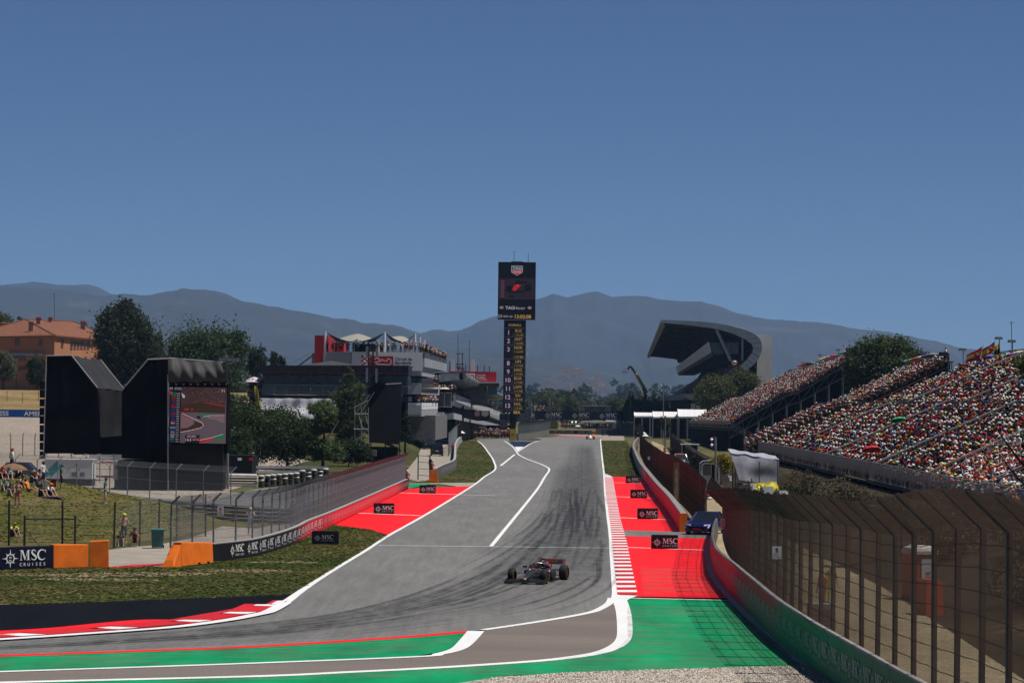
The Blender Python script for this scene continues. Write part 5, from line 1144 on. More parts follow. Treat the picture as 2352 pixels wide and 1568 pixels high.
E0, E1, E2_, E3=map(eave, (A0, A1, A2, A3)); R0, R1=P(60, 733, 650), P(168, 742, 664); R0.z=R1.z=P(98, 733, 645).z
mb=MB()
for f in ((E0, E1, R0), (E1, E2_, R1, R0), (E2_, E3, R1), (E3, E0, R0, R1)):mb.poly(f)
roof=mb.build('roof', m_tile, rt)
for a_, c_ in ((E1, R0), (R0, R1), (E2_, R1), (E0, R0)):
 n_=26
 for k in range(n_):q=a_+(c_-a_)*(k/n_); q2=a_+(c_-a_)*((k+.9)/n_); MB().tube([q+Vector((0, -.05, .05)), q2+Vector((0, -.05, .12))], .14, 5).build('ridge_tile', m_tile, roof)
for a_, c_ in ((E0, E1), (E1, E2_)):
 mb=MB()
 for k in range(70):q=a_+(c_-a_)*((k+.5)/70); mb.tube([q+Vector((0, -.1, -.02)), q+Vector((0, .5, .12))], .11, 5)
 o_=mb.build('eave_tiles', m_tile, roof); o_['kind']='stuff'; MB().bar(a_+Vector((0, 0, -.12)), c_+Vector((0, 0, -.12)), .3, .16).build('gutter', m_fr, rt)
def wwin(p, q, u0, v0, u1, v1, arch=False):
 n_=Vector((q.y-p.y, -(q.x-p.x), 0)).normalized()
 if n_.y>0:n_=-n_
 c4=[onplane(u, v, p, q) for u, v in ((u0, v1), (u1, v1), (u1, v0), (u0, v0))]; zt=(c4[2].z+c4[3].z)/2; zb_=(c4[0].z+c4[1].z)/2; a_, b_2=c4[0].copy(), c4[1].copy(); pts=[Vector((a_.x, a_.y, zb_)), Vector((b_2.x, b_2.y, zb_))]
 if arch:
  m_=(a_+b_2)/2; hw=(b_2-a_)/2
  for k in range(7):an=math.pi*k/6; pts.append(Vector((m_.x, m_.y, zt-.5))+Vector((hw.x, hw.y, 0))*math.cos(an)+Vector((0, 0, .5*math.sin(an))))
 else:pts+=[Vector((b_2.x, b_2.y, zt)), Vector((a_.x, a_.y, zt))]
 w_=MB().prism([x+n_*.04 for x in pts], n_*-.3).build('window', m_win, rt)
 for a2, c2 in zip(pts, pts[1:]+pts[:1]):MB().bar(a2+n_*.05, c2+n_*.05, .10, .10).build('frame', m_fr, w_)
 MB().bar((pts[0]+pts[1])/2+n_*.05, Vector((((pts[0]+pts[1])/2).x, ((pts[0]+pts[1])/2).y, zt))+n_*.05, .06, .06).build('mullion', m_fr, w_); MB().bar(pts[0]+n_*.1-Vector((0, 0, .1)), pts[1]+n_*.1-Vector((0, 0, .1)), .3, .1).build('sill', m_ren, w_)
for q in ((36, 778, 44, 792), (90, 779, 97.5, 793), (34, 812, 44, 828), (49, 812, 59, 828)):wwin(A0, A1, *q)
wwin(A1, A2, 140, 780, 145, 793)
for k in range(6):wwin(A1, A2, 161.5+7.6*k, 783, 166.5+7.6*k, 797, True)
for q in ((145, 825, 153, 840), (175, 827, 183, 842), (205, 829, 213, 844)):wwin(A1, A2, *q)
ar_, br_=onplane(10, 810, A0, A1), onplane(102, 810, A0, A1); MB().hexa([ar_+Vector((0, -2.2, -.5)), br_+Vector((0, -2.2, -.5)), br_+Vector((0, 0, -.1)), ar_+Vector((0, 0, -.1)), ar_+Vector((0, -2.2, -.35)), br_+Vector((0, -2.2, -.35)), br_+Vector((0, 0, .1)), ar_+Vector((0, 0, .1))]).build('awning', mat('awning_cloth', (.55, .5, .45), .8), rt)
for u0, v0, u1, v1, d_ in ((63.5, 738, 78.5, 762, 626), (81, 727, 95, 752, 640), (109, 727, 121, 742, 652), (183, 736, 198, 757, 655), (0, 741, 15, 753, 660)):
 mb=MB(); x0, x1, z0, z1=fbox(mb, u0+2, v0+5, u1-2, v1+6, d_, 1.1); ch=mb.build('chimney', mat('chimney_render', (.36, .2, .13), .9, var=.2, scale=.8), rt); mb=MB()
 mb.box(((x0+x1)/2, d_+.55, z1+.06), (x1-x0+.3, 1.4, .14)); mb.box(((x0+x1)/2, d_+.55, z1+.5), (x1-x0+.35, 1.45, .2), taper=.5)
 for sx in (-.35, 0, .35):mb.box(((x0+x1)/2+sx*(x1-x0), d_+.3, z1+.26), (.16, .2, .34))
 mb.build('chimney_cap', m_tile, ch)
MB().tube([P(124.5, 740, 655), P(124.5, 673, 655)], .05, 5).build('aerial', M_darkst, rt); MB().bar(P(122, 674, 655), P(127, 674, 655), .05).build('aerial_bar', M_darkst, rt)
rt=thing('carport', 'dark slatted carport roof beside the villa above the white cars', 'carport', tuple(P(54, 870, 575))); q0, q1=P(38, 851, 570), P(70, 846, 570)
for k in range(6):MB().bar(q0+Vector((0, .6*k, .15*k)), q1+Vector((0, .6*k, .15*k)), .5, .08).build('slat', M_darkst, rt)
for q in (q0, q1):MB().bar(q, (q.x, q.y, 9), .14).build('post', M_darkst, rt)
rt=thing('hoarding', 'long blue hoarding with white capitals across the far left gravel', 'hoarding', tuple(P(100, 950, 450))); d=449.5; x0, x1=P(-90, 950, d).x, P(330, 950, d).x; zt, zb_=P(100, 941, d).z, P(100, 958.5, d).z; npn=14
for k in range(npn):MB().box((x0+(x1-x0)*(k+.5)/npn, d, (zt+zb_)/2), ((x1-x0)/npn-.02, .12, zt-zb_)).build('panel', mat('blue_board', (.012, .075, .30), .5, var=.08), rt)
ar=Art((0, d-.06, 0), (1, 0, 0), (0, 0, 1), .02)
for u in (-126, 55, 236):xx=P(u, 950, d).x; ww=P(u+146, 950, d).x-xx; vs_, fs_=text2d('AMERICAN EXPRESS', .02); wn_=max(q[0] for q in vs_)-min(q[0] for q in vs_); hc=.68; ar.text('AMERICAN EXPRESS', xx, (zt+zb_)/2-hc/2, hc, 0, 'l', .02, ww/(wn_*hc/.7))
ar.mb.build('lettering', M_wprint, rt)
MB()
for k in range(10):
 q=hit(-20+36*k, 925-(k%2)*4, 430); rt=thing('fence_post', 'thin dark wire fence post on the dry bank, %s from the left'%'first second third fourth fifth sixth seventh eighth ninth tenth'.split()[k], 'post', tuple(q), 'wire fence posts on the dry bank'); MB().bar(q, q+Vector((0, 0, 1.7)), .08).build('shaft', M_rustpost, rt); MB().box((q.x, q.y, q.z+1.72), (.12, .12, .05)).build('cap', M_rustpost, rt)
 # ================================================================== people seen as a crowd
def project(p):
 x, y, z=p[0], p[1], p[2]-H; yc=y*_cp+z*_sp; zc=-y*_sp+z*_cp; lx, ly=x/yc, zc/yc
 return CU+F*(lx*_cr+ly*_sr), CV-F*(ly*_cr-lx*_sr)
SHIRT=[((.70, .69, .68), 26), ((.45, .018, .025), 17), ((.016, .016, .018), 17), ((.014, .020, .06), 7), ((.16, .16, .17), 8), ((.55, .16, .015), 6), ((.006, .10, .085), 5), ((.03, .12, .42), 5), ((.55, .42, .05), 3), ((.42, .60, .03), 2), ((.5, .22, .26), 3), ((.25, .42, .55), 2)]
HATS=[((.74, .73, .71), 30), ((.48, .02, .025), 20), ((.018, .018, .02), 14), ((.58, .17, .015), 8), ((.030, .018, .012), 12), ((.03, .12, .40), 4), ((.01, .16, .14), 4), ((.42, .33, .2), 5), ((.48, .62, .04), 2), ((.13, .07, .03), 4)]
PANTS=[((.03, .035, .05), 4), ((.10, .10, .11), 3), ((.22, .18, .13), 2), ((.015, .015, .016), 4), ((.08, .12, .2), 2)]
SKINS=[((.44, .25, .17), 5), ((.36, .19, .12), 5), ((.26, .13, .08), 3), ((.5, .3, .22), 2)]
def pick(r, tab, n):
 w_=np.array([q[1] for q in tab], float); i=r.choice(len(tab), n, p=w_/w_.sum()); return np.array([q[0] for q in tab])[i]
def low_person(sit=True, lod=0):
 mb=MB(); Z=[]
 def z(k, fn):n0=len(mb.v); fn(); Z.extend([k]*(len(mb.v)-n0))
 def ell(cz, w_, d_, n, y=0):return [(w_*math.cos(2*math.pi*i/n), y+d_*math.sin(2*math.pi*i/n), cz) for i in range(n)]
 n=6 if lod==0 else 5; o=0 if sit else .45
 rings=[ell(.44+o, .17, .12, n), ell(.76+o, .21, .13, n, -.02), ell(.97+o, .19, .09, n, -.03), ell(1.03+o, .06, .05, n, -.04)] if lod==0 else [ell(.40+o, .17, .12, n), ell(.95+o, .21, .11, n, -.03)]
 z(1, lambda:mb.loft(rings))
 z(0, lambda:mb.lathe([(.055, 1.0+o), (.095, 1.10+o), (.10, 1.19+o), (.04, 1.30+o)] if lod==0 else [(.07, 1.0+o), (.10, 1.14+o), (.07, 1.27+o)], (0, -.06, 0), 'z', n, cap=True))
 z(2, lambda:mb.lathe([(.118, 1.17+o), (.108, 1.27+o), (.03, 1.33+o)], (0, -.055, 0), 'z', n, cap=True))
 if lod==0:z(2, lambda:mb.add([(-.08, -.14, 1.185+o), (.08, -.14, 1.185+o), (.06, -.27, 1.165+o), (-.06, -.27, 1.165+o)], [(0, 1, 2, 3)]))
 for s_ in (-1, 1):
  if sit:
   z(3, lambda:mb.tube([(s_*.1, 0, .46), (s_*.13, -.44, .50)], [.09, .06], 4 if lod==0 else 3))
   z(0, lambda:mb.tube([(s_*.13, -.44, .48), (s_*.13, -.40, .06)], [.055, .04], 3, caps=False))
  else:z(3, lambda:mb.tube([(s_*.1, 0, .95), (s_*.11, 0, .5)], [.09, .07], 4)); z(0, lambda:mb.tube([(s_*.11, 0, .5), (s_*.11, 0, .02)], [.06, .045], 3))
  if lod==0:
   z(1, lambda:mb.tube([(s_*.22, -.02, .95+o), (s_*.27, -.10, .70+o)], [.06, .045], 4, caps=False)); z(0, lambda:mb.tube([(s_*.27, -.10, .70+o), (s_*.12, -.33, .66+o)], [.042, .035], 4))
  else:z(0, lambda:mb.tube([(s_*.23, -.04, .9+o), (s_*.2, -.25, .62+o)], [.05, .04], 3))
 t3=[];
 for f in mb.f:t3+=[(f[0], f[i], f[i+1]) for i in range(1, len(f)-1)]
 return np.array(mb.v), np.array(t3), np.array(Z)
LOWP={(s_, l):low_person(s_, l) for s_ in (True, False) for l in (0, 1)}
M_crowd=vcmat('crowd_clothes', .85, .12, 9.0, 0, .02)
def crowd(name, pos, yaw, seed, lod=1, sit=True, parent=None, dark=1.0, standp=.03):
 r=np.random.default_rng(seed); pos=np.asarray(pos, float); V, Fc, CL=[], [], []; off=0; yaw=np.broadcast_to(np.asarray(yaw, float), (len(pos), ))
 st_=(r.random(len(pos))<standp) if sit else np.ones(len(pos), bool)
 for k in (False, True):
  ii=np.where(st_==(not k))[0]
  if not len(ii):continue
  v, f, zn=LOWP[(k, lod)]; n=len(ii); a=yaw[ii]+r.normal(0, .25, n); sc=r.uniform(.9, 1.08, (n, 1, 1)); ln=r.normal(0, .10, (n, 1)); vv=v[None]*sc
  x=vv[:, :, 0]+ln*vv[:, :, 2]; y=vv[:, :, 1]-.18*r.random((n, 1))*np.clip(vv[:, :, 2]-.5, 0, 2); ca, sa=np.cos(a)[:, None], np.sin(a)[:, None]
  W=np.stack([x*ca-y*sa, x*sa+y*ca, vv[:, :, 2]], -1)+pos[ii][:, None]; cols=np.stack([pick(r, SKINS, n), pick(r, SHIRT, n), pick(r, HATS, n), pick(r, PANTS, n)], 1)
  bare=r.random(n)<.07; cols[bare, 1]=cols[bare, 0]; cols=cols*np.array([.5, .55, .95, .5])[None, :, None]*r.uniform(.8, 1.1, (n, 1, 1))*dark  # shade painted in: skin, shirts and legs darkened, caps kept bright
  V.append(W.reshape(-1, 3)); CL.append(cols[:, zn].reshape(-1, 3)); Fc.append((f[None]+(np.arange(n)*len(v))[:, None, None]).reshape(-1, 3)+off); off+=n*len(v)
 o=npmesh(name, np.concatenate(V), np.concatenate(Fc), M_crowd, np.concatenate(CL), parent); return struct(o, 'stuff')
def line_pos(a, c, n, jit=.12, seed=0, rows=1, back=(0, .6, 0)):
 r=np.random.default_rng(seed); a, c=np.array(a), np.array(c); out=[]
 for k in range(rows):
  t_=(np.arange(n)+r.uniform(.1, .9, n))/n; out.append(a+(c-a)*t_[:, None]+np.array(back)*k+r.normal(0, jit, (n, 3))*[1, 1, 0])
 return np.concatenate(out)
 # ================================================================== pavilion, race control and pits (left of centre)
M_pale=mat('pale_panel', (.30, .31, .33), .6, var=.06, scale=.3); M_palew=mat('white_panel', (.62, .62, .63), .55, var=.05, scale=.3); M_redp=mat('red_panel', (.34, .012, .018), .55, var=.1, scale=.3); M_navyg=mat('pavilion_cladding', (.012, .013, .018), .4, var=.2, scale=.5)
d=440; rt=thing('pavilion', 'long dark hospitality pavilion with a glass balcony and pale roof hump', 'pavilion', tuple(P(720, 950, d))[:2]+(0, ))
mb=MB(); fbox(mb, 603, 861, 936, 890, d+2.2, 14); mb.build('glazed_storey', mat('pavilion_glass', (.010, .012, .015), .15, spec=.5, var=.3, scale=.4), rt)
for k in range(22):
 mb=MB(); fbox(mb, 602+15.3*k, 839, 602+15.3*(k+1)-.4, 861, d, 16); mb.build('fascia_panel', M_navyg, rt)
mb=MB(); fbox(mb, 602, 855.6, 938, 856.4, d-.06, .1); mb.build('red_stripe', M_redp, rt)
for k in range(9):mb=MB(); fbox(mb, 612+36*k, 862, 613.2+36*k, 885, d+2, .2); mb.build('mullion', M_midst, rt)
mb=MB(); fbox(mb, 601, 908, 938, 920, d-.4, 16); mb.build('floor_slab', M_navyg, rt)
for k in range(12):mb=MB(); fbox(mb, 602+28*k, 886, 629+28*k, 906, d-.3, .06); mb.build('balcony_pane', mat('balcony_glass', (.035, .045, .055), .15, spec=.6, var=.2), rt)
mb=MB(); fbox(mb, 601, 884.5, 938, 885.5, d-.35, .12); mb.build('handrail', M_galv, rt)
mb=MB(); fbox(mb, 610, 921, 930, 1010, d+2, 12); mb.build('undercroft', M_black2, rt)
mb=MB(); z0=P(760, 839.5, d).z; xs=[P(u, 839, d).x for u in (690, 760, 838)]; mb.add([(xs[0], d+1, z0+.02), (xs[1], d+1, z0+.75), (xs[2], d+1, z0+.02), (xs[0], d+15, z0+.02), (xs[1], d+15, z0+.75), (xs[2], d+15, z0+.02)], [(0, 1, 2), (0, 3, 4, 1), (1, 4, 5, 2), (5, 4, 3)]); mb.build('roof_hump', mat('cream_roof', (.52, .47, .38), .7, var=.08), rt)
wavy('white_cloth', rt, P(598, 914, d-1.5), P(775, 916, d-1.5), P(775, 962, d-2.2), P(598, 962, d-2.2), .22, mat('white_cloth', (.58, .58, .62), .8, var=.22, scale=1.2, bmp=.3), n=26, k=6, seed=5)
crowd('terrace_guests', line_pos(P(572, 897, d+1), P(600, 897, d+1), 12, seed=1, rows=2), 0, 2, 1, False)
rt2=thing('terrace', 'small side terrace at the left end of the dark pavilion', 'terrace', tuple(P(584, 930, d))[:2]+(0, )); mb=MB(); fbox(mb, 568, 898, 600, 912, d-.2, 8); mb.build('deck', M_navyg, rt2); mb=MB(); fbox(mb, 572, 912, 598, 1000, d+1, 5); mb.build('support', M_black2, rt2)
def parasol(u, vt, w_px, d, hpx, m, label, pole_to=None, name='parasol'):
 p=P(u, vt, d); rr=w_px/2/F*d; hh_=hpx/F*d; r=thing(name, label, 'parasol', (p.x, d, pole_to if pole_to is not None else p.z-2.4)); mb=MB(); mb.lathe([(rr, -hh_), (rr*.55, -hh_*.45), (.05, 0)], tuple(p), 'z', 8, cap=True); mb.build('canopy', m, r); MB().tube([p, (p.x, p.y, pole_to if pole_to is not None else p.z-2.4)], .04, 5).build('pole', M_galv, r); return r
m_lil=mat('lilac_cloth', (.45, .40, .47), .8, var=.08)
parasol(584, 865, 34, d+3, 7, m_lil, 'upper lilac parasol on the pavilion side terrace'); parasol(581, 871, 40, d+1, 6, m_lil, 'lower lilac parasol on the pavilion side terrace')
rt=thing('feather_flag', 'yellow feather flag hanging beside the pavilion cloth', 'flag', tuple(P(592, 930, d-2))); wavy('cloth', rt, P(583, 886, d-2), P(591, 886, d-2), P(599, 931, d-2), P(588, 931, d-2), .12, mat('yellow_cloth', (.30, .25, .03), .8, var=.2), k=1, seed=6); MB().tube([P(583, 884, d-1.9), P(594, 932, d-1.9)], .04, 5).build('pole', M_darkst, rt)
# antenna mast
rt=thing('lattice_mast', 'short lattice mast with panel antennas in front of the white circuit sign', 'mast', tuple(P(852, 880, 432))[:2]+(0, )); d=432
for du in (-6, 6):MB().tube([P(852+du, 990, d), P(852+du, 792, d)], .07, 5).build('leg', M_darkst, rt); MB().tube([P(852+du*.7, 990, d+1), P(852+du*.7, 792, d+1)], .06, 5).build('leg', M_darkst, rt)
for k in range(12):MB().tube([P(846, 800+10*k, d), P(858, 810+10*k, d)], .04, 4).build('brace', M_darkst, rt); MB().tube([P(858, 800+10*k, d), P(846, 810+10*k, d)], .04, 4).build('brace', M_darkst, rt)
for u, v0, v1 in ((840, 795, 822), (863, 798, 820), (840, 844, 878), (862, 846, 878)):mb=MB(); fbox(mb, u, v0, u+5, v1, d-.3, .3); mb.build('panel_antenna', M_galv, rt)
MB().dome(tuple(P(837, 831, d-.4)), .28, .2, 10).build('dish', M_galv, rt)
# race control tower
d=500; KP=.030; rt=thing('race_control_building', 'race control building with white circuit sign, red block and sail canopies on its roof', 'building', tuple(P(860, 930, d))[:2]+(0, ))
def fb(u0, v0, u1, v1, dd, dep, m, name, k=KP):mb=MB(); r_=fbox(mb, u0, v0, u1, v1, d+dd, dep, k); return mb.build(name, m, rt), r_
fb(742.5, 808, 806, 862, 0, 30, M_pale, 'wall_panel'); fb(806.3, 808, 969, 862, .1, 40, M_pale, 'wall_panel')
_, (sx0, sx1, sz0, sz1)=fb(808, 808.5, 970, 850.5, -.25, .3, M_palew, 'sign_panel')
ar=Art((sx0, d-.25, sz0), (1, 0, 0), (0, 0, 1), .02); wd, hg=sx1-sx0, sz1-sz0
def sgn(x, y):return ((x-1015)/640*wd, (525-y)/165*hg)
def loop_sign(ar, f, m0, m1, chk=True):
 a_, b_=f(1180, 495), f(1392, 396); ar.poly([a_, (b_[0], a_[1]), b_, (a_[0], b_[1])], m0)
 if chk:
  for i, j in ((0, 0), (1, 1), (0, 2), (1, 3), (2, 0), (2, 2), (3, 1), (3, 3), (0, 4)):a_, b_=f(1100+20*i, 412+20*j), f(1120+20*i, 392+20*j); ar.poly([a_, (b_[0], a_[1]), b_, (a_[0], b_[1])], m0)
 pts=[(1222, 425), (1235, 415), (1262, 418), (1270, 432), (1258, 447), (1225, 450), (1245, 470), (1360, 474), (1371, 462), (1371, 428), (1345, 418), (1330, 440), (1306, 437), (1290, 425), (1275, 445)]
 ar.stroke([f(*q) for q in pts], 8/640*wd, m1)
loop_sign(ar, sgn, 0, 1)
for s_, y, h_ in (('Circuit de', 433, 26), ('Barcelona', 468, 26), ('CATALUNYA', 500, 20)):q=sgn(1408, y); ar.text(s_, q[0], q[1], h_/165*hg, 2, 'l', .03 if y<480 else 0)
ar.mb.build('sign_print', [mat('sign_red', (.42, .012, .022), .6, var=0), M_wprint, mat('sign_dark', (.03, .03, .035), .6, var=0)], rt)
fb(722.5, 770, 752, 836, 6, 14, M_redp, 'red_block'); fb(752.5, 785, 790, 808, 22, 6, M_redp, 'red_block')
for k in range(12):fb(686+3*k, 836-2.2*k, 689+3*k, 839-2.2*k, 6, 1.5, M_concd, 'stair_step')
MB().tube([P(664, 836, d+6), P(712, 811, d+6)], .05, 4).build('stair_rail', M_galv, rt); fb(716, 811, 722, 836, 6, 5, M_concd, 'stair_landing')
for uu, v0 in ((747, 761), (883, 762), (953, 766), (965, 774), (975, 780)):MB().tube([P(uu, 808, d+.5+(uu>900)*12), P(uu, v0, d+.5+(uu>900)*12)], .22 if uu<960 else .16, 7).build('sail_mast', M_palew, rt)
for uu in (765, 813, 870, 890, 920, 944):MB().tube([P(uu, 808, d+8), P(uu, 782, d+8)], .14, 6).build('sail_mast', M_palew, rt)
def sail(a, b_, c, dd, sag, m):
 n=9; v=[]; f=[]
 for j in range(n+1):
  for i in range(n+1):
   s_, t_=i/n, j/n; p=(a*(1-s_)+b_*s_)*(1-t_)+(dd*(1-s_)+c*s_)*t_; v.append(p+Vector((0, 0, -sag*4*(s_*(1-s_)+t_*(1-t_))/2)))
 f=[(j*(n+1)+i, j*(n+1)+i+1, (j+1)*(n+1)+i+1, (j+1)*(n+1)+i) for j in range(n) for i in range(n)]
 MB().add(v, f).build('sail', m, rt, smooth=True)
m_s1, m_s2=mat('navy_sail', (.035, .045, .065), .8, var=.1), mat('cream_sail', (.24, .23, .20), .8, var=.1)
sail(P(748, 762, d+.6), P(815, 786, d-2), P(823, 765, d+14), P(790, 790, d+18), .6, m_s1); sail(P(815, 786, d-2), P(884, 763, d+.6), P(850, 786, d+18), P(823, 765, d+14), .6, m_s1)
sail(P(764, 783, d+8), P(823, 766, d+12), P(868, 784, d+9), P(816, 788, d+2), -.3, m_s2); sail(P(885, 763, d+1), P(930, 786, d+4), P(954, 767, d+12), P(905, 785, d+22), .6, m_s1); sail(P(895, 775, d+6), P(925, 772, d+10), P(945, 784, d+9), P(920, 790, d+3), -.2, m_s2)
fb(815, 790, 880, 808, 14, 6, M_black2, 'bar_block')
roof_z=P(850, 808, d).z
crowd('roof_guests', np.concatenate([line_pos((P(752, 808, d).x, d+.7, roof_z), (P(968, 808, d).x, d+.7, roof_z), 44, seed=3, rows=1), line_pos((P(972, 806, d).x, d+1, P(972, 812, d).z), (P(1024, 806, d+76).x, d+72, P(1024, 832, d+72).z), 70, seed=4, rows=2, back=(-.6, 0, 0))]), .6, 4, 1, False)
# right hand face: stacked balconies running back along the pit straight
def balc(u0, vt, vb, vb2, dd, dep, name, mside):
 """slab whose right edge recedes"""
 x1=P(u0, vt, d).x; z1, z0=P(u0, vt, d).z, P(u0, vb, d).z; mb=MB(); mb.hexa([(x1-10, d+dd, z0), (x1, d+dd, z0), (x1+KP*dep, d+dd+dep, z0), (x1-10, d+dd+dep, z0), (x1-10, d+dd, z1), (x1, d+dd, z1), (x1+KP*dep, d+dd+dep, z1), (x1-10, d+dd+dep, z1)]); return mb.build(name, mside, rt), x1, z0, z1
balc(975, 822, 842, 0, .5, 74, 'balcony_slab', M_pale); balc(975, 810, 821.5, 0, .4, 74, 'balcony_glass', mat('balcony_glass', (.03, .04, .05), .2))
for k in range(14):
 q=P(975, 832, d); MB().bar((q.x+.12+KP*5.2*k, d+2+5.2*k, q.z+.6), (q.x+.12+KP*5.2*k, d+2+5.2*k, q.z-.7), .25, .5).build('bracket', M_palew, rt)
fb(842, 851, 968, 878, 6, 60, M_black2, 'recess'); fb(925, 879, 967.5, 905, .2, 60, M_pale, 'wall_panel'); balc(969, 868, 900, 0, .6, 52, 'balcony_glass', mat('balcony_glass', (.03, .04, .05), .2)); fb(925, 905.5, 964, 930, 5, 55, M_black2, 'recess'); fb(922, 930, 967, 952, .2, 52, M_pale, 'wall_panel'); balc(969, 925, 940, 0, .5, 50, 'balcony_banner', M_palew); balc(968, 941, 956, 0, .6, 50, 'balcony_slab', M_pale); fb(918, 953, 1000, 1010, 10, 40, M_concd, 'ground_storey')
for k in range(8):q=P(968, 947, d); MB().bar((q.x+.12+KP*6*k, d+2+6*k, q.z+.5), (q.x+.12+KP*6*k, d+2+6*k, q.z-.6), .25, .5).build('bracket', M_palew, rt)
crowd('balcony_guests', np.concatenate([line_pos((P(960, 867, d).x, d+1, P(960, 881, d).z), (P(968, 867, d).x+KP*50, d+50, P(960, 881, d).z), 46, seed=6, rows=2, back=(-.5, 0, 0)), line_pos((P(962, 924, d).x, d+1, P(960, 932, d).z), (P(968, 924, d).x+KP*48, d+48, P(960, 932, d).z), 46, seed=7, rows=2, back=(-.5, 0, 0))]), .8, 8, 1, False)
ar=Art(P(969, 938, d)+Vector((.04, .5, 0)), Vector((KP, 1, 0)).normalized(), (0, 0, 1), .03)
for k in range(6):ar.text('film', 3+8*k, .25, .6, 0, 'l', .02); ar.text('circuit', 5.6+8*k, .25, .35, 1, 'l')
ar.mb.build('banner_print', [M_kred, M_midst], rt)
# pit building: curved canopy, hospitality fronts, parapet band
rt=thing('pit_building', 'long pit building with a barrel edged canopy and tan parapet band', 'building', tuple(P(1040, 960, 560))[:2]+(0, ))
DA, DB=560.0, 900.0
def run(name, pa, pb, m, close=True, cap=True, smooth=False):
 mb=MB(); mb.loft([[P(u, v, DA) for u, v in pa], [P(u, v, DB) for u, v in pb]], None, close, cap); return mb.build(name, m, rt, smooth=smooth)
ca, ra, cb_, rb=(1063, 864), 9.0, (1157, 913), 5.0
circ=lambda c_, r_:[(c_[0]+r_*math.cos(2*math.pi*k/14), c_[1]+r_*math.sin(2*math.pi*k/14)) for k in range(14)]
M_can=mat('canopy_metal', (.17, .18, .19), .45, .3, var=.15, scale=.2)
for k in range(12):
 t0, t1=k/12, (k+1)/12-.004; L_=lambda a_, b_, t_:a_+(b_-a_)*t_; w0, w1=DA*t0/(DB*(1-t0)+DA*t0), DA*t1/(DB*(1-t1)+DA*t1)
 mb=MB(); mb.loft([[P(L_(ca[0], cb_[0], t_)+L_(ra, rb, t_)*math.cos(2*math.pi*q/14), L_(ca[1], cb_[1], t_)+L_(ra, rb, t_)*math.sin(2*math.pi*q/14), 1/((1-t_)/DA+t_/DB)) for q in range(14)] for t_ in (t0, t1)]); mb.build('canopy_barrel', M_can, rt, smooth=False)
run('canopy_roof', [(1000, 855.5), (1063, 855), (1063, 873), (1000, 878)], [(1118, 909), (1157, 908), (1157, 917), (1118, 920)], M_can)
run('canopy_end', [(1000.5, 856), (1056, 856), (1056, 871), (1000.5, 877.5)], [(1001, 857), (1055, 857), (1055, 870.5), (1001, 877)], mat('speckled_panel', (.24, .26, .31), .7, var=.3, scale=1.5)) if False else None
mb=MB(); mb.poly([P(1001, 858, DA-.3), P(1055, 858, DA-.3), P(1055, 870.5, DA-.3), P(1001, 877, DA-.3)]); mb.build('canopy_end', mat('speckled_panel', (.24, .26, .31), .7, var=.3, scale=1.5), rt)
for k in range(8):
 t_=.05+.12*k; dd_=1/((1-t_)/DA+t_/DB); u1, v1=1063+94*t_, 873+44*t_; MB().bar(P(u1, v1, dd_), P(u1-33*(1-.45*t_), v1+6*(1-t_), dd_), .5, .4).build('canopy_rib', M_pale, rt)
run('upper_wall', [(1000, 878), (1020, 880), (1020, 905), (1000, 905)], [(1100, 915), (1110, 915), (1110, 945), (1100, 945)], M_black2)
run('parapet', [(1040, 904), (1046, 904), (1048, 921), (1041, 921)], [(1147, 946), (1150, 946), (1151, 957), (1148, 957)], M_pale)
for k in range(34):
 t0, t1=.005+.029*k, .005+.029*k+.026
 if .66<t0<.70:continue
 def pq(t_, f):dd_=1/((1-t_)/DA+t_/DB); return P(1040+107.5*t_, (904+42*t_)+f*(17-7*t_), dd_-.25)
 f0=.3 if k else .0
 MB().quad(pq(t0, f0+.2), pq(t1, f0+.2), pq(t1, 1.0), pq(t0, 1.0)).build('band_panel', mat('tan_band', (.40, .22, .13), .7, var=.2, scale=.7), rt)
run('underside', [(1040, 921), (1048, 921), (1040, 930), (1005, 935)], [(1147, 957), (1151, 957), (1150, 966), (1130, 972)], M_pale)
run('lower_glazing', [(1000, 936), (1038, 931), (1038, 947), (1000, 950)], [(1130, 969), (1149, 967), (1149, 975), (1130, 980)], M_black2)
run('lower_slab', [(1012, 948), (1042, 948), (1042, 962), (1012, 964)], [(1130, 978), (1150, 976), (1150, 983), (1130, 986)], M_pale)
run('garages', [(1000, 965), (1046, 964), (1046, 1010), (1000, 1010)], [(1130, 985), (1152, 984), (1152, 1003), (1130, 1003)], M_black2)
for k in range(4):
 mb=MB(); d=DA-.8; fbox(mb, 1000+9.3*k, 902, 1009+9.3*k, 934, d, .2); mb.build('end_window', mat('end_glass', (.10, .11, .125), .25, var=.15, scale=.5), rt)
for u in (1000, 1020, 1036):mb=MB(); fbox(mb, u, 901, u+1, 935, d-.3, .2); mb.build('mullion', M_palew, rt)
mb=MB(); fbox(mb, 999, 901, 1038, 902.5, d-.3, 2); fbox(mb, 999, 933, 1038, 934.5, d-.3, 2); mb.build('deck_edge', M_palew, rt)
def seq(u0, v0, u1, v1, n, dz=0):return [P(u0+(u1-u0)*k/n, v0+(v1-v0)*k/n, 1/((1-k/n)/DA+(k/n)/DB)) for k in range(n+1)]
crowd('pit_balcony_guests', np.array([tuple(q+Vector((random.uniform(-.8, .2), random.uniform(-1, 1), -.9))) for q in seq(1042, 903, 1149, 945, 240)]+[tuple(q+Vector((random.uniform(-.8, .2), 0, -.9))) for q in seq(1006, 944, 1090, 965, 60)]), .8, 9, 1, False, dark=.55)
crowd('pit_terrace_guests', line_pos(P(1003, 905, DA-1), P(1046, 905, DA-1), 22, seed=8), 0, 10, 1, False)
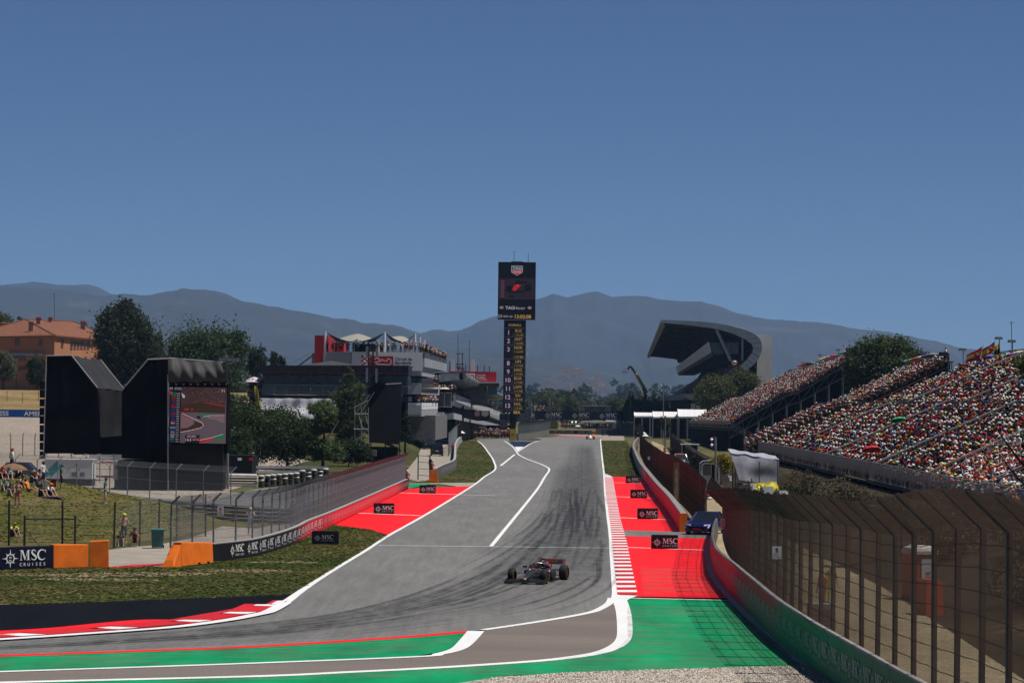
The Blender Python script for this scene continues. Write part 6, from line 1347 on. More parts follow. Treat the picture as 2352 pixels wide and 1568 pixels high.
parasol(1021, 888, 28, DA-1, 5, mat('beige_cloth', (.5, .44, .38), .8), 'beige parasol on the pit building corner terrace')
# red circuit sign on the roof behind, with aerials
d=640; rt=thing('roof_sign', 'red circuit sign block with aerials behind the pit canopy', 'sign', tuple(P(1095, 930, d))[:2]+(0, )); mb=MB(); sx0, sx1, sz0, sz1=fbox(mb, 1030, 853, 1140, 875.5, d, 6); mb.build('sign_box', M_redp, rt)
ar=Art((sx0, d, sz0), (1, 0, 0), (0, 0, 1), .03); wd, hg=sx1-sx0, sz1-sz0; f3=lambda x, y:((x-525)/885*wd, (480-y)/190*hg); q=f3(760, 470); q2=f3(1018, 325); ar.poly([q, (q2[0], q[1]), q2, (q[0], q2[1])], 0); ar.stroke([f3(*q) for q in ((850, 345), (880, 350), (940, 390), (955, 360), (990, 370), (995, 420), (960, 440))], .25, 1)
for s_, y, h_ in (('Circuit de', 370, 30), ('Barcelona', 415, 30), ('CATALUNYA', 456, 24)):q=f3(1042, y); ar.text(s_, q[0], q[1], h_/190*hg, 0, 'l', .02 if y<440 else 0)
ar.mb.build('sign_print', [M_wprint, M_kred], rt)
mb=MB(); fbox(mb, 1045, 877, 1150, 879, d-2, 12); mb.build('eave', M_palew, rt); mb=MB(); fbox(mb, 1105, 879, 1146, 887, d-.5, 8); mb.build('timber_band', mat('timber', (.16, .07, .035), .7), rt); mb=MB(); fbox(mb, 1120, 887, 1142, 906, d, 8); mb.build('glazing', mat('teal_glass', (.06, .13, .15), .2), rt); mb=MB(); fbox(mb, 1040, 879.2, 1118, 930, d+1, 8); mb.build('wall', M_concd, rt)
for u, v0, w_ in ((1040, 824, 8), (1086, 825, 9)):mb=MB(); fbox(mb, u-w_/2, v0, u+w_/2, 853, d+1, 1.2); mb.build('white_mast', M_palew, rt)
for u, v0 in ((1052, 812), (1062, 812), (1078, 782), (1112, 838), (1124, 840), (1033, 830), (1070, 836), (1097, 838), (1052, 766)):MB().tube([P(u, 853, d+2), P(u, v0, d+2)], .09 if v0>800 else .05, 4).build('aerial', M_darkst, rt)
for v in (812, 836, 845):MB().bar(P(1047, v, d+2), P(1066, v, d+2), .15).build('aerial_bar', M_darkst, rt)
for k in range(6):mb=MB(); fbox(mb, 1049+3*k, 838+(k*5)%9, 1051.5+3*k, 846+(k*5)%9, d+1.6, .3); mb.build('antenna_box', M_midst, rt)
rt=thing('site_shed', 'grey concrete hut beside the pit building bank', 'shed', tuple(P(1020, 980, 548))[:2]+(0, )); mb=MB(); fbox(mb, 989, 947, 1018, 974, 546, 8); mb.build('upper', M_pale, rt); mb=MB(); fbox(mb, 988, 975, 1008, 1006, 545, 8); mb.build('lower', M_conc, rt)
for k in range(6):mb=MB(); fbox(mb, 988.5+3.2*k, 976, 990.8+3.2*k, 1004, 544.8, .2); mb.build('plank', M_conc, rt)
# pit lane wall, fence, gate, parasols
wp=[(1001, 1103), (1020, 1092), (1045, 1079.5), (1048.5, 1066), (1048.5, 1048), (1050, 1032), (1058, 1018), (1072, 1008.5)]
pw=Path(smooth_path([G(u, v) for u, v in wp], 8)); pwall=wall('pit_wall', 'grey pit road wall with faint adverts, ending in an orange post', pw, 1.25, .4, lambda f, t_:mix((.10, .10, .09), (.30, .30, .30), ss(.3, .6, f)), 6, side=-1)
wall_art(pwall, pw, 1.25, .85, .04, .30, 3.2, M_gprint, side=-1)
g=G(996, 1106); rt=thing('barrier_end', 'slim orange end post of the pit road wall', 'barrier', tuple(g)); MB().box((g.x, g.y, .62), (.95, .6, 1.24), taper=.75).build('block', M_orange, rt); MB().box((g.x, g.y-.05, .06), (1.1, .8, .12)).build('foot', M_orange, rt)
catch_fence('catch_fence', 'tall grey mesh fence behind the pit road wall by the white parasols', Path(smooth_path([G(u, v) for u, v in ((1030, 1048), (1036, 1036), (1046, 1022), (1064, 1009))], 6)), 0, 3.6, .4, 1, 6, .2, .006, M_galv, M_wire, M_galv, 3, (.12, .12))
rt=thing('pipe_gate', 'open pipe gate frame on the pit service road', 'gate', tuple(G(974, 1101))); q0, q1=G(960, 1101), G(987, 1103)
for q in (q0, q1):MB().bar(q, q+Vector((0, 0, 2.7)), .12).build('post', M_darkst, rt)
for z_ in (2.6, 1.9, 1.2, .5):MB().bar(q0+Vector((0, 0, z_)), q1+Vector((0, 0, z_)), .05).build('rail', M_darkst, rt)
sheet('service_road', [(962, 1106), (995, 1106), (1018, 1092), (1044, 1079), (1047, 1048), (1050, 1028), (1062, 1012), (1020, 1004), (985, 1004), (969, 1025), (958, 1050), (938, 1075), (936, 1100)], -.002, M_road)
parasol(1035, 984, 20, 600, 6, mat('cream_cloth', (.62, .58, .5), .8), 'left cream parasol beside the pit wall fence', 0); parasol(1054, 986, 30, 590, 8, mat('cream_cloth', (.62, .58, .5), .8), 'right cream parasol beside the pit wall fence', 0)
r_=random.Random(2)
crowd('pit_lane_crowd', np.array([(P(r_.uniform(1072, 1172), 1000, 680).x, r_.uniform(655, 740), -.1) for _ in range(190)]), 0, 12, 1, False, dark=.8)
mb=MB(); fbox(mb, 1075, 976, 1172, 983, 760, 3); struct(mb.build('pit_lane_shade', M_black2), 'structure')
for k, (u0, u1, v, m_) in enumerate(((1075, 1094, 979, mat('lime_panel', (.25, .4, .08), .6)), (1090, 1112, 980, mat('pink_panel', (.5, .2, .3), .6)), (1100, 1140, 986, M_darkst), (1140, 1160, 990, M_orange))):
 rt=thing('pit_gantry', ('lime', 'pink', 'dark', 'orange')[k]+' equipment gantry over the pit lane crowd', 'gantry', tuple(G((u0+u1)/2, 1006))); mb=MB(); fbox(mb, u0, v, u1, v+2.2, 690+k*4, 1); mb.build('boom', m_, rt)
 for u in (u0+1, u1-1):q=P(u, v+2, 690.5+k*4); MB().bar(q, (q.x, q.y, 0), .15).build('leg', M_darkst, rt)
rt=thing('red_parasol', 'red parasol in the pit lane left of the timing tower', 'parasol', tuple(G(1158, 1006))); c_=P(1158, 979, 740); MB().lathe([(1.4, -.5), (.8, -.15), (.05, .1)], tuple(c_), 'z', 8, cap=True).build('canopy', M_kred, rt); MB().tube([c_, (c_.x, c_.y, 0)], .05, 5).build('pole', M_galv, rt)
# watch sign over the pit entry
d=600; rt=thing('pit_sign', 'black pit lane sign with a red rimmed clock and watchmaker shield', 'sign', tuple(P(1110, 1000, d))[:2]+(0, )); mb=MB(); o3=[(1060, 938), (1088, 941), (1098, 943), (1125, 943), (1126, 958), (1116, 966), (1095, 966), (1060, 958)]
MB().prism([P(u, v, d) for u, v in o3], (0, 1.2, 0)).build('panel', M_blackb, rt); MB().box(tuple(P(1060, 975, d+.6)), (1.0, 1.0, 8.5)).build('post', M_blackb, rt)
ar=Art(P(1096, 950, d), (1, 0, 0), (0, 0, 1), .04); k_=d/F; ar.disc(0, 0, 6.6*k_, 1); ar.disc(0, 0, 5.0*k_, 3); ar.ring(0, 0, 3.6*k_, .5*k_, 0); ar.stroke([(0, 0), (.4*k_, 3.4*k_)], .7*k_, 0); ar.stroke([(0, 0), (-1.6*k_, -1.6*k_)], .7*k_, 0)
for q in range(8):ar.disc(5.8*k_*math.cos(q*.785), 5.8*k_*math.sin(q*.785), .5*k_, 0)
shield_mark(ar, 18*k_, -.5*k_, 13*k_, 0, 2, 1)
for q in range(9):ar.text('12:0%d'%q, -18*k_ if q%2 else -26*k_, (5-1.3*q)*k_, .8*k_, 3)
ar.mb.build('sign_print', [M_wprint, mat('sign_red2', (.5, .03, .04), .5, var=0), mat('sign_green', (.02, .16, .08), .5, var=0), M_midst], rt)
rt=thing('tall_banner', 'tall dark blue banner beside the timing tower base', 'banner', tuple(P(1166, 1000, 700))[:2]+(0, )); mb=MB(); fbox(mb, 1147, 950, 1165, 986, 705, .6); mb.build('panel', mat('navy_banner', (.018, .025, .06), .6, var=.3, scale=.6), rt)
for k in range(20):mb=MB(); fbox(mb, 1149+3.2*(k%5), 965+4.5*(k//5), 1150.2+3.2*(k%5), 966.4+4.5*(k//5), 704.9, .05); mb.build('dot', M_gprint, rt)
mb=MB(); fbox(mb, 1146, 986, 1147, 1004, 705.2, .3); fbox(mb, 1165, 950, 1166, 1004, 705.2, .3); mb.build('post', M_darkst, rt)
# ================================================================== timing tower
d=624; KT=F/d; pc=P(1183, 735, d); xc=pc.x; zt=pc.z; rt=thing('timing_tower', 'tall black timing tower with a lit display head and driver list', 'tower', (xc, d, 0))
mb=MB(); zb=P(1181, 948, d).z; mb.box((xc, d+.8, (zt+zb)/2), (4.82, 1.6, zt-zb)); mb.build('column', M_blackb, rt); z2=P(1186, 603, d).z; xb=P(1187, 670, d).x
mb=MB(); mb.box((xb, d+.7, (zt+z2)/2+.1), (8.25, 1.9, z2-zt)); mb.build('display_head', M_blackb, rt); mb=MB(); mb.box((xc-.25, d+.8, zb/2), (1.35, 1.3, zb)); mb.build('leg', M_blackb, rt); mb=MB(); mb.box((xc-.25, d+.1, 1.35), (1.15, .3, 2.5)); mb.build('base_board', mat('yellow_board', (.40, .33, .02), .6, var=.1), rt)
MB().box((xc-.25, d-.07, 1.5), (.8, .03, .22)).build('base_print', M_kred, rt)
for u, v0 in ((1181, 577), (1213.5, 581)):MB().tube([(P(u, v0, d).x, d+.8, z2), (P(u, v0, d).x, d+.8, P(u, v0, d).z)], .06, 5).build('aerial', M_midst, rt)
MB().bar(P(1177.5, 578, d+.8), P(1184.5, 578, d+.8), .06).build('aerial_bar', M_midst, rt); MB().box((xb, d+.8, z2+.12), (2.5, .5, .3)).build('top_box', M_darkst, rt)
te=[emat('white', C('#c5bfc4')), emat('rd', C('#b0202e')), emat('gr', C('#0f4a33')), emat('amber', C('#c09a45')), emat('pinkish', C('#b79ab8')), emat('scr', C('#2c2027')), emat('car', C('#c01a22')), emat('dk', C('#0d0b0f')), emat('grey', C('#5a545c'))]
ar=Art((xb, d-.25, z2), (1, 0, 0), (0, 0, 1), .02); s_=.2604/KT; yy=lambda y:-(y-180)*s_; xx=lambda x:(x-330+13*0)*s_
shield_mark(ar, 0, yy(252), 86*s_, 0, 2, 1)
ar.rect(xx(172), yy(505), xx(488), yy(322), 5); ar.rect(xx(182), yy(490), xx(226), yy(330), 7)
for k in range(16):ar.rect(xx(186), yy(486-k*9.6), xx(222), yy(482-k*9.6), 8 if k%5 else 1)
ar.poly([(xx(235), yy(440)), (xx(280), yy(440)), (xx(295), yy(380)), (xx(240), yy(385))], 7); ar.poly([(xx(395), yy(435)), (xx(455), yy(430)), (xx(455), yy(370)), (xx(400), yy(375))], 7); ar.poly([(xx(290), yy(425)), (xx(318), yy(432)), (xx(355), yy(390)), (xx(372), yy(382)), (xx(330), yy(372)), (xx(305), yy(385))], 6); ar.poly([(xx(310), yy(372)), (xx(370), yy(372)), (xx(355), yy(335)), (xx(322), yy(335))], 7); ar.poly([(xx(350), yy(360)), (xx(420), yy(368)), (xx(420), yy(345)), (xx(350), yy(345))], 7); ar.poly([(xx(258), yy(450)), (xx(400), yy(446)), (xx(400), yy(428)), (xx(262), yy(432))], 7); ar.text('16', xx(340), yy(385), 10*s_, 0); ar.rect(xx(255), yy(488), xx(305), yy(470), 7)
vs_, fs_=text2d('TAG', .02); ar.text('TAG', xx(232), yy(593), 27*s_, 0, 'l', .02); ar.text('Heuer', xx(310), yy(593), 27*s_, 0, 'l', -.005)
for x in (202, 450):shield_mark(ar, xx(x-5), yy(580), 26*s_, 0, 2, 1)
ar.text('1043 mb', xx(253), yy(664), 18*s_, 0); ar.text('13:02:08', xx(387), yy(672), 31*s_, 3, 'c', .015)
for k in range(3):ar.stroke([(xx(172+11*k), yy(670)), (xx(176+11*k), yy(640))], 3*s_, 0)
ar.mb.build('display_print', te, rt)
ar=Art((xc, d, zt), (1, 0, 0), (0, 0, 1), .02); yy=lambda y:-(y-690)*s_; xx=lambda x:(x-313)*s_
ar.text('OVERALL', 0, yy(743), 19*s_, 3, 'c', .01)
for n_, nm, tm_, y in ((1, 'RUS', '1:16.258', 762), (2, 'ANT', '1:16.500', 836), (3, 'NOR', '1:16.609', 911), (8, 'LIN', '1:17.435', 1033), (9, 'HAD', '1:17.482', 1107), (10, 'BOR', '1:17.581', 1182), (11, 'LAW', '1:17.598', 1257), (12, 'SAI', '1:18.248', 1332), (13, 'HUL', '1:18.255', 1407)):
 ar.rect(xx(222), yy(y+1.5), xx(405), yy(y-1.5), 8); ar.text(str(n_), xx(258), yy(y+56), 38*s_, 4, 'c', .02); ar.text(nm, xx(345), yy(y+33), 24*s_, 3, 'c', .0); ar.text(tm_, xx(350), yy(y+66), 16*s_, 3, 'c', -.005); ar.stroke([(xx(293), yy(y+72)), (xx(293), yy(y+50)), (xx(303), yy(y+40)), (xx(405), yy(y+40))], 2*s_, 8)
ar.text('1:17.281', xx(348), yy(1024), 19*s_, 3, 'c', .005); ar.rect(xx(222), yy(1483.5), xx(405), yy(1480.5), 8); ar.text('BEA', xx(340), yy(1514), 24*s_, 3, 'c', .015)
for x in (232, 262):ar.poly([(xx(x), yy(1513)), (xx(x+16), yy(1513)), (xx(x+16), yy(1500))], 4)
ar.mb.build('list_print', te, rt)
for v in (802, 818):MB().box(tuple(P(1212, v-6, d+1)), (.3, .4, 1.2)).build('side_antenna', M_palew, rt)
# ================================================================== far end of the straight
d=900; rt=thing('start_gantry', 'navy start gantry with three cruise adverts across the straight', 'gantry', tuple(P(1330, 990, d))[:2]+(0, )); mb=MB(); x0, x1, z0, z1=fbox(mb, 1228, 944.5, 1433, 964, d, 2); mb.build('beam', M_navy, rt)
ar=Art((0, d, (z0+z1)/2), (1, 0, 0), (0, 0, 1), .05)
for u in (1249, 1312, 1374.5):cruise_mark(ar, P(u, 954, d).x, -.05, (z1-z0)*.82)
ar.mb.build('lettering', M_wprint, rt)
for u in (1230, 1424):q=P(u, 965, d); MB().bar((q.x, d+1, z0), (q.x, d+1, 0), .8).build('post', M_galv, rt)
mb=MB(); fbox(mb, 1290, 965, 1303, 971, d, .4); mb.build('sign_board', mat('blue_sign', (.02, .04, .12), .6, var=0), rt); mb=MB(); fbox(mb, 1305, 963.5, 1331, 967.5, d, .6); mb.build('amber_board', M_orange, rt)
ar=Art(P(1296.5, 969.6, d), (1, 0, 0), (0, 0, 1), .05); ar.text('FIA', 0, 0, .45, 0); ar.mb.build('lettering', M_gprint, rt)
for k in range(5):
 mb=MB(); fbox(mb, 1308+4.2*k, 967.7, 1311.5+4.2*k, 972, d, .5); mb.build('lamp_box', M_blackb, rt)
 if k in (1, 3):c_=P(1310+4.2*k, 968.8, d-.05); MB().lathe([(.28, 0), (.2, -.08), (.01, -.1)], tuple(c_), 'y', 10, cap=True).build('green_lamp', mat('green_lamp', (.25, .9, .65), .4, var=0, emit=1.4), rt)
rt=thing('advert_hoarding', 'yellow hoarding with red print left of the start lights', 'hoarding', tuple(P(1256, 1000, 920))[:2]+(0, )); mb=MB(); x0, x1, z0, z1=fbox(mb, 1229, 969, 1282, 985, 920, .6); mb.build('panel', mat('mustard_board', (.30, .22, .05), .6), rt); ar=Art(((x0+x1)/2, 920, (z0+z1)/2), (1, 0, 0), (0, 0, 1), .05); ar.text('DHL', -.8, -.35, 1.0, 0, 'c', .05, 1.5); ar.text('express', 2.2, -.7, .4, 0); ar.mb.build('lettering', mat('red_print', (.4, .02, .02), .6, var=0), rt); mb=MB(); fbox(mb, 1227, 985.3, 1284, 1004, 920.2, .3); fbox(mb, 1226.5, 967.5, 1284.5, 968.8, 919.8, 1); mb.build('frame', M_concd, rt)
rt=thing('control_box', 'grey glazed control box above the right part of the start gantry', 'cabin', tuple(P(1370, 990, 960))[:2]+(0, )); d=960; mb=MB(); fbox(mb, 1341, 932, 1402, 947, d, 8); mb.build('body', mat('grey_cabin', (.17, .18, .20), .6, var=.1, scale=.5), rt); mb=MB(); fbox(mb, 1339, 931, 1403, 932.6, d-.4, 9); mb.build('roof', M_pale, rt)
for k in range(4):mb=MB(); fbox(mb, 1343+12*k, 934, 1353+12*k, 944, d-.1, .2); mb.build('window', M_glass, rt)
for u in (1345, 1398):q=P(u, 947, d+2); MB().bar(q, (q.x, q.y, 0), .5).build('leg', M_midst, rt)
rt=thing('hospitality_tent', 'white canopy with pale cabin behind the start lights', 'tent', tuple(P(1375, 1000, 940))[:2]+(0, )); d=940; mb=MB(); fbox(mb, 1336, 967, 1412, 970, d, 6); mb.build('canopy', M_palew, rt); mb=MB(); fbox(mb, 1392, 965, 1416, 984, d+2, 5); mb.build('cabin', M_palew, rt)
for u in (1338, 1348, 1360, 1375, 1388):mb=MB(); fbox(mb, u, 970, u+1, 985, d, .3); mb.build('post', M_galv, rt)
mb=MB(); fbox(mb, 1338, 971, 1392, 985, d+4, .3); mb.build('back_wall', M_darkst, rt)
parasol(1327, 976, 14, 930, 3, M_palew, 'white parasol in front of the far hospitality tent', 0)
crowd('far_spectators', np.concatenate([np.array([(P(r_.uniform(1285, 1402), 985, 945).x, r_.uniform(936, 950), 0) for _ in range(110)]), np.array([(P(r_.uniform(1212, 1262), 985, 990).x, 985+k%9, 1.2+(k%9)*.6) for k in range(90)])]), 0, 14, 1, False)
rt=thing('far_stand', 'small distant stand of spectators left of the yellow hoarding', 'grandstand', tuple(P(1235, 1000, 1000))[:2]+(0, ))
for k in range(9):mb=MB(); fbox(mb, 1205, 0, 1290, 1, 985+k, 1.0); v0=np.array(mb.v); v0[:4, 2]=0; v0[4:, 2]=1.15+k*.6; mb.v=[tuple(q) for q in v0]; mb.build('step', M_midst, rt)
mb=MB(); fbox(mb, 1195, 948, 1228, 953, 1000, 1); mb.build('fascia', M_redp, rt)
pfar=Path([P(1263, 996, 760)*1, P(1368, 998, 760)*1]); pfar.p[:, 2]=0
rt=thing('barrier', 'far navy barrier with small cruise adverts and an orange end block', 'barrier', tuple(P(1310, 996, 760))[:2]+(0, )); d=770; mb=MB(); x0, x1, z0, z1=fbox(mb, 1259, 988, 1360, 996.5, d, .5); mb.build('panel', M_navy, rt); mb=MB(); fbox(mb, 1360.2, 990, 1368, 997.5, d, .5); mb.build('end_block', M_orange, rt); mb=MB(); fbox(mb, 1368.3, 984, 1436, 998, d+.2, .5); mb.build('plain_panel', M_concd, rt)
ar=Art((0, d, (z0+z1)/2), (1, 0, 0), (0, 0, 1), .04)
for u in (1264, 1282.5, 1301, 1326, 1344):cruise_mark(ar, P(u, 992, d).x, 0, (z1-z0)*.8)
ar.mb.build('lettering', M_gprint, rt)
rt=thing('advert_board', 'small dark double advert board at the far end of the right verge', 'board', tuple(G(1391, 1000)), 'advertising boards standing beside the track'); d=720; mb=MB(); x0, x1, z0, z1=fbox(mb, 1381.5, 986.5, 1401, 999, d, .4); mb.build('panel', M_navy, rt); ar=Art((x0, d, z0), (1, 0, 0), (0, 0, 1), .04); cruise_mark(ar, .25, (z1-z0)*.72, .42); cruise_mark(ar, .25, (z1-z0)*.28, .42); ar.mb.build('lettering', M_gprint, rt)
for x in (x0+.2, x1-.2):MB().bar((x, d+.5, z0), (x, d+.5, 0), .1).build('leg', M_darkst, rt)
# pit exit dividing wall with mesh
pdv=Path(smooth_path([Vector((P(u, v, dd_).x, dd_, 0)) for u, v, dd_ in ((1191, 1000, 628), (1215, 1000, 650), (1240, 1000, 690), (1262, 1000, 740))], 6)); wall('pit_divider', 'concrete wall dividing the pit lane from the straight beside the tower', pdv, 1.6, .5, lambda f, t_:(.15, .14, .125), 5, side=-1)
catch_fence('catch_fence', 'grey mesh fence on the dividing wall right of the timing tower', pdv, 1.6, 2.2, .4, 1, 8, .22, .012, M_galv, mat('dense_grey_wire', (.045, .05, .055), .6, .2, var=0), M_galv, 5, (.2, .2))
struct(sheet('far_verge', [(1187, 1011.5), (1236, 1011.5), (1245, 1007), (1190, 1007)], .02, M_grass2))
# lattice masts beyond the tower
def lattice(u, vt, vb, d, wpx, label):
 w_=wpx/F*d/2; zt_, x=P(u, vt, d).z, P(u, vt, d).x; rt=thing('lattice_mast', label, 'mast', (x, d, 0))
 for sx in (-1, 1):
  for sy in (-1, 1):MB().tube([(x+sx*w_, d+sy*w_, 0), (x+sx*w_*.8, d+sy*w_*.8, zt_)], .07, 4).build('leg', M_galv, rt)
 n=max(6, int(zt_/(w_*2.2))); mb=MB()
 for k in range(n):
  za_, zc_=zt_*k/n, zt_*(k+1)/n; s_=1 if k%2 else -1
  mb.bar((x-s_*w_, d-w_, za_), (x+s_*w_, d-w_, zc_), .06); mb.bar((x-w_, d-w_, zc_), (x+w_, d-w_, zc_), .05)
 o=mb.build('bracing', M_galv, rt); o['kind']='stuff'
 for k in range(3):MB().box((x+(k-1)*w_, d-w_-.2, zt_-.8-.8*k), (.35, .3, 1.2)).build('antenna', M_galv, rt)
 return rt
lattice(1218, 917, 985, 660, 6, 'grey lattice mast just right of the timing tower'); lattice(1262, 895+20, 985, 900, 5, 'dark lattice mast in front of the far tree line')
# boom lift
d=900; rt=thing('boom_lift', 'yellow boom lift with dark arms raised above the far trees', 'crane', tuple(P(1469, 990, d))[:2]+(0, )); m_yel=mat('lift_yellow', (.40, .33, .12), .5, var=.1)
MB().tube([P(1466, 985, d), P(1472, 945, d), P(1484, 905, d)], [.75, .7, .6], 6).build('lower_arm', M_darkst, rt); MB().tube([P(1485.5, 903, d), P(1460, 857, d)], [.75, .5], 6).build('boom', m_yel, rt); MB().tube([P(1460, 857, d), P(1449, 841.5, d), P(1446, 841.5, d), P(1442, 848, d)], [.45, .4, .35, .3], 6).build('jib', M_darkst, rt); MB().tube([P(1476, 890, d-.5), P(1481, 905, d-.5)], .3, 5).build('ram', M_darkst, rt)
c_=P(1436, 851, d); MB().box(tuple(c_-Vector((0, 0, .5))), (1.9, 1.0, .25)).build('basket_floor', M_kred, rt)
for dx in (-.9, 0, .9):MB().bar(c_+Vector((dx, -.5, -.5)), c_+Vector((dx, -.5, .6)), .08).build('basket_post', M_kred, rt)
MB().bar(c_+Vector((-.9, -.5, .6)), c_+Vector((.9, -.5, .6)), .08).build('basket_rail', M_kred, rt); mb=MB(); mb.box(tuple(Vector((P(1467, 985, d).x, d, .9))), (3.2, 5, 1.6)); mb.build('chassis', m_yel, rt)
for sx in (-1.4, 1.4):
 for sy in (-1.7, 1.7):MB().lathe([(.1, -.2), (.5, -.2), (.5, .2), (.1, .2)], (P(1467, 985, d).x+sx, d+sy, .5), 'x', 10).build('wheel', M_tyre, rt)
 # far trees: individual crowns with shared meshes, then a wood behind
protos=[]
for k in range(4):
 pt=ptree('roadside_tree', 'x', 1240+40*k, 897+4*k, 975, 1090, 46, 2400, .5, ((.045, .055, .02), (.035, .048, .018), (.06, .06, .022), (.03, .045, .018))[k], 60+k, 'round', 'trees beyond the start gantry', zb=0); protos.append(pt)
spots=[(1222, 905), (1246, 896), (1268, 901), (1290, 912), (1312, 905), (1330, 917), (1352, 915), (1408, 918), (1428, 910), (1448, 905), (1462, 914), (1488, 918), (1504, 911), (1522, 916), (1184, 918), (1168, 924)]
words_='leftmost,second,third,fourth,fifth,sixth,seventh,eighth,ninth,tenth,eleventh,twelfth,thirteenth,fourteenth,pit side,pit canopy side'.split(',')
for k, (u, vt) in enumerate(spots):
 dd_=1060+(k*37)%120; p=P(u, 985, dd_); hgt_=P(u, vt, dd_).z; src=protos[k%4]; lab=('roadside tree beyond the start gantry, %s from the timing tower'%words_[k] if k<14 else 'low roadside tree behind the pit building, %s'%words_[k])
 o=src if k<4 else copy_thing(src, (0, 0, 0)); o.location=(p.x, dd_, 0); o.rotation_euler=(0, 0, k*1.3); o['label']=lab
 base_h=P(1240+40*(k%4), 897+4*(k%4), 1090).z; s_=hgt_/base_h; o.scale=(s_*1.15, s_*1.15, s_)
def wood(name, x0, x1, y, h0, n, leaf, col, seed):
 bl=[]; r_=random.Random(seed); k=0; x=x0
 while x<x1:hh_=h0*r_.uniform(.6, 1.1); bl.append((x, y+r_.uniform(-20, 20), hh_*.5, 9, 9, hh_*.55)); x+=9*r_.uniform(.6, 1.1)
 return struct(obj(name, crown_mesh(name, bl, n, leaf, col, seed, 16)), 'stuff')
wood('far_wood', -420, 420, 1350, 13, 30000, 1.1, (.032, .045, .018), 5); wood('far_wood', -700, 700, 2300, 22, 26000, 2.2, (.03, .042, .018), 6); wood('far_wood', -1000, 1100, 3600, 34, 24000, 3.6, (.028, .04, .018), 7)
r_=random.Random(9); mb=MB()
for k in range(120):
 u=r_.choice((r_.gauss(1320, 40), r_.gauss(1350, 90), r_.uniform(1000, 1600))); y=r_.uniform(5200, 5800); x=(u-1176)/F*y; z=r_.uniform(4, 40+40*max(0, 1-abs(u-1320)/90)); mb.box((x, y, z), (r_.uniform(8, 16), 9, r_.uniform(5, 9)))
struct(mb.build('distant_town', mat('town_render', (.50, .36, .28), .8, var=.4, scale=.02)), 'stuff')
# villa window frames etc. share the white car builder further down

# ================================================================== people: one skinned body per pose
def skin_body(name, J, edges, rad, zone, fine=True):
 """J joint name->xyz, edges list of (a,b), rad name->(rx,ry); zone(edge)->material slot; returns mesh with slots skin, shirt, shorts, shoes"""
 names=list(J); idx={n:i for i, n in enumerate(names)}
 me=bpy.data.meshes.new('tmp'); me.from_pydata([J[n] for n in names], [(idx[a], idx[c]) for a, c in edges], [])
 o=bpy.data.objects.new('tmp', me); COL.objects.link(o); o.modifiers.new('skin', 'SKIN')
 if not me.skin_vertices:bpy.context.view_layer.objects.active=o; me.skin_vertices.new() if hasattr(me.skin_vertices, 'new') else None
 if me.skin_vertices:
  for n in names:sv=me.skin_vertices[0].data[idx[n]]; sv.radius=rad[n] if isinstance(rad[n], tuple) else (rad[n], rad[n]); sv.use_root=(n=='pelvis')
 su=o.modifiers.new('sub', 'SUBSURF'); su.levels=1; su.render_levels=1
 dg=bpy.context.evaluated_depsgraph_get(); dg.update(); out=bpy.data.meshes.new_from_object(o.evaluated_get(dg))
 bpy.data.objects.remove(o); bpy.data.meshes.remove(me)
 V=np.empty(len(out.vertices)*3); out.vertices.foreach_get('co', V); V=V.reshape(-1, 3)
 segs=[(np.array(J[a]), np.array(J[c]), zone(a, c)) for a, c in edges]
 fs, mi=[], []
 for p in out.polygons:
  c=V[list(p.vertices)].mean(0); bd, bz=1e9, 0
  for a, e, zn in segs:
   t_=np.clip(np.dot(c-a, e-a)/(np.dot(e-a, e-a)+1e-9), 0, 1); dd=np.linalg.norm(c-a-t_*(e-a))
   if dd<bd:bd, bz=dd, zn
  fs.append(tuple(p.vertices)); mi.append(bz)
 bpy.data.meshes.remove(out); mb=MB(); mb.v=[tuple(q) for q in V]; mb.f=fs; mb.m=mi; mb.c=[(1, 1, 1)]*len(V)
 return mb
M_slots=[M_skin, mat('shirt', (.6, .6, .6), .8, var=.1), mat('shorts', (.05, .06, .09), .8, var=.1), mat('shoes', (.25, .25, .26), .7, var=.1), mat('eye', (.01, .01, .01), .3, var=0)]
EDG=[('pelvis', 'belly'), ('belly', 'chest'), ('chest', 'neck'), ('neck', 'head'), ('head', 'crown')]
for s_ in 'LR':EDG+=[('chest', 'sh'+s_), ('sh'+s_, 'el'+s_), ('el'+s_, 'wr'+s_), ('wr'+s_, 'pm'+s_), ('pelvis', 'hp'+s_), ('hp'+s_, 'kn'+s_), ('kn'+s_, 'an'+s_), ('an'+s_, 'to'+s_)]
RAD=dict(pelvis=(.15, .12), belly=(.14, .11), chest=(.17, .11), neck=.055, head=(.085, .10), crown=(.07, .085))
for s_ in 'LR':RAD.update({'sh'+s_:.065, 'el'+s_:.047, 'wr'+s_:.030, 'pm'+s_:(.036, .022), 'hp'+s_:.095, 'kn'+s_:.06, 'an'+s_:.038, 'to'+s_:(.042, .032)})
def zone_fn(bare=False, trousers=False):
 def z(a, c):
  k=a[:2]+c[:2]
  if a in ('neck', 'head') or k in ('elwr', 'wrpm'):return 0
  if a in ('pelvis', ) and c=='belly':return 0 if bare else 1
  if a in ('belly', 'chest') or k in ('chsh', 'shel'):return 0 if (bare or c=='neck') else 1
  if k in ('pehp', 'hpkn'):return 2
  if k=='knan':return 2 if trousers else 0
  return 3
 return z
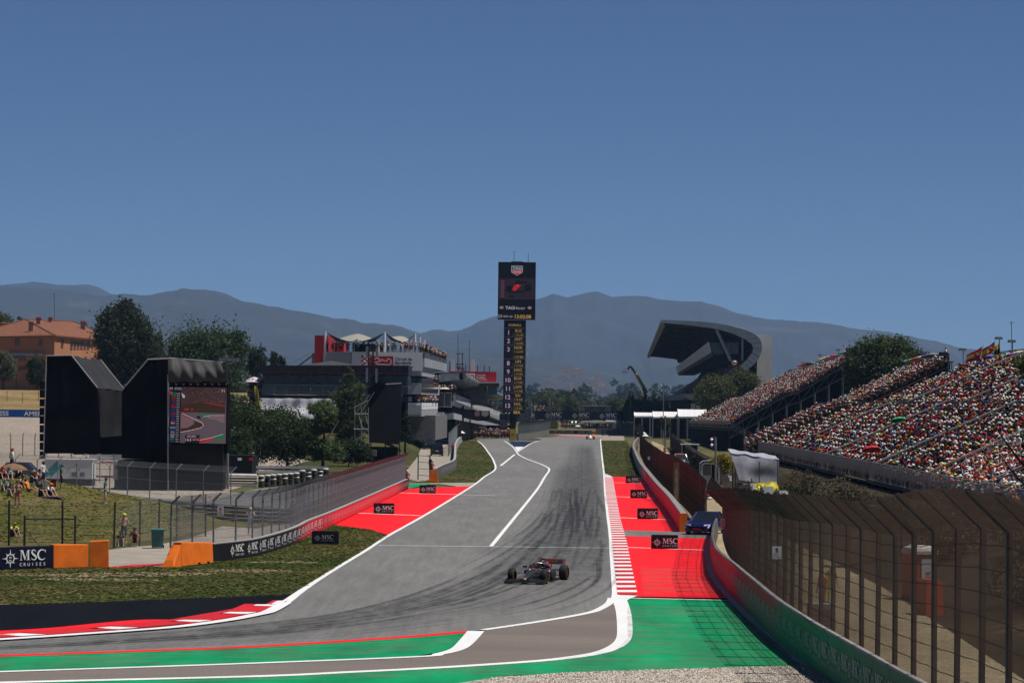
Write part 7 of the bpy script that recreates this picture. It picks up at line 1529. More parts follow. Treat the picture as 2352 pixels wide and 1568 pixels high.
def posed(kind):
 """joint table for a pose; faces -y, z up, floor or seat foot level at 0"""
 J={}
 def body(pz, py, lean, hz=0, turn=0.0):
  c, s_=math.cos(lean), math.sin(lean); up=lambda h:(turn*h*.1, py-s_*h, pz+c*h)
  J['pelvis']=up(0); J['belly']=up(.18); J['chest']=up(.40); J['neck']=up(.56); h=up(.68); J['head']=(h[0], h[1]-.03, h[2]); q=up(.80); J['crown']=(q[0], q[1]-.03, q[2])
  for sd, k in (('L', 1), ('R', -1)):g=up(.49); J['sh'+sd]=(g[0]+k*.19, g[1], g[2])
 def leg(sd, kn, an, to=None):
  k=1 if sd=='L' else -1; p=J['pelvis']; J['hp'+sd]=(p[0]+k*.10, p[1]-.02, p[2]-.04); J['kn'+sd]=(k*kn[0], kn[1], kn[2]); J['an'+sd]=(k*an[0], an[1], an[2]); to=to or (an[0]+.02, an[1]-.17, max(.035, an[2]-.05)); J['to'+sd]=(k*to[0], to[1], to[2])
 def arm(sd, el, wr):
  k=1 if sd=='L' else -1; J['el'+sd]=(k*el[0], el[1], el[2]); J['wr'+sd]=(k*wr[0], wr[1], wr[2]); e, w_=Vector(J['el'+sd]), Vector(J['wr'+sd]); p=w_+(w_-e).normalized()*.07; J['pm'+sd]=tuple(p)
 if kind.startswith('stand'):
  body(.95, 0, .03)
  for sd, k in (('L', 1), ('R', -1)):leg(sd, (.11, -.02-.03*(k>0), .50), (.12, .02, .08))
  if kind=='stand':arm('L', (.26, .02, 1.14), (.25, -.10, .90)); arm('R', (.26, .03, 1.14), (.26, -.06, .89))
  elif kind=='stand_phone':arm('L', (.26, -.06, 1.16), (.08, -.30, 1.30)); arm('R', (.26, -.06, 1.16), (.08, -.30, 1.30))
  elif kind=='stand_camera':arm('L', (.27, -.12, 1.22), (.08, -.22, 1.52)); arm('R', (.27, -.12, 1.22), (.08, -.22, 1.52))
  elif kind=='stand_hips':arm('L', (.36, .06, 1.15), (.19, -.08, 1.00)); arm('R', (.28, -.04, 1.14), (.05, -.22, 1.05))
  elif kind=='stand_lean':body(.95, 0, .35); arm('L', (.26, -.25, 1.2), (.22, -.42, 1.02)); arm('R', (.26, -.25, 1.2), (.2, -.42, 1.0))
  else:arm('L', (.26, -.05, 1.15), (.15, -.27, 1.05)); arm('R', (.26, .02, 1.14), (.26, -.05, .9))
 elif kind.startswith('seat'):
  lean={'seat':.15, 'seat_fwd':.45, 'seat_up':.02, 'seat_hand':.12, 'seat_raise':.05}[kind]; body(.50, .02, lean)
  for sd in 'LR':leg(sd, (.13, -.44, .52), (.14, -.40, .09))
  c=J['chest']
  if kind in ('seat', 'seat_up'):arm('L', (.26, c[1]-.08, .76), (.13, -.34, .62)); arm('R', (.26, c[1]-.08, .76), (.12, -.36, .62))
  elif kind=='seat_fwd':arm('L', (.27, c[1]-.14, .72), (.06, -.50, .62)); arm('R', (.27, c[1]-.14, .72), (.06, -.50, .62))
  elif kind=='seat_hand':arm('L', (.27, c[1]-.18, .82), (.07, c[1]-.22, 1.13)); arm('R', (.26, c[1]-.08, .76), (.12, -.36, .62))
  else:arm('L', (.30, c[1]-.10, 1.05), (.16, c[1]-.16, 1.28)); arm('R', (.30, c[1]-.10, 1.05), (.14, c[1]-.18, 1.26))
 elif kind.startswith('ground'):
  body(.13, 0, {'ground':.25, 'ground_back':-.45, 'ground_hug':.4, 'ground_phone':.12}[kind])
  for sd, k in (('L', 1), ('R', -1)):
   if kind=='ground_back':leg(sd, (.12, -.42, .26+.06*k), (.12, -.82, .07))
   else:leg(sd, (.15, -.36, .47), (.14, -.62, .08))
  c=J['chest']
  if kind=='ground_back':arm('L', (.28, c[1]+.12, .30), (.28, c[1]+.22, .07)); arm('R', (.28, c[1]+.12, .30), (.28, c[1]+.22, .07))
  elif kind=='ground_phone':arm('L', (.25, c[1]-.15, .42), (.07, c[1]-.28, .62)); arm('R', (.25, c[1]-.15, .42), (.07, c[1]-.28, .62))
  else:arm('L', (.27, c[1]-.16, .46), (.14, -.42, .46)); arm('R', (.27, c[1]-.16, .46), (.12, -.44, .44))
 elif kind=='crouch':
  body(.36, .12, .35)
  for sd in 'LR':leg(sd, (.17, -.30, .50), (.13, .02, .09))
  c=J['chest']; arm('L', (.26, c[1]-.16, .58), (.08, c[1]-.22, .84)); arm('R', (.26, c[1]-.16, .58), (.08, c[1]-.22, .84))
 return J
def fingers(mb, J):
 for sd, k in (('L', 1), ('R', -1)):
  w_, p=Vector(J['wr'+sd]), Vector(J['pm'+sd]); d_=(p-w_).normalized(); q=d_.cross(Vector((0, 0, 1))); q=q.normalized() if q.length>.1 else Vector((1, 0, 0)); dn=q.cross(d_)
  for i, (l, o_) in enumerate(((.062, -.027), (.072, -.009), (.068, .009), (.052, .026))):
   a=p+q*o_-d_*.01; m_=a+d_*l*.6; e=m_+(d_*.6+dn*(-.5 if dn.z>0 else .5)).normalized()*l*.5; mb.tube([a, m_, e], [.0095, .009, .006], 5, 0)
  a=w_+d_*.02+q*-.022*k; m_=a+(d_*.6-q*k*.8).normalized()*.04; mb.tube([a, m_, m_+d_*.03], [.012, .011, .007], 5, 0)
def face(mb, J):
 h=Vector(J['head']); mb.tube([h+Vector((0, -.085, .03)), h+Vector((0, -.115, -.012)), h+Vector((0, -.09, -.02))], [.010, .016, .012], 5, 0)
 for sx in (-.034, .034):mb.add([h+Vector((sx+a*.013, -.093, .032+c*.008)) for a, c in ((-1, -1), (1, -1), (1, 1), (-1, 1))], [(0, 1, 2, 3)], 4)
 mb.add([h+Vector((a*.024, -.090, -.052+c*.006)) for a, c in ((-1, -1), (1, -1), (1, 1), (-1, 1))], [(0, 1, 2, 3)], 4)
 for sx in (-1, 1):mb.box((h.x+sx*.088, h.y+.005, h.z), (.016, .045, .06), 0, 0)
_bm={}
def body_mesh(kind, bare=False, trousers=False, fine=False):
 key=(kind, bare, trousers, fine)
 if key not in _bm:
  J=posed(kind); mb=skin_body('body', J, EDG, RAD, zone_fn(bare, trousers))
  face(mb, J); fingers(mb, J)
  _bm[key]=(mb.build('body', M_slots, smooth=True, link=False), J)
 return _bm[key]
def cap_mesh(J, kind='cap'):
 h=Vector(J['head']); mb=MB(); top=h+Vector((0, .005, .035))
 if kind=='hair':mb.dome(tuple(h+Vector((0, .022, -.005))), .112, .145, 10, 4); mb.lathe([(.105, -.05), (.112, 0)], tuple(h+Vector((0, .03, -.005))), 'z', 10)
 elif kind=='hat':mb.dome(tuple(top), .112, .10, 10, 4); mb.lathe([(.21, -.012), (.115, .0)], tuple(top), 'z', 12)
 else:mb.dome(tuple(top), .113, .105, 10, 4); mb.prism([top+Vector(q) for q in ((-.075, -.09, 0), (-.06, -.19, -.015), (0, -.215, -.02), (.06, -.19, -.015), (.075, -.09, 0))], (0, 0, .014))
 return mb.build(kind, M_slots[1], smooth=True, link=False)
_cm={}
CM={}
def cmat(base, rgb):
 k=base+'_%d_%d_%d'%tuple(int(255*q) for q in rgb)
 if k not in CM:CM[k]=mat('cloth_'+k, rgb, .8, var=.12, scale=6)
 return CM[k]
def person(kind, loc, rz, shirt, shorts, hat, label, bare=False, trousers=False, hatkind='cap', group=None, scale=1.0, skin=(.42, .235, .165), shoes=(.3, .3, .3)):
 me, J=body_mesh(kind, bare, trousers); o=obj('person', me); o.location=loc; o.rotation_euler=(0, 0, rz); o.scale=(scale, )*3
 for i, c in enumerate((skin, shirt, shorts, shoes)):o.material_slots[i].link='OBJECT'; o.material_slots[i].material=cmat('cloth', c)
 tag(o, label, 'person', group)
 if hat is not None:
  k=(kind, hatkind)
  if k not in _cm:_cm[k]=cap_mesh(J, hatkind)
  h=obj('hair' if hatkind=='hair' else ('cap' if hatkind=='cap' else 'sun_hat'), _cm[k], o); h.material_slots[0].link='OBJECT'; h.material_slots[0].material=cmat('cloth', hat)
 return o
WHT, REDC, BLKC, NAVC, TEAL, GRYC, ORGC, BRN, BLU, PNK, YEL=(.68, .67, .66), (.45, .018, .025), (.018, .018, .02), (.014, .02, .06), (.008, .12, .10), (.2, .2, .21), (.6, .17, .015), (.035, .02, .012), (.04, .14, .42), (.5, .2, .22), (.5, .62, .04)
GM='spectators on the grass mound'
def onm(u, v):return hit(u, v, 150)
for a in (('ground', 112, 1140, .9, WHT, BLKC, ORGC, 'woman in white top and orange cap sitting lowest on the mound'), ('ground', 92, 1140, .9, BLKC, BLKC, BRN, 'person in black sitting beside the orange capped woman', 'hair'), ('ground_back', 88, 1118, 1.1, NAVC, (.07, .12, .22), BRN, 'person in blue jeans stretched out behind the orange capped woman', 'hair'), ('ground', 22, 1138, .6, NAVC, GRYC, BRN, 'man in navy shirt sitting left of the bare backed man', 'hair'), ('ground_hug', 72, 1108, .8, (.035, .04, .02), (.06, .1, .2), (.35, .24, .12), 'person in olive shirt and straw hat hugging their knees', 'hat'), ('ground', 88, 1105, .9, PNK, GRYC, BRN, 'sunburnt person beside the straw hat', 'hair'), ('ground_phone', 40, 1095, .4, WHT, BLKC, BLKC, 'person in white shirt bent over a phone near the brown umbrella', 'cap'), ('ground', 18, 1102, .5, (.12, .3, .5), NAVC, TEAL, 'person in light blue shirt and green cap at the left'), ('ground', 4, 1100, .5, REDC, BLKC, REDC, 'person in red shirt and red cap at the left edge'), ('ground_hug', 8, 1128, .5, (.05, .28, .30), (.05, .25, .28), None, 'person wrapped in a turquoise patterned cloth at the left edge'), ('ground', 58, 1090, .6, (.42, .235, .165), BLKC, WHT, 'person in white sun cap reaching for the knee'), ('ground', 30, 1085, .5, BLKC, BLKC, BRN, 'person in dark clothes in the shade of the brown umbrella', 'hair'), ('ground', 50, 1120, .7, (.42, .235, .165), (.02, .03, .1), BRN, 'person in blue swim shorts behind the bare backed man', 'hair'), ('ground_back', 66, 1128, 1.0, ORGC, GRYC, BRN, 'person in orange lying back on the mound', 'hair'), ('ground', 44, 1078, .5, WHT, NAVC, BRN, 'person in white at the top row under the umbrella', 'hair')):
 kind, u, v, rz, sh, so_, ht, lab=a[:8]; person(kind, tuple(onm(u, v)), rz, sh, so_, ht, lab, hatkind=a[8] if len(a)>8 else 'cap', group=GM, trousers='jeans' in lab)
person('stand_camera', tuple(onm(40, 1166)), .3, WHT, (.45, .12, .12), BRN, 'bare backed man in red shorts standing with raised camera', True, hatkind='hair', group=GM)
person('stand', tuple(hit(26, 1088, 150)), 2.2, WHT, NAVC, REDC, 'man in white shirt and red cap standing above the umbrella', group=GM, scale=1.05)
person('stand_one', tuple(onm(98, 1117)), 1.2, WHT, NAVC, BRN, 'man in white shirt standing at the crest of the mound', hatkind='hair', group=GM)
person('stand', tuple(hit(140, 1126, 190)), 1.9, TEAL, BLKC, TEAL, 'steward in green shirt and green cap standing on the crest of the mound', group=GM, scale=1.03)
person('stand_hips', tuple(hit(241, 1157, 190)), 1.5, TEAL, (.4, .36, .3), BLKC, 'steward in green shirt and beige shorts leaning by the rail', group=GM)
person('ground_hug', tuple(hit(27, 1232, 150)), .8, YEL, BLKC, None, 'bald marshal in yellow vest sitting behind the fence', skin=(.40, .22, .16))
person('stand_phone', tuple(G(284, 1247)), .5, WHT, NAVC, YEL, 'bare chested man in lime cap standing by the fence with a bag', True)
person('ground_hug', tuple(G(276, 1254)), .2, BLKC, BLKC, BLKC, 'seated photographer in dark clothes below the lime capped man')
person('crouch', tuple(G(309, 1256)), .1, (.12, .05, .03), BLKC, BLKC, 'crouching photographer with camera between the fence and the bin')
person('stand_camera', tuple(G(575, 1229)), .1, (.50, .50, .58), (.35, .42, .5), (.6, .58, .5), 'man in pale printed shirt standing behind the long left fence')
person('stand_one', tuple(G(674, 1205)), -.4, (.55, .10, .02), (.5, .08, .02), WHT, 'marshal in orange overalls and white helmet at the fence gap', trousers=True)
person('stand', tuple(G(935, 1120)), .3, (.35, .05, .06), NAVC, WHT, 'marshal in red and white at the far end of the long left wall', trousers=True)
person('stand', tuple(G(988, 1082)), -.8, NAVC, BLKC, REDC, 'marshal in dark overalls beside the pipe gate', trousers=True); person('stand_one', tuple(G(992, 1094)), .4, REDC, BLKC, BLKC, 'person in red shirt behind the orange end post', trousers=True)
person('stand', tuple(G(1040, 1042)), .2, REDC, REDC, NAVC, 'pit crew member in red overalls by the pit fence', trousers=True)
for k, (u, v, sh, lab) in enumerate(((1697, 1308, (.42, .38, .6), 'marshal in pale lilac overalls bent over behind the tall right wall'), (1690, 1296, ORGC, 'marshal in orange overalls behind the tall right wall'))):g=G(u, v+38); person('stand_lean', (g.x+1.4, g.y+2*k, 0), -1.2, sh, sh, (.2, .2, .18), lab, trousers=True)
for k, (dx, dy, sh) in enumerate(((3.2, 4, ORGC), (4.0, 8, YEL))):g=G(1730, 1420); person('stand', (g.x+dx, g.y+dy, 0), -.8+k, sh, sh, WHT, ('marshal in orange overalls behind the mesh fence', 'marshal in yellow bib behind the mesh fence')[k], trousers=True)
g=P(1739, 1003, 502); person('stand', tuple(g), .3, (.1, .14, .25), (.08, .1, .2), BRN, 'person under the blue umbrella on the metal staircase', trousers=True, hatkind='hair')
parasol(1739.5, 1000.5-1.5, 19, 502, 5.5, mat('blue_cloth', (.03, .07, .42), .7, var=.1), 'bright blue umbrella on the metal staircase', g.z+1.0, 'umbrella')
q=onm(28, 1095); pu_=P(30, 1065, q.y); rt=thing('umbrella', 'brown sun umbrella over the spectators at the left edge', 'umbrella', (pu_.x, q.y, q.z)); MB().lathe([(1.02, -.42), (.95, -.30), (.6, -.08), (.03, .06)], tuple(pu_), 'z', 8, cap=True).build('canopy', mat('brown_cloth', (.16, .095, .05), .8, var=.08), rt); MB().tube([pu_, (pu_.x, q.y, q.z)], .02, 5).build('pole', M_galv, rt)
# small things held or worn
rt=thing('backpack', 'black backpack lying on the grass mound', 'bag', tuple(onm(122, 1116)), world=False); MB().box((0, 0, .2), (.4, .3, .45), .3, taper=.8).build('pack', M_black2, rt); MB().box((0, -.16, .15), (.28, .1, .25), .3).build('pocket', M_redp, rt)
rt=thing('picnic_blanket', 'red and blue blanket under the lowest spectators', 'blanket', tuple(onm(105, 1142)), world=False); MB().box((0, .3, .05), (2.2, 1.2, .04), .2).build('cloth', mat('blanket_cloth', (.12, .06, .14), .9, var=.5, scale=5), rt)
def seats(st, pitch, aisles, occ, seed, rows=None):
 r=np.random.default_rng(seed); out=[]; rr=[]
 L_=math.hypot(st.f[0]-st.n[0], st.f[1]-st.n[1])
 for row in rows or [k for k in range(st.steps) if not (st.walk<=k<st.walk+2)]:
  k=np.arange(0, L_, pitch)/L_; k=k[r.random(len(k))<occ]; k=k+r.normal(0, .04, len(k))/L_
  for a in aisles:k=k[np.abs(k-a)>.85/L_]
  k=k[(k>.003)&(k<.997)]
  p0, p1=np.array(st.p(0, row+.45)), np.array(st.p(1, row+.45)); p=p0+(p1-p0)*k[:, None]; p[:, 2]=(np.array(st.p(0, row))*(1-k[:, None])+np.array(st.p(1, row))*k[:, None])[:, 2]; out.append(p); rr+=[row]*len(k)
 return np.concatenate(out), np.array(rr)
YW=-math.pi/2+.18
p3_, r3_=seats(S3, .56, AIS3, .80, 21)
uv=np.array([project(q+[0, 0, 1.0]) for q in p3_]); vis=(uv[:, 0]<2385); p3_, r3_, uv=p3_[vis], r3_[vis], uv[vis]
size=1/p3_[:, 1]; order=np.argsort(-size); near_i=[i for i in order if uv[i, 0]<2350][:300]; rest=np.setdiff1d(np.arange(len(p3_)), near_i)
crowd('near_stand_crowd', p3_[rest], YW, 31, 0)
p2_, _=seats(S2, .6, [.5], .84, 22); crowd('middle_stand_crowd', p2_, YW, 32, 1)
p1_, _=seats(S1, .62, [.3, .65], .84, 23); crowd('far_stand_crowd', p1_, YW, 33, 1)
cn_s=[('white', WHT, 26), ('red', REDC, 16), ('black', BLKC, 16), ('navy', NAVC, 8), ('grey', GRYC, 8), ('orange', ORGC, 7), ('green', TEAL, 5), ('blue', BLU, 5), ('pink', PNK, 3), ('yellow', (.5, .4, .05), 3)]
cn_h=[('white cap', WHT, 'cap', 26), ('red cap', REDC, 'cap', 18), ('black cap', BLKC, 'cap', 12), ('orange cap', ORGC, 'cap', 8), ('straw hat', (.42, .33, .2), 'hat', 6), ('white sun hat', WHT, 'hat', 8), ('blue cap', BLU, 'cap', 4), ('green cap', TEAL, 'cap', 4), ('brown hair', BRN, 'hair', 10), ('yellow cap', YEL, 'cap', 3)]
r_=random.Random(77); kinds=['seat']*5+['seat_fwd']*6+['seat_up']*4+['seat_hand']*3+['seat_raise']+['stand_one']
pose_w=dict(seat='hands on knees', seat_fwd='leaning forward', seat_up='sitting upright', seat_hand='with a hand at the face', seat_raise='with both arms raised', stand_one='standing')
ordn='front second third fourth fifth sixth seventh eighth ninth tenth eleventh twelfth thirteenth fourteenth fifteenth'.split(); used={}
for i in near_i:
 ws=r_.choices(cn_s, [q[2] for q in cn_s])[0]; wh=r_.choices(cn_h, [q[3] for q in cn_h])[0]; kd=r_.choice(kinds); row=r3_[i]; bare=r_.random()<.04
 rown=(ordn[row]+' row' if row<15 else 'upper tier'); yy_=p3_[i][1]; pl_='at right edge' if yy_<168 else ('by handrails' if yy_<180 else 'left of handrails')
 lab='%s, %s, %s, %s %s'%('bare torso' if bare else ws[0]+' shirt', wh[0], pose_w[kd], rown, pl_); used[lab]=used.get(lab, 0)+1; lab+=('', ' behind', ' beyond', ' furthest')[min(3, used[lab]-1)]
 sk=r_.choice([(.44, .25, .17), (.36, .19, .12), (.28, .14, .09), (.46, .28, .2)])
 person(kd, tuple(p3_[i]), YW+r_.gauss(0, .25), ws[1], r_.choice([NAVC, GRYC, BLKC, (.3, .26, .2), (.08, .12, .2)]), wh[1], lab, bare, r_.random()<.3, wh[2], 'spectators seated in the nearest stand', r_.uniform(.95, 1.06), sk)
 # covered stand spectators
cs=[tuple(PD(1693-96*r_.random(), 0)) for _ in range(0)]
cs=[]
for _ in range(260):
 t_=r_.random(); e=r_.random()**2*200; q=PD(1697-100*t_, 838+65*t_)+Vector((KK*e+.1, e+2, -.35)); cs.append(tuple(q))
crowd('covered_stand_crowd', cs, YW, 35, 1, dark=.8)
# ================================================================== umbrellas, flags, lamps along the stands' back rails
def at_stand(st, a, r, dz=0):return st.p(a, r, dz)
UC=dict(red=(.5, .02, .03), green=(.02, .28, .1), blue=(.05, .12, .42), orange=(.65, .13, .01), purple=(.10, .06, .25), yellow=(.6, .4, .03), white=(.66, .66, .66), grey=(.16, .16, .17), sky=(.25, .5, .65), black=(.02, .02, .02), pink=(.55, .2, .3), lime=(.3, .5, .1))
def umbrella(p, col, label, rad=.62, tilt=(.0, .0), zf=-1.6, stripes=None):
 rt=thing('umbrella', label, 'umbrella', (p.x, p.y, p.z+zf), 'sun umbrellas held up in the open stands'); n=8; m0, m1=mat('umbrella_'+col, UC[col], .7, var=.08), mat('umbrella_'+(stripes or col), UC[stripes or col], .7, var=.08); mb=MB()
 top=p+Vector((0, 0, .16)); rot=lambda q:Vector((q.x, q.y, q.z+q.x*tilt[0]+q.y*tilt[1])); rings=[]
 for rr, zz in ((rad, -.22), (rad*.7, -.04), (.02, .12)):rings.append([p+rot(Vector((rr*math.cos(2*math.pi*k/n), rr*math.sin(2*math.pi*k/n), zz))) for k in range(n)])
 for i in range(2):
  for k in range(n):mb.quad(rings[i][k], rings[i][(k+1)%n], rings[i+1][(k+1)%n], rings[i+1][k], k%2)
 mb.build('canopy', [m0, m1], rt); MB().tube([top, p+Vector((0, 0, zf))], .015, 4).build('stick', M_galv, rt)
for st, d_, lst in ((S1, 1, ((.72, 'red'), (.66, 'red'), (.60, 'black'), (.62, 'sky'), (.40, 'yellow'), (.34, 'white'), (.30, 'pink'), (.24, 'red'), (.13, 'green'), (.08, 'pink'))), (S2, 1, ((.62, 'orange'), (.55, 'orange'), (.50, 'white'), (.42, 'purple'), (.30, 'grey'), (.78, 'grey'), (.72, 'yellow'), (.66, 'purple'), (.86, 'sky'))), (S3, 1, ((.0, 'white'), ))):
 for k, (a, c) in enumerate(lst):
  if st is S3:continue
  umbrella(st.p(a, st.steps-.3, 1.9), c, '%s umbrella on the top row of the %s, %s'%(c, 'farthest open stand' if st is S1 else 'middle open stand', ('near the left', 'further left', 'in the middle', 'beside another', 'right of the middle')[k%5]), .95, (.0, -.15))
for k, (u, v, c, s2) in enumerate(((2231, 826, 'blue', 'white'), (2262, 823, 'red', None), (2276, 817, 'blue', None), (2293, 823, 'sky', 'blue'), (2312, 816, 'lime', 'green'), (2330, 812, 'red', 'blue'), (2345, 808, 'white', 'yellow'), (2349, 815, 'blue', None))):
 d_=S3.n[3]/(u-1176)*F*1.0; umbrella(P(u, v, d_), c, '%s umbrella below the flags on the nearest stand%s'%(c if not s2 else c+' and '+s2, ', far right' if u>2320 else ''), .95, (0, -.2), -1.7, s2)
for u, v, d_, c, lab in ((2063, 960, 262, 'green', 'green umbrella at the walkway fence of the nearest stand'), (1990, 985, 300, 'red', 'red umbrella below the walkway of the nearest stand'), (2104, 944, 280, 'black', 'dark umbrella folded at the walkway fence'), (1860, 1047, 290, 'lime', 'lime umbrella in the lower tier of the nearest stand'), (2001, 1026, 215, 'red', 'tilted red umbrella in the middle of the lower tier')):umbrella(P(u, v, d_), c, lab, .75, (.1, -.3), -1.3)
m_fy, m_fr, m_fp, m_fk=mat('flag_yellow', (.62, .40, .02), .7, var=.1), mat('flag_red', (.46, .015, .02), .7, var=.1), mat('flag_purple', (.18, .02, .10), .7, var=.1), mat('flag_black', (.012, .012, .014), .7)
def flag(name, label, corners, d_, bands, pole, amp=.12, emblem=None, dy=0):
 a, b_, c_, e_=[P(u, v, d_) for u, v in corners]; rt=thing(name, label, 'flag', tuple(P(pole[0], pole[1], d_)), 'flags above the open stands'); nx, ny=14, 8; mb=MB(); v=[]
 for j in range(ny+1):
  for i in range(nx+1):
   s_, t_=i/nx, j/ny; p=(a*(1-s_)+b_*s_)*(1-t_)+(e_*(1-s_)+c_*s_)*t_; v.append(p+Vector((0, amp*math.sin(s_*9+t_*2.2), .25*amp*math.sin(s_*7))))
 cuts=[q[0] for q in bands]; o_=len(mb.v); mb.v+=[tuple(q) for q in v]; mb.c+=[(1, 1, 1)]*len(v); ms=[q[1] for q in bands]
 for j in range(ny):
  for i in range(nx):
   t_=(j+.5)/ny; k=next(n_ for n_, c0 in enumerate(cuts) if t_<c0); mb.f.append((j*(nx+1)+i, j*(nx+1)+i+1, (j+1)*(nx+1)+i+1, (j+1)*(nx+1)+i)); mb.m.append(k)
 mb.build('cloth', ms, rt, smooth=True)
 if emblem:q=(a*(1-emblem[0])+b_*emblem[0])*.5+(e_*(1-emblem[0])+c_*emblem[0])*.5+Vector((0, -.16, 0)); w_=emblem[1]; mb=MB(); mb.prism([q+Vector(x) for x in ((-w_, 0, w_), (w_, 0, w_), (w_, 0, -w_*.6), (0, 0, -w_*1.3), (-w_, 0, -w_*.6))], (0, .02, 0), 0); mb.box((q.x, q.y-.02, q.z+.1), (w_*1.1, .02, w_*.8), 0, 1); mb.build('crest', [m_fr, mat('crest_pale', (.5, .35, .25), .7)], rt)
 MB().tube([P(pole[0], pole[1], d_), P(pole[2], pole[3], d_)], .035, 5).build('pole', M_galv, rt)
dF=318
flag('flag', 'red and yellow national flag at the top right, the larger right one', ((2253, 805), (2284, 785), (2284, 805), (2255, 824)), dF, ((.25, m_fr), (.75, m_fy), (1.1, m_fr)), (2285, 850, 2284, 783), emblem=(.72, .28))
flag('flag', 'red, yellow and purple flag left of the larger national flag', ((2220, 816), (2256, 796), (2250, 826), (2219, 833)), dF+2, ((.3, m_fr), (.6, m_fy), (1.1, m_fp)), (2252, 850, 2258, 792), emblem=(.75, .34))
flag('flag', 'black and yellow flag beside the lamp post at the top right', ((2282, 800), (2296, 785), (2297, 818), (2285, 822)), dF-3, ((.4, m_fy), (.75, m_fk), (1.1, m_fy)), (2297, 850, 2296, 784))
flag('flag', 'small red and yellow flag at the top corner of the farthest open stand', ((1943, 807), (1968, 804), (1968, 817), (1944, 820)), 521, ((.27, m_fr), (.73, m_fy), (1.1, m_fr)), (1968, 850, 1968, 803), emblem=(.45, .25))
for u, v in ((2224, 842), (2240, 840)):q=P(u, v+8, dF+1); person('stand_hips', (q.x, q.y, q.z-.9), -.5, REDC, BLKC, REDC if u<2230 else WHT, 'fan in red shirt standing under the flags, %s'%('left' if u<2230 else 'right'))
def lamp_post(u, vt, vb, d_, label, heads=1, group='lamp posts along the back of the open stands'):
 p, q=P(u, vt, d_), P(u, vb, d_); rt=thing('lamp_post', label, 'lamp post', (q.x, d_, q.z), group); MB().tube([(q.x, d_, q.z), (q.x, d_, p.z)], .06, 6).build('pole', M_galv, rt)
 for k in range(heads):MB().box((q.x-.1+.12*k, d_-.1, p.z-.02-1.1*k), (.85, .5, .28), .15, taper=.8).build('lamp_head', M_midst, rt)
for k, (u, vt, vb, d_, h_) in enumerate(((1816, 849, 880, 640, 1), (1830, 857, 875, 640, 1), (1846, 833, 868, 620, 2), (1879, 831, 856, 600, 1), (1884, 815, 850, 590, 1), (1896, 824, 845, 580, 1), (1925, 803, 838, 550, 2))):lamp_post(u, vt, vb, d_, 'small lamp post %s along the farthest open stand'%('leftmost', 'second', 'third, with two heads', 'fourth', 'fifth and taller', 'sixth', 'last, beside the small flag')[k], h_)
lamp_post(2124, 809, 850, 395, 'lamp post behind the middle open stand right of the tree', 2); lamp_post(2212, 802, 850, 352, 'lamp post at the left end of the nearest stand back rail'); lamp_post(2295, 776, 835, 322, 'lamp post behind the flags'); lamp_post(2325, 783, 835, 310, 'lamp post with a thin mast rising behind it', 2)
MB(); rt=thing('aerial_mast', 'thin cross topped mast at the far right of the sky', 'mast', tuple(P(2323, 850, 330))); MB().tube([P(2325, 850, 330), P(2323, 738, 330)], .05, 5).build('pole', M_galv, rt); MB().bar(P(2318, 741, 330), P(2329, 741, 330), .05).build('crossbar', M_galv, rt)
rt=thing('tv_camera', 'television camera and operator platform on the corner of the middle open stand', 'camera', tuple(P(2170, 846, 352))); MB().box(tuple(P(2167, 813, 352)), (.9, .7, .5), .4).build('body', M_darkst, rt); MB().box(tuple(P(2162, 813.5, 351.7)), (.4, .4, .35), .4).build('lens', M_blackb, rt)
for du in (-4, 0, 4):MB().tube([P(2168, 816, 352), P(2170+du, 832, 352)], .04, 4).build('leg', M_darkst, rt)
mb=MB(); fbox(mb, 2150, 829, 2190, 832, 351, 3); mb.build('platform', M_midst, rt)
for u in (2178, 2186):MB().tube([P(u, 830, 351), P(u, 930, 351)], .08, 5).build('scaffold_leg', M_midst, rt)
q=P(2172, 830, 352); person('stand_camera', tuple(q), -1.2, WHT, BLKC, BRN, 'camera operator in white on the platform of the middle open stand', hatkind='hair')
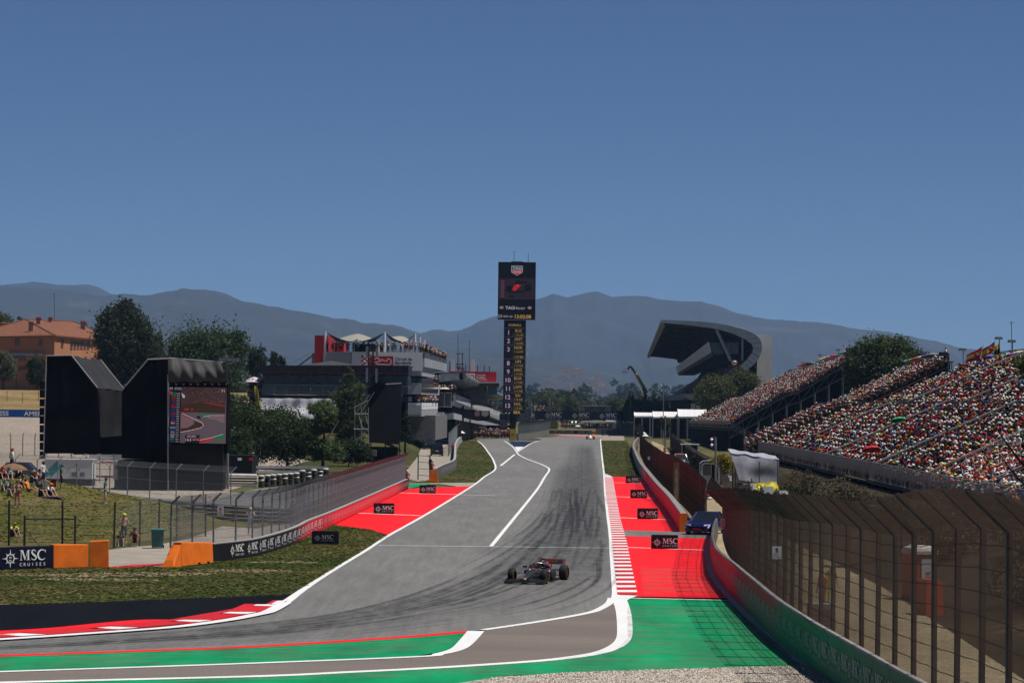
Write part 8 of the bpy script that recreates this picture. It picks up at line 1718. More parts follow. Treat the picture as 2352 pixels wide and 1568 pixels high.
# ================================================================== road vehicles
M_rim=mat('wheel_rim', (.25, .25, .26), .35, .8, var=0); M_head=mat('headlight', (.75, .77, .8), .15, var=0); M_plate=mat('red_plate', (.42, .02, .03), .5, var=0); M_tail=mat('tail_light', (.35, .01, .01), .3, var=0)
def vehicle(name, label, cat, loc, rz, L, W, Hh, paintm, kind='car', group=None, plate=None):
 """front faces -y; sections give belt line, roof line"""
 r=thing(name, label, cat, loc, group, rz, world=False); hw=W/2; l=L/2; gc=.22 if kind!='pickup' else .35
 belt=dict(car=.62, suv=.60, van=.58, pickup=.60)[kind]*Hh
 if kind=='van':prof=[(-l, .45, .92), (-l+.25, .52, .97), (-l+.9, .57, 1), (0, .58, 1), (l-.1, .58, 1), (l, .5, .97)]
 else:prof=[(-l, .36, .86), (-l+.22, .50, .95), (-l*.45, .60, 1), (0, .62, 1), (l*.6, .63, 1), (l-.15, .60, .97), (l, .46, .9)]
 def ring(y, zt, ws):zt*=Hh; w_=hw*ws; return [(-w_*.92, y, gc), (w_*.92, y, gc), (w_, y, gc+.25), (w_*.98, y, zt-.06), (w_*.88, y, zt), (-w_*.88, y, zt), (-w_*.98, y, zt-.06), (-w_, y, gc+.25)]
 MB().loft([ring(*p) for p in prof]).build('body', paintm, r, smooth=False)
 if kind=='van':gh=[(-l+.75, .55, .86), (-l+1.45, .97, .80), (l-.2, .99, .80), (l-.02, .56, .86)]
 elif kind=='pickup':gh=[(-l*.38, .59, .88), (-l*.12, .98, .74), (l*.22, .98, .74), (l*.32, .6, .86)]
 elif kind=='suv':gh=[(-l*.42, .59, .88), (-l*.12, .98, .74), (l*.72, .97, .72), (l*.96, .62, .84)]
 else:gh=[(-l*.40, .60, .88), (-l*.05, .99, .70), (l*.45, .98, .68), (l*.85, .64, .84)]
 def gr(y, zt, ws):return [(-hw*.88, y, belt-.05), (hw*.88, y, belt-.05), (hw*ws, y, zt*Hh), (-hw*ws, y, zt*Hh)]
 MB().loft([gr(*p) for p in gh]).build('window', M_glass, r)
 a, b_=gh[1], gh[2]; MB().hexa([(-hw*a[2]*1.02, a[0]-.03, a[1]*Hh-.03), (hw*a[2]*1.02, a[0]-.03, a[1]*Hh-.03), (hw*b_[2]*1.02, b_[0], b_[1]*Hh-.03), (-hw*b_[2]*1.02, b_[0], b_[1]*Hh-.03), (-hw*a[2]*.9, a[0]+.08, Hh), (hw*a[2]*.9, a[0]+.08, Hh), (hw*b_[2]*.9, b_[0]-.08, Hh), (-hw*b_[2]*.9, b_[0]-.08, Hh)]).build('roof', paintm, r)
 for sx in (-1, 1):
  mb=MB()
  for p, q in ((0, 1), (2, 3)):mb.bar((sx*hw*.885, gh[p][0], belt-.03), (sx*hw*gh[q][2 if 0 else 2]*1.0 if 0 else sx*hw*(gh[q][2] if q==1 else gh[p][2]), gh[1][0] if p==0 else gh[2][0], gh[1][1]*Hh), .08) if p==0 else mb.bar((sx*hw*.87, gh[3][0], belt-.03), (sx*hw*gh[2][2], gh[2][0], gh[2][1]*Hh), .09)
  mb.bar((sx*hw*.885, .1, belt-.03), (sx*hw*gh[1][2], .1, Hh*.97), .06); mb.build('pillar', paintm, r)
  MB().box((sx*(hw+.1), gh[0][0]+.35, belt+.08), (.2, .1, .15)).build('mirror', paintm if kind!='van' else M_blackb, r)
  MB().hexa([(sx*hw*.50, -l-.03, .42*Hh), (sx*hw*.86, -l+.16, .44*Hh), (sx*hw*.88, -l+.3, .44*Hh), (sx*hw*.5, -l+.1, .42*Hh), (sx*hw*.50, -l+.0, .48*Hh), (sx*hw*.87, -l+.18, .50*Hh), (sx*hw*.88, -l+.3, .50*Hh), (sx*hw*.5, -l+.12, .48*Hh)]).build('headlight', M_head, r)
  MB().box((sx*hw*.82, l-.02, .50*Hh), (.22, .1, .2)).build('tail_light', M_tail, r)
  for y in (-l*.62, l*.62):
   wr=.33 if kind=='car' else .37; w_=MB().lathe([(wr*.6, -.11), (wr*.95, -.11), (wr, -.07), (wr, .07), (wr*.95, .11), (wr*.6, .11)], (sx*(hw-.12), y, wr), 'x', 16).build('wheel', M_tyre, r); MB().lathe([(.02, -.06*1), (wr*.58, -.08), (wr*.62, -.1)], (sx*(hw-.12)+sx*.17 if sx>0 else sx*(hw-.12), y, wr), 'x', 12).build('rim', M_rim, w_)
 MB().box((0, -l-.01, .33*Hh), (W*.55, .08, .13*Hh)).build('grille', M_blackb, r); MB().box((0, -l+.02, .22*Hh), (W*.85, .14, .1)).build('bumper', M_blackb if kind!='car' else paintm, r)
 if plate:MB().box((0, -l-.07, .27*Hh), (.55, .03, .14)).build('number_plate', plate, r)
 MB().box((0, l+.01, .4*Hh), (.5, .03, .12)).build('number_plate', M_wprint, r)
 if kind=='pickup':
  MB().box((0, l*.62, .60*Hh), (W*.8, l*.6, .05)).build('load_bed', M_blackb, r); MB().tube([(-hw*.7, l*.25, .62*Hh), (-hw*.66, l*.3, Hh), (hw*.66, l*.3, Hh), (hw*.7, l*.25, .62*Hh)], .04, 5).build('roll_bar', M_redp, r); MB().box((0, l*.05, Hh+.06), (.9, .2, .1)).build('light_bar', M_orange, r)
 return r
pb=lambda n, c:mat(n, c, .25, .3, var=.05, spec=.6)
g=G(1003, 1046); vehicle('van', 'nearer black people carrier on the pit service road, seen from behind', 'van', tuple(g), math.pi+.05, 5.1, 1.95, 1.93, pb('black_paint', (.010, .010, .012)), 'van'); g=G(985, 1031); vehicle('van', 'farther black people carrier on the pit service road with headlights towards us', 'van', tuple(g), .05, 5.1, 1.95, 1.93, pb('black_paint', 0), 'van')
g=G(1562, 1073); vehicle('pickup_truck', 'silver and red pickup truck facing us on the dirt road', 'truck', tuple(g), .12, 5.2, 1.9, 1.8, pb('silver_paint', (.26, .26, .27)), 'pickup', plate=M_plate)
g=G(1627, 1229); vehicle('parked_car', 'dark blue saloon with red plate waiting at the service crossing', 'car', (g.x, g.y+2.3, 0), -.32, 4.7, 1.85, 1.45, pb('blue_paint', (.010, .016, .11)), 'car', plate=M_plate)
for u, v, rz, c, lab, kd in ((34, 891, 2.6, (.5, .5, .49), 'white estate car parked beside the villa, seen from the rear', 'suv'), (60, 889, 1.7, (.5, .5, .5), 'white car half hidden by the bush beside the villa', 'car'), (10, 888, 2.0, (.02, .02, .022), 'black car at the left edge beside the villa', 'car')):p=hit(u, v, 500); vehicle('parked_car', lab, 'car', (p.x, p.y, p.z), rz, 4.6, 1.85, 1.6, pb('car_paint_%d'%u, c), kd)
g=G(66, 1104); vehicle('utility_vehicle', 'dark blue utility vehicle behind the mound at the left', 'truck', (g.x, 284, 0), 1.5, 5.0, 1.9, 1.9, pb('navy_paint', (.012, .02, .045)), 'suv')
# ================================================================== the racing car
th=R(163); cc=G(1238, 1334.5); cr_=thing('racing_car', 'dark grey and red open wheel racing car turning into the corner', 'racing car', tuple(cc), None, th, world=False)
M_car=mat('titanium_paint', (.050, .052, .060), .28, .55, var=.1); M_carb=mat('carbon', (.012, .012, .013), .45, var=.1); M_cred=mat('lava_red', (.62, .025, .012), .4, var=0); M_gold=mat('gold_band', (.42, .26, .03), .6, var=0); M_silv=mat('silver_nose', (.30, .30, .31), .3, .6, var=.05)
def sec(y, w_, z0, z1, k=.62):return [(-w_, y, (z0+z1)/2), (-w_*k, y, z0), (w_*k, y, z0), (w_, y, (z0+z1)/2), (w_*.92, y, z1-(z1-z0)*.18), (w_*.45, y, z1), (-w_*.45, y, z1), (-w_*.92, y, z1-(z1-z0)*.18)]
def part(n, mb, m, s=True, par=None):return mb.build(n, m, par or cr_, smooth=s)
part('nose', MB().loft([sec(2.46, .06, .17, .25), sec(2.3, .11, .17, .32), sec(1.9, .15, .18, .44), sec(1.4, .19, .17, .54), sec(.85, .26, .12, .63), sec(.55, .31, .09, .66)]), M_car); part('nose_tip', MB().loft([sec(2.47, .062, .168, .256), sec(2.36, .10, .168, .306)]), M_silv); part('nose_badge', MB().box((0, 2.30, .335), (.12, .12, .02)), M_cred, False); part('nose_stripe', MB().hexa([(.07, 2.2, .36), (.105, 2.2, .33), (.25, .9, .58), (.19, .9, .64), (.07, 2.2, .375), (.11, 2.2, .345), (.255, .9, .595), (.19, .9, .655)]), M_silv, False)
part('monocoque', MB().loft([sec(.56, .31, .08, .655), sec(.2, .35, .07, .60), sec(-.15, .36, .07, .62), sec(-.5, .33, .07, .72)]), M_car); part('cockpit_rim', MB().tube([(.20, .45, .66), (.27, .1, .665), (.27, -.25, .70), (.12, -.42, .76), (-.12, -.42, .76), (-.27, -.25, .70), (-.27, .1, .665), (-.20, .45, .66)], .05, 6), M_carb)
part('engine_cover', MB().loft([sec(-.28, .15, .66, .99), sec(-.5, .17, .5, 1.0), sec(-1.0, .15, .4, .90), sec(-1.6, .10, .35, .70), sec(-2.15, .05, .3, .48)]), M_car); part('air_intake', MB().lathe([(.10, -.02), (.125, -.02), (.12, .03)], (0, -.30, .86), 'y', 10, cap=True), M_blackb); part('cover_flash', MB().loft([sec(-1.1, .15, .6, .88), sec(-1.5, .118, .5, .755)]), M_cred)
for s_ in (-1, 1):
 part('sidepod', MB().loft([[(s_*x, y, z) for x, z in q] for y, q in ((.35, ((.33, .3), (.62, .36), (.66, .52), (.34, .60))), (-.1, ((.33, .14), (.66, .2), (.72, .52), (.34, .62))), (-.9, ((.25, .12), (.55, .14), (.6, .42), (.28, .58))), (-1.7, ((.10, .12), (.24, .14), (.24, .30), (.12, .42))))]), M_car); part('sidepod_flash', MB().loft([[(s_*x, y, z) for x, z in q] for y, q in ((-.75, ((.5, .16), (.585, .18), (.64, .40), (.56, .50))), (-1.3, ((.32, .15), (.42, .16), (.45, .33), (.4, .42))))]), M_cred, False)
 m_=part('mirror', MB().box((s_*.56, .50, .72), (.20, .08, .08)), M_carb, False); MB().tube([(s_*.34, .42, .62), (s_*.52, .49, .69)], .015, 4).build('stalk', M_carb, m_)
 for z_, (y0, y1) in ((.50, (1.55, 1.15)), (.50, (1.95, 1.6)), (.24, (1.6, 1.2)), (.24, (1.95, 1.75))):part('wishbone', MB().bar((s_*.66, 1.75, z_-.06), (s_*.2, y1, z_), .05, .02), M_carb, False)
 for z_, y1 in ((.46, -1.3), (.46, -1.9), (.22, -1.3), (.22, -1.9)):part('wishbone', MB().bar((s_*.62, -1.65, z_), (s_*.12, y1, z_), .05, .02), M_carb, False)
 part('endplate', MB().hexa([(s_*.93, 2.05, .05), (s_*.95, 2.62, .05), (s_*.96, 2.62, .05), (s_*.945, 2.05, .05), (s_*.91, 2.0, .30), (s_*.93, 2.45, .18), (s_*.94, 2.45, .18), (s_*.925, 2.0, .30)]), M_carb, False); part('wing_endplate', MB().hexa([(s_*.55, -1.98, .46), (s_*.55, -2.45, .5), (s_*.57, -2.45, .5), (s_*.57, -1.98, .46), (s_*.58, -1.95, .93), (s_*.58, -2.5, .95), (s_*.6, -2.5, .95), (s_*.6, -1.95, .93)]), M_cred if s_>0 else M_car, False)
 for y, x, w_, r0 in ((1.75, .80, .14, .355), (-1.65, .765, .185, .36)):
  t_=part('wheel', MB().lathe([(r0*.62, -w_), (r0*.86, -w_), (r0*.97, -w_*.8), (r0, -w_*.45), (r0, w_*.45), (r0*.97, w_*.8), (r0*.86, w_), (r0*.62, w_)], (s_*x, y, r0), 'x', 28), M_tyre); MB().lathe([(.02, 0), (r0*.3, .02*s_), (r0*.62, -.03*s_)], (s_*(x+w_*.8), y, r0), 'x', 20).build('rim', M_carb, t_); MB().lathe([(r0*.72, .004*s_), (r0*.765, .006*s_)], (s_*(x+w_), y, r0), 'x', 28).build('gold_band', M_gold, t_); MB().lathe([(r0*.72, -.004*s_), (r0*.76, -.004*s_)], (s_*(x-w_), y, r0), 'x', 28).build('gold_band', M_gold, t_)
  for q in range(5):MB().box((s_*(x+w_*.8)+s_*.02, y+.12*math.cos(q*1.257), r0+.12*math.sin(q*1.257)), (.02, .05, .05)).build('spoke', M_rim, t_)
part('floor', MB().hexa([(-.45, 1.0, .04), (.45, 1.0, .04), (.74, .3, .04), (-.74, .3, .04), (-.45, 1.0, .07), (.45, 1.0, .07), (.74, .3, .07), (-.74, .3, .07)]).hexa([(-.74, .299, .04), (.74, .299, .04), (.5, -1.9, .05), (-.5, -1.9, .05), (-.74, .299, .07), (.74, .299, .07), (.5, -1.9, .09), (-.5, -1.9, .09)]), M_carb, False)
for k, (y, z_, c_, m_) in enumerate(((2.55, .08, .30, M_carb), (2.36, .13, .2, M_carb), (2.2, .17, .15, M_carb))):part('wing_plane', MB().loft([[(x, y+.12*(1-abs(x)/.93)*(k==0), z_+.05*(abs(x)<.3)*(k>0)), (x, y-c_, z_+.05), (x, y-c_, z_+.065), (x, y+.12*(1-abs(x)/.93)*(k==0), z_+.018+.05*(abs(x)<.3)*(k>0))] for x in (-.93, -.6, -.3, -.1, .1, .3, .6, .93)]), m_, False)
part('rear_wing', MB().loft([[(x, -2.05, .73), (x, -2.30, .79), (x, -2.30, .81), (x, -2.05, .76)] for x in (-.57, .57)]), M_carb, False); fl_=part('rear_flap', MB().loft([[(x, -2.24, .82), (x, -2.42, .95), (x, -2.44, .95), (x, -2.26, .81)] for x in (-.57, .57)]), M_carb, False)
part('wing_pillar', MB().tube([(0, -2.0, .45), (0, -2.15, .76)], .02, 5), M_carb); part('beam_wing', MB().box((0, -2.2, .45), (.9, .2, .03)), M_carb, False); ar=Art((0, -2.22, .885), (-1, 0, 0), Vector((0, -.25, 1)).normalized(), .04)
for k in range(4):ar.ring(-.21+.14*k, 0, .075, .022, 0, 16)
ar.text('revolut', 0, -.08, .035, 0); ar.mb.build('wing_print', M_cred, fl_)
part('halo', MB().tube([(.30, -.42, .74), (.31, -.1, .83), (.22, .22, .88), (0, .36, .87), (-.22, .22, .88), (-.31, -.1, .83), (-.30, -.42, .74)], .036, 7), M_silv); part('halo_stem', MB().tube([(0, .36, .87), (0, .56, .66)], .025, 6), M_carb)
part('camera_mount', MB().box((0, -.42, 1.06), (.34, .06, .04)), M_carb, False); part('camera_mount', MB().box((0, -.42, 1.03), (.05, .1, .1)), M_carb, False); part('antenna', MB().tube([(0, 1.3, .54), (0, 1.28, .66)], .012, 4), M_carb)
ar=Art((0, 1.0, .625), (-1, 0, 0), Vector((0, -1, .12)).normalized(), .03); ar.rect(-.10, -.03, .10, .10, 0); ar.mb.build('number_print', M_cred, cr_)
dp=Matrix.Rotation(th, 3, 'Z')@Vector((0, .30, .06)); dr=person('ground_back', (cc.x+dp.x, cc.y+dp.y, .06), th+math.pi, (.3, .3, .31), BLKC, None, 'racing driver in white, silver and red helmet inside the dark racing car', trousers=True, scale=.93)
hd=Vector(posed('ground_back')['head']); MB().lathe([(.02, -.15), (.10, -.14), (.135, -.05), (.145, .03), (.12, .12), (.06, .16), (.01, .17)], tuple(hd+Vector((0, 0, .02))), 'z', 14).build('helmet', mat('helmet_silver', (.5, .5, .51), .25, .3, var=0), dr, smooth=True); MB().lathe([(.149, -.01), (.150, .04), (.146, .075)], tuple(hd+Vector((0, -.012, .02))), 'z', 14).build('visor', M_glass, dr, smooth=True); MB().lathe([(.112, -.135), (.140, -.05)], tuple(hd+Vector((0, -.02, .02))), 'z', 14).build('chin_guard', M_cred, dr, smooth=True)
g=G(1356, 1008.5); fc=thing('racing_car', 'tiny distant racing car at the crest of the straight', 'racing car', tuple(g), world=False); MB().loft([sec(2.4, .1, .15, .3), sec(.5, .3, .1, .65), sec(-.5, .3, .1, .95), sec(-2.1, .1, .2, .5)]).build('body', M_palew, fc); MB().box((0, 2.4, .14), (1.8, .4, .06)).build('front_wing', M_carb, fc); MB().box((0, -2.2, .85), (1.1, .35, .2)).build('rear_wing', M_carb, fc); fc.rotation_euler.z=math.pi
for sx in (-.8, .8):
 for y in (1.7, -1.7):MB().lathe([(.2, -.16), (.36, -.16), (.36, .16), (.2, .16)], (sx, y, .36), 'x', 12).build('wheel', M_tyre, fc)
 # ================================================================== clutter behind the right hand fences
def cabin(u0, u1, vt, vb, d_, label):
 p=G((u0+u1)/2, vb); x0, x1=P(u0, vb, p.y).x, P(u1, vb, p.y).x; h=(vb-vt)/F*p.y; rt=thing('marshal_cabin', label, 'cabin', tuple(p)); y=p.y; m_=mat('cabin_shell', (.30, .31, .32), .5, var=.1)
 arch=[(x0, .3), (x0, h*.88), (x0+.25, h*.97), ((x0+x1)/2, h), (x1-.45, h*.95), (x1-.1, h*.8), (x1, h*.5), (x1-.1, .3)]; inn_=[(x0+.15, .3), (x0+.15, h*.84), (x0+.5, h*.90), (x1-.6, h*.87), (x1-.38, h*.74), (x1-.3, h*.5), (x1-.38, .3)]
 n=len(arch); mb=MB(); fr=[(x, y, z) for x, z in arch]; mb.loft([[(x, y+yy, z) for x, z in arch] for yy in (0, 1.6)], close=False, cap=False); mb.build('shell', m_, rt)
 for k in range(len(inn_)-1):a_, c_=inn_[k], inn_[k+1]; MB().bar((a_[0], y-.02, a_[1]), (c_[0], y-.02, c_[1]), .22, .14).build('door_frame', m_, rt)
 w_=(x1-x0); MB().box((x0+w_*.30, y+.02, h*.30), (w_*.38, .06, h*.36)).build('lower_panel', m_, rt); MB().box((x0+w_*.31, y+.05, h*.66), (w_*.36, .03, h*.34)).build('window', mat('cabin_glass', (.10, .12, .13), .12, spec=.6, var=0), rt); MB().bar((x0+w_*.5, y, .3), (x0+w_*.5, y, h*.88), .08).build('mullion', m_, rt); MB().box(((x0+x1)/2, y+1.5, h*.5), (w_*.8, .05, h*.7)).build('back_wall', M_blackb, rt); MB().box(((x0+x1)/2, y+.8, .15), (w_, 1.7, .3)).build('plinth', M_conc, rt)
cabin(1608, 1658, 1057, 1122, 0, 'grey marshal cabin with rounded right side by the red and white tyres'); cabin(1546, 1565, 986, 1003, 0, 'small distant grey cabin with rounded side under the white tents')
p=G(1585, 1062); rt=thing('ticket_hut', 'small white framed glass hut behind the pickup', 'hut', tuple(p)); x0, x1=P(1566, 1062, p.y).x, P(1603, 1062, p.y).x; h=2.6
for x in (x0, (x0+x1)/2, x1):MB().bar((x, p.y, 0), (x, p.y, h), .12).build('post', M_palew, rt)
MB().box(((x0+x1)/2, p.y+.7, h+.05), (x1-x0+.4, 1.8, .14)).build('roof', M_palew, rt); MB().box(((x0+x1)/2, p.y+1.3, h/2), (x1-x0, .05, h)).build('back_wall', M_glass, rt); MB().box(((x0+x1)/2, p.y+.05, .5), (x1-x0, .06, 1.0)).build('front_panel', M_pale, rt)
mtr=MB().lathe(tor, (0, 0, 0), 'z', 14).build('tyre', mat('red_tyre', (.40, .03, .04), .7, var=.25, scale=5), smooth=True, link=False); mtw=mt2
tyre_stack(G(1626, 1147), 4, [mtw, mtr], 'stack of red and white tyres on the dirt road before the cabin', 'red and white tyre stacks', 1.05, 1.35); tyre_stack(G(1528, 1042), 4, [mtw, mtr], 'farther stack of red and white tyres beside the dirt road', 'red and white tyre stacks', 1.1, 1.4)
g=G(1661, 1153); rt=thing('pipe', 'short black drain pipe lying on the dirt by the tyres', 'pipe', tuple(g)); MB().lathe([(.2, 0), (.2, .9)], (g.x, g.y, .2), 'y', 12).build('barrel', M_blackb, rt); MB().lathe([(.2, -.02), (.27, -.02), (.27, .1)], (g.x, g.y, .2), 'y', 12).build('collar', M_blackb, rt)
g=G(1490, 1030); rt=thing('crate_stack', 'orange red slatted barrier stack on the far dirt road', 'barrier', tuple(g))
for k in range(5):MB().box((g.x, g.y, .15+.26*k), (1.0, .7, .15)).build('slat', mat('red_plastic', (.40, .06, .03), .5, var=.1), rt)
for sx in (-.45, .45):MB().bar((g.x+sx, g.y-.3, 0), (g.x+sx, g.y-.3, 1.35), .1).build('post', mat('red_plastic', 0), rt)
g=G(1462.5, 1018); rt=thing('yellow_bin', 'ochre bin behind the far fence', 'bin', tuple(g)); MB().box((g.x, g.y, .55), (.8, .8, 1.1), taper=1.1).build('body', mat('ochre_plastic', (.38, .22, .03), .6), rt); MB().box((g.x, g.y, 1.15), (.95, .95, .1)).build('lid', mat('ochre_plastic', 0), rt)
# portable toilet and red barrier block
g=G(2111, 1375); rt=thing('portable_toilet', 'orange portable toilet with white domed roof behind the mesh fence', 'toilet', tuple(g), None, .25, world=False); m_or=mat('toilet_orange', (.50, .09, .03), .5, var=.12)
for sx in (-.56, .56):MB().box((sx, 0, 1.0), (.06, 1.1, 2.0)).build('side_wall', m_or, rt)
MB().box((0, .52, 1.0), (1.06, .06, 2.0)).build('back_wall', m_or, rt); dr_=MB().box((0, -.53, .98), (1.04, .05, 1.9)).build('door', m_or, rt); MB().box((.12, -.57, 1.25), (.5, .03, 1.1)).build('notice', M_palew, dr_); MB().box((-.4, -.58, 1.0), (.06, .04, .18)).build('handle', M_blackb, dr_); MB().loft([[(x*.62*k, y*.62*k, z) for x, y in ((-1, -1), (1, -1), (1, 1), (-1, 1))] for k, z in ((1.0, 2.0), (1.0, 2.14), (.9, 2.28), (.6, 2.38))]).build('roof', mat('toilet_roof', (.55, .5, .46), .6), rt)
ar=Art((.12, -.59, 1.0), (1, 0, 0), (0, 0, 1), .01); ar.text('toi', .04, .12, .14, 0, 'c', .03); ar.text('toi', .04, -.10, .14, 0, 'c', .03); ar.mb.build('lettering', M_blackb, rt); MB().box((0, 0, .04), (1.25, 1.2, .08)).build('base', M_blackb, rt)
g=G(2133, 1410); rt=thing('water_barrier', 'red plastic barrier block beside the portable toilet', 'barrier', tuple(g), None, .3, world=False); MB().box((0, 0, .7), (.8, 1.2, 1.4), taper=.86).build('body', mat('red_plastic', 0), rt); MB().box((0, 0, 1.42), (.5, .8, .06)).build('cap', mat('red_plastic', 0), rt)
# silver sheet on a scaffold, tent and floodlights
d=262; rt=thing('draped_platform', 'silver sheet draped over a camera scaffold before the nearest stand', 'platform', tuple(P(1735, 1140, d))[:2]+(0, )); m_sv=mat('silver_sheet', (.48, .48, .53), .34, .35, var=.25, scale=1.2, bmp=.25); tl, tr_, br_, bl_=P(1679, 1040, d), P(1790, 1056, d+1), P(1784, 1112, d+1), P(1698, 1102, d)
wavy('sheet', rt, tl, tr_, br_, bl_, .09, m_sv, n=26, k=2, seed=4); wavy('sheet_top', rt, tl+Vector((0, 4, .3)), tr_+Vector((0, 4, .3)), tr_, tl, .08, m_sv, seed=5); wavy('sheet_side', rt, tl+Vector((0, 4, .3)), tl, bl_, bl_+Vector((.8, 4, .5)), .08, m_sv, seed=6)
for u in (1690, 1745, 1787):
 for dd_ in (.3, 3.6):q=P(u, 1060, d); MB().tube([(q.x, d+dd_, q.z), (q.x, d+dd_, 0)], .05, 5).build('leg', M_midst, rt)
for v in (1116, 1128):MB().tube([P(1690, v, d+.2), P(1787, v, d+.2)], .05, 5).build('ledger', M_midst, rt)
MB().box(tuple(P(1740, 1112, d+2)), (3.8, 3.4, .1)).build('deck', M_darkst, rt)
d=250; rt=thing('yellow_cover', 'bright yellow tarpaulin cover under the silver sheet', 'cover', tuple(P(1755, 1135, d))[:2]+(0, )); wavy('cloth', rt, P(1728, 1108, d), P(1783, 1106, d), P(1796, 1136, d-.5), P(1722, 1136, d-.5), .15, mat('yellow_tarp', (.55, .45, .03), .6, var=.2), k=2, seed=8); MB().box(tuple(P(1757, 1126, d+.8)), (2.2, 1.2, 1.0)).build('crate', M_blackb, rt)
def floodl(u, v, d_, label, sc=1.0, rz=.5):
 p=P(u, v, d_); rt=thing('floodlight', label, 'floodlight', tuple(p), 'floodlight boxes along the top of the right fence', rz, world=False); MB().hexa([(-.35*sc, -.2, -.25*sc), (.35*sc, -.2, -.25*sc), (.3*sc, .25, -.2*sc), (-.3*sc, .25, -.2*sc), (-.35*sc, -.05, .3*sc), (.35*sc, -.05, .3*sc), (.3*sc, .3, .22*sc), (-.3*sc, .3, .22*sc)]).build('housing', mat('lamp_grey', (.20, .21, .20), .5, var=.1), rt); MB().box((0, -.15, .02), (.6*sc, .03, .42*sc), 0).build('lens', mat('lamp_lens', (.35, .38, .40), .2), rt); MB().tube([(0, .1, -.25*sc), (.05, .15, -.9*sc)], .04, 5).build('bracket', M_galv, rt)
for k, (u, v, d_, sc, wd_) in enumerate(((1717, 1121, 150, .8, 'by the silver sheet, leftmost'), (1709, 1135, 140, .6, 'small pale one at the bend'), (1724, 1121, 138, .8, 'second from the silver sheet'), (1762, 1128, 135, .8, 'below the yellow cover'), (1796, 1138, 130, .8, 'right of the yellow cover'), (1672, 1098, 170, .6, 'round pale one at the far end'), (1647, 1132, 165, .6, 'above the exit sign'), (1892, 1178, 118, .5, 'flat one over the bushes'))):floodl(u, v, d_, 'floodlight box on the right fence top, %s'%wd_, sc, .4+.4*(k%3))
# signs
def sign(u0, v0, u1, v1, d_, m_, label, texts, fig=None):
 rt=thing('safety_sign', label, 'sign', tuple(P((u0+u1)/2, v1, d_))); mb=MB(); x0, x1, z0, z1=fbox(mb, u0, v0, u1, v1, d_, .03); mb.build('panel', m_, rt); ar=Art(((x0+x1)/2, d_, (z0+z1)/2), (1, 0, 0), (0, 0, 1), .012); w_, h=x1-x0, z1-z0
 if fig=='ext':ar.rect(-.10*w_, -.02*h, .12*w_, .30*h, 0); ar.rect(-.04*w_, .30*h, .06*w_, .38*h, 0); ar.poly([(-.22*w_, .30*h), (-.04*w_, .36*h), (-.04*w_, .31*h), (-.2*w_, .2*h)], 0)
 else:ar.disc(.05*w_, .34*h, .07*w_, 0); ar.stroke([(.02*w_, .28*h), (-.02*w_, .08*h), (.12*w_, -.05*h)], .08*w_, 0); ar.stroke([(-.02*w_, .08*h), (-.16*w_, -.02*h)], .08*w_, 0); ar.stroke([(-.14*w_, .22*h), (.16*w_, .18*h)], .06*w_, 0)
 ar.text(texts, 0, -.22*h, .13*h, 0); ar.poly([(.3*w_, -.45*h), (.02*w_, -.42*h), (.12*w_, -.36*h), (-.16*w_, -.28*h), (-.1*w_, -.24*h), (.18*w_, -.33*h), (.2*w_, -.26*h)], 0); ar.mb.build('symbol', M_kred if fig=='ext' else M_blackb, rt)
m_sg=mat('sign_white', (.62, .64, .66), .5, var=.05); sign(1774, 1254, 1795, 1283, 103.2, m_sg, 'white fire extinguisher sign on the right debris fence', 'FIRE', 'ext'); sign(499, 1162, 513.5, 1183, 147.2, m_sg, 'white fire extinguisher sign on the long left fence', 'FIRE', 'ext'); sign(1655, 1190, 1668, 1214, 152, mat('sign_pink', (.42, .25, .29), .6), 'faded pink exit sign at the end of the tall right wall', 'EXIT'); sign(1488, 1048, 1493, 1056, 330, m_sg, 'small white sign on the far rusty fence', 'FIRE', 'ext')
for u, v0, v1 in ((1679, 1163, 1185), (1679, 1188, 1207), (1679, 1209, 1227)):rt=thing('pink_panel', 'faded pink marker panel on the fence end post, %s'%('top' if v0<1170 else 'middle' if v0<1200 else 'bottom'), 'sign', tuple(P(u, v1, 151))); mb=MB(); fbox(mb, u-4, v0, u+4, v1, 151, .04); mb.build('panel', mat('sign_pink', 0), rt); mb=MB(); fbox(mb, u-1, v1, u+1, v1+1.5, 151, .04); mb.build('clip', M_darkst, rt)
# marquees
def marquee(u0, u1, vr, ve, vb, d_, dep, label, gable=True):
 rt=thing('marquee', label, 'tent', tuple(P((u0+u1)/2, vb, d_))[:2]+(0, )); a, c=P(u0, ve, d_), P(u1, ve, d_); z_=P((u0+u1)/2, vr, d_+dep/2).z; sl=Vector((KK*dep/2, dep/2, 0)); r0, r1=Vector((a.x+sl.x, d_+dep/2, z_)), Vector((c.x+sl.x, d_+dep/2, z_)); a2, c2=a+sl*2, c+sl*2; n_=5
 for k in range(n_):
  f0, f1=k/n_, (k+.985)/n_; MB().quad(a.lerp(c, f0), a.lerp(c, f1), r0.lerp(r1, f1), r0.lerp(r1, f0)).quad(r0.lerp(r1, f0), r0.lerp(r1, f1), a2.lerp(c2, f1), a2.lerp(c2, f0)).build('canopy_panel', M_palew, rt)
 MB().bar(a-Vector((0, 0, .2)), c-Vector((0, 0, .2)), .08, .4).build('valance', M_palew, rt)
 for s0_, s1_ in ((a, r0), (r0, a2), (c, r1), (r1, c2)):MB().bar(s0_, s1_, .16, .25).build('edge_beam', M_palew, rt)
 for k in range(4):
  for q in (a.lerp(c, k/3), a2.lerp(c2, k/3)):MB().bar(q, (q.x, q.y, 0), .16).build('leg', M_pale, rt)
 MB().quad(a2-Vector((0, 0, .3)), c2-Vector((0, 0, .3)), (c2.x, c2.y, 0), (a2.x, a2.y, 0)).build('back_wall', M_black2, rt)
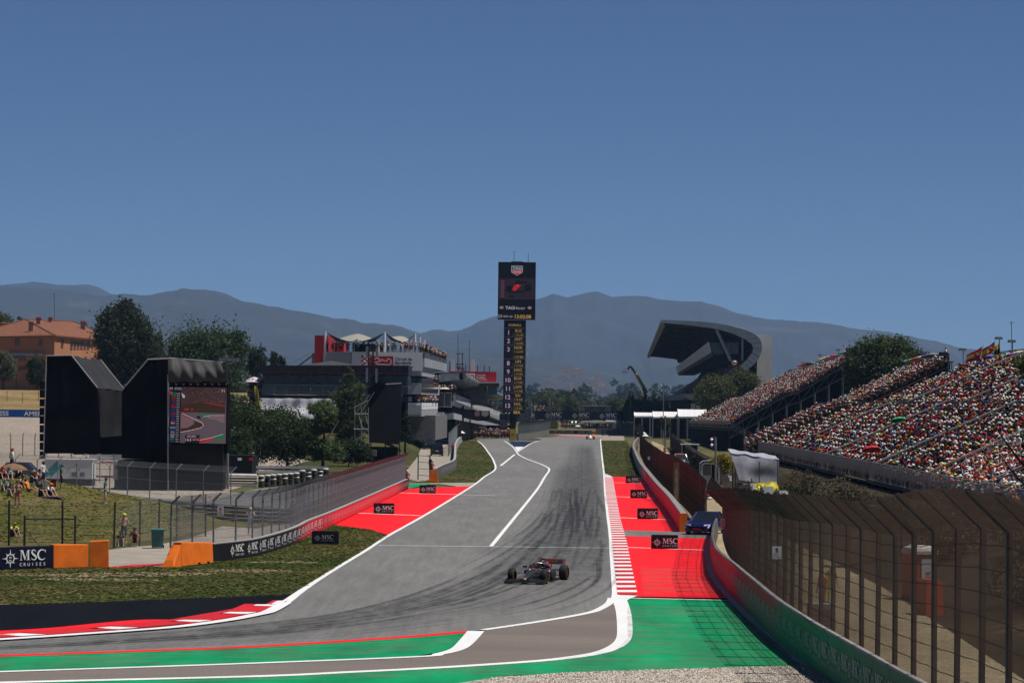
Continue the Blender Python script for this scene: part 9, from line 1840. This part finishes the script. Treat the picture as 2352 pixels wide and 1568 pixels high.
marquee(1558, 1623, 940, 956, 990, 690, 16, 'large white gabled marquee left of the farthest open stand'); marquee(1500, 1560, 945, 957, 988, 700, 14, 'second white marquee joined to the large gabled one'); marquee(1457, 1512, 947, 955, 985, 720, 16, 'leftmost white marquee at the end of the row')
for u, v, d_, w_ in ((1474, 990, 600, 22), (1482, 996, 560, 16)):parasol(u, v, w_, d_, 5, M_palew, 'white parasol behind the far rusty fence, %s'%('left' if u<1480 else 'right'), 0)
def pole(u, vt, vb, d_, label, head):
 p, q=P(u, vt, d_), P(u, vb, d_); rt=thing('mast', label, 'mast', (p.x, d_, 0)); MB().tube([(q.x, d_, 0), p], .10, 6).build('pole', M_galv, rt)
 for dz in head:MB().lathe([(.02, -.16), (.16, 0), (.02, .16)], (p.x-.35, d_-.1, p.z-dz), 'z', 8).build('camera_dome', M_palew, rt); MB().bar((p.x, d_, p.z-dz+.2), (p.x-.4, d_, p.z-dz+.2), .05).build('arm', M_galv, rt)
pole(1523.7, 878, 985, 600, 'tall slim mast with two white domes left of the marquees', (.6, 1.7)); pole(1643.6, 1004, 1122, 255, 'camera pole with white domes beside the rounded cabin', (.2, .7)); pole(1528, 957, 1012, 520, 'bent street lamp below the marquees', (.1, )); pole(1412-0.5+37, 895, 985, 820, 'thin striped pole left of the boom lift', (.1, .8))
# planting on the right
grid_sheet('stand_bank', 14.5, 30, 70, 352, 16, 60, lambda x, y:-.03+2.1*ss(17+5*ss(200, 260, y), 26.5, x), grass_mat('dark_bank', (.018, .016, .008), (.042, .032, .020), (.10, .075, .05), .5, .2, .1))
ptree('pine_tree', 'round pine left of the end wall in front of the covered grandstand', 1646, 862, 948, 712, 112, 9000, .42, (.050, .058, .014), 41, 'round'); ptree('pine_tree', 'taller pine crown on the right in front of the covered grandstand', 1702, 849, 940, 716, 108, 9000, .42, (.048, .055, .013), 42, 'round')
ptree('plane_tree', 'large green tree between the farthest and the middle open stand, left crown', 2000, 772, 925, 491, 130, 13000, .36, (.040, .055, .016), 43, 'round', ragged=.2); ptree('plane_tree', 'large green tree between the farthest and the middle open stand, right crown', 2056, 764, 920, 489, 128, 13000, .36, (.042, .058, .016), 44, 'round', ragged=.2); ptree('plane_tree', 'lower green crown right of the large trees behind the middle stand', 2108, 800, 930, 474, 90, 6500, .34, (.036, .05, .016), 45, 'round', ragged=.2)
ptree('broom_bush', 'yellow flowering broom bush behind the rounded cabin', 1655, 1044, 1090, 300, 66, 3600, .16, (.16, .13, .012), 46, 'round', cat='bush'); ptree('plane_tree', 'leafy branch of a near tree entering at the right edge', 2402, 815, 890, 152, 170, 5200, .12, (.05, .075, .018), 47, 'round')
for k, (u, v, d_, w_, h_, lab) in enumerate(((1528, 985, 560, 26, 30, 'green climbing bush under the marquees'), (1600, 1066, 352, 20, 18, 'small green bush by the glass hut'), (1545, 1040, 470, 14, 14, 'small bush beside the farther red and white tyres'))):ptree('scrub_bush', lab, u, v-h_, v+h_*.3, d_, w_, 1600, .25, (.035, .045, .012), 50+k, 'round', cat='bush', zb=0)
r_=random.Random(4); ordn2='first second third fourth fifth sixth seventh eighth ninth tenth eleventh twelfth thirteenth fourteenth fifteenth sixteenth'.split()
for k in range(16):y=245-9.4*k; x=r_.uniform(20.5, 24.5); zz_=2.1*ss(17+5*ss(200, 260, y), 26.5, x); bl=[(r_.uniform(-1, 1), r_.uniform(-2, 2), r_.uniform(.3, .9), r_.uniform(.7, 1.4), r_.uniform(1.5, 2.4), r_.uniform(.5, 1.0)) for _ in range(5)]; tree('scrub_bush', '%s brown scrub bush, from the far end, under the nearest stand railing'%ordn2[k], (x, y, zz_), 1.6, bl, 1100, .16, r_.choice([(.05, .038, .022), (.035, .035, .015), (.07, .055, .035)]), 150+k, 'scrub under the nearest stand', cat='bush')
fp=Path(smooth_path([Vector((P(u, 1000, d_).x, d_, 0)) for u, d_ in ((1540, 560), (1562, 450), (1600, 350), (1640, 300))], 6)); catch_fence('reed_fence', 'grey brown reed screened fence along the dirt road', fp, 0, 2.4, .3, -1, 3.2, .09, .02, M_rustpost, mat('reed', (.12, .105, .085), .9, var=.3), M_cable, 2, (.1, .1), rect=True)
rt=thing('domed_shelter', 'dark grey domed shelter roof behind the right debris fence', 'shelter', tuple(P(2010, 1200, 150))[:2]+(0, )); q=P(2010, 1172, 150); MB().loft([[(q.x-1.5+.0, q.y+yy, q.z-.35), (q.x-.8, q.y+yy, q.z+.1), (q.x+.2, q.y+yy, q.z+.22), (q.x+1.1, q.y+yy, q.z+.05), (q.x+1.6, q.y+yy, q.z-.4)] for yy in (0, 2.2)], close=False, cap=False).build('roof', mat('shelter_roof', (.09, .10, .10), .6), rt)
for x in (-1.4, 1.4):MB().bar((q.x+x, q.y+.1, q.z-.35), (q.x+x, q.y+.1, .2), .12).build('post', M_darkst, rt)
g=G(1905, 1475); rt=thing('vent_unit', 'white louvred unit standing behind the tall right wall', 'unit', tuple(g)); c_=P(1888, 1420, 101); MB().box((c_.x, 101.5, c_.z-.3), (.9, .7, 1.6)).build('case', M_pale, rt)
for k in range(7):MB().box((c_.x, 101.12, c_.z-.8+.18*k), (.8, .05, .08)).build('louvre', M_concd, rt)
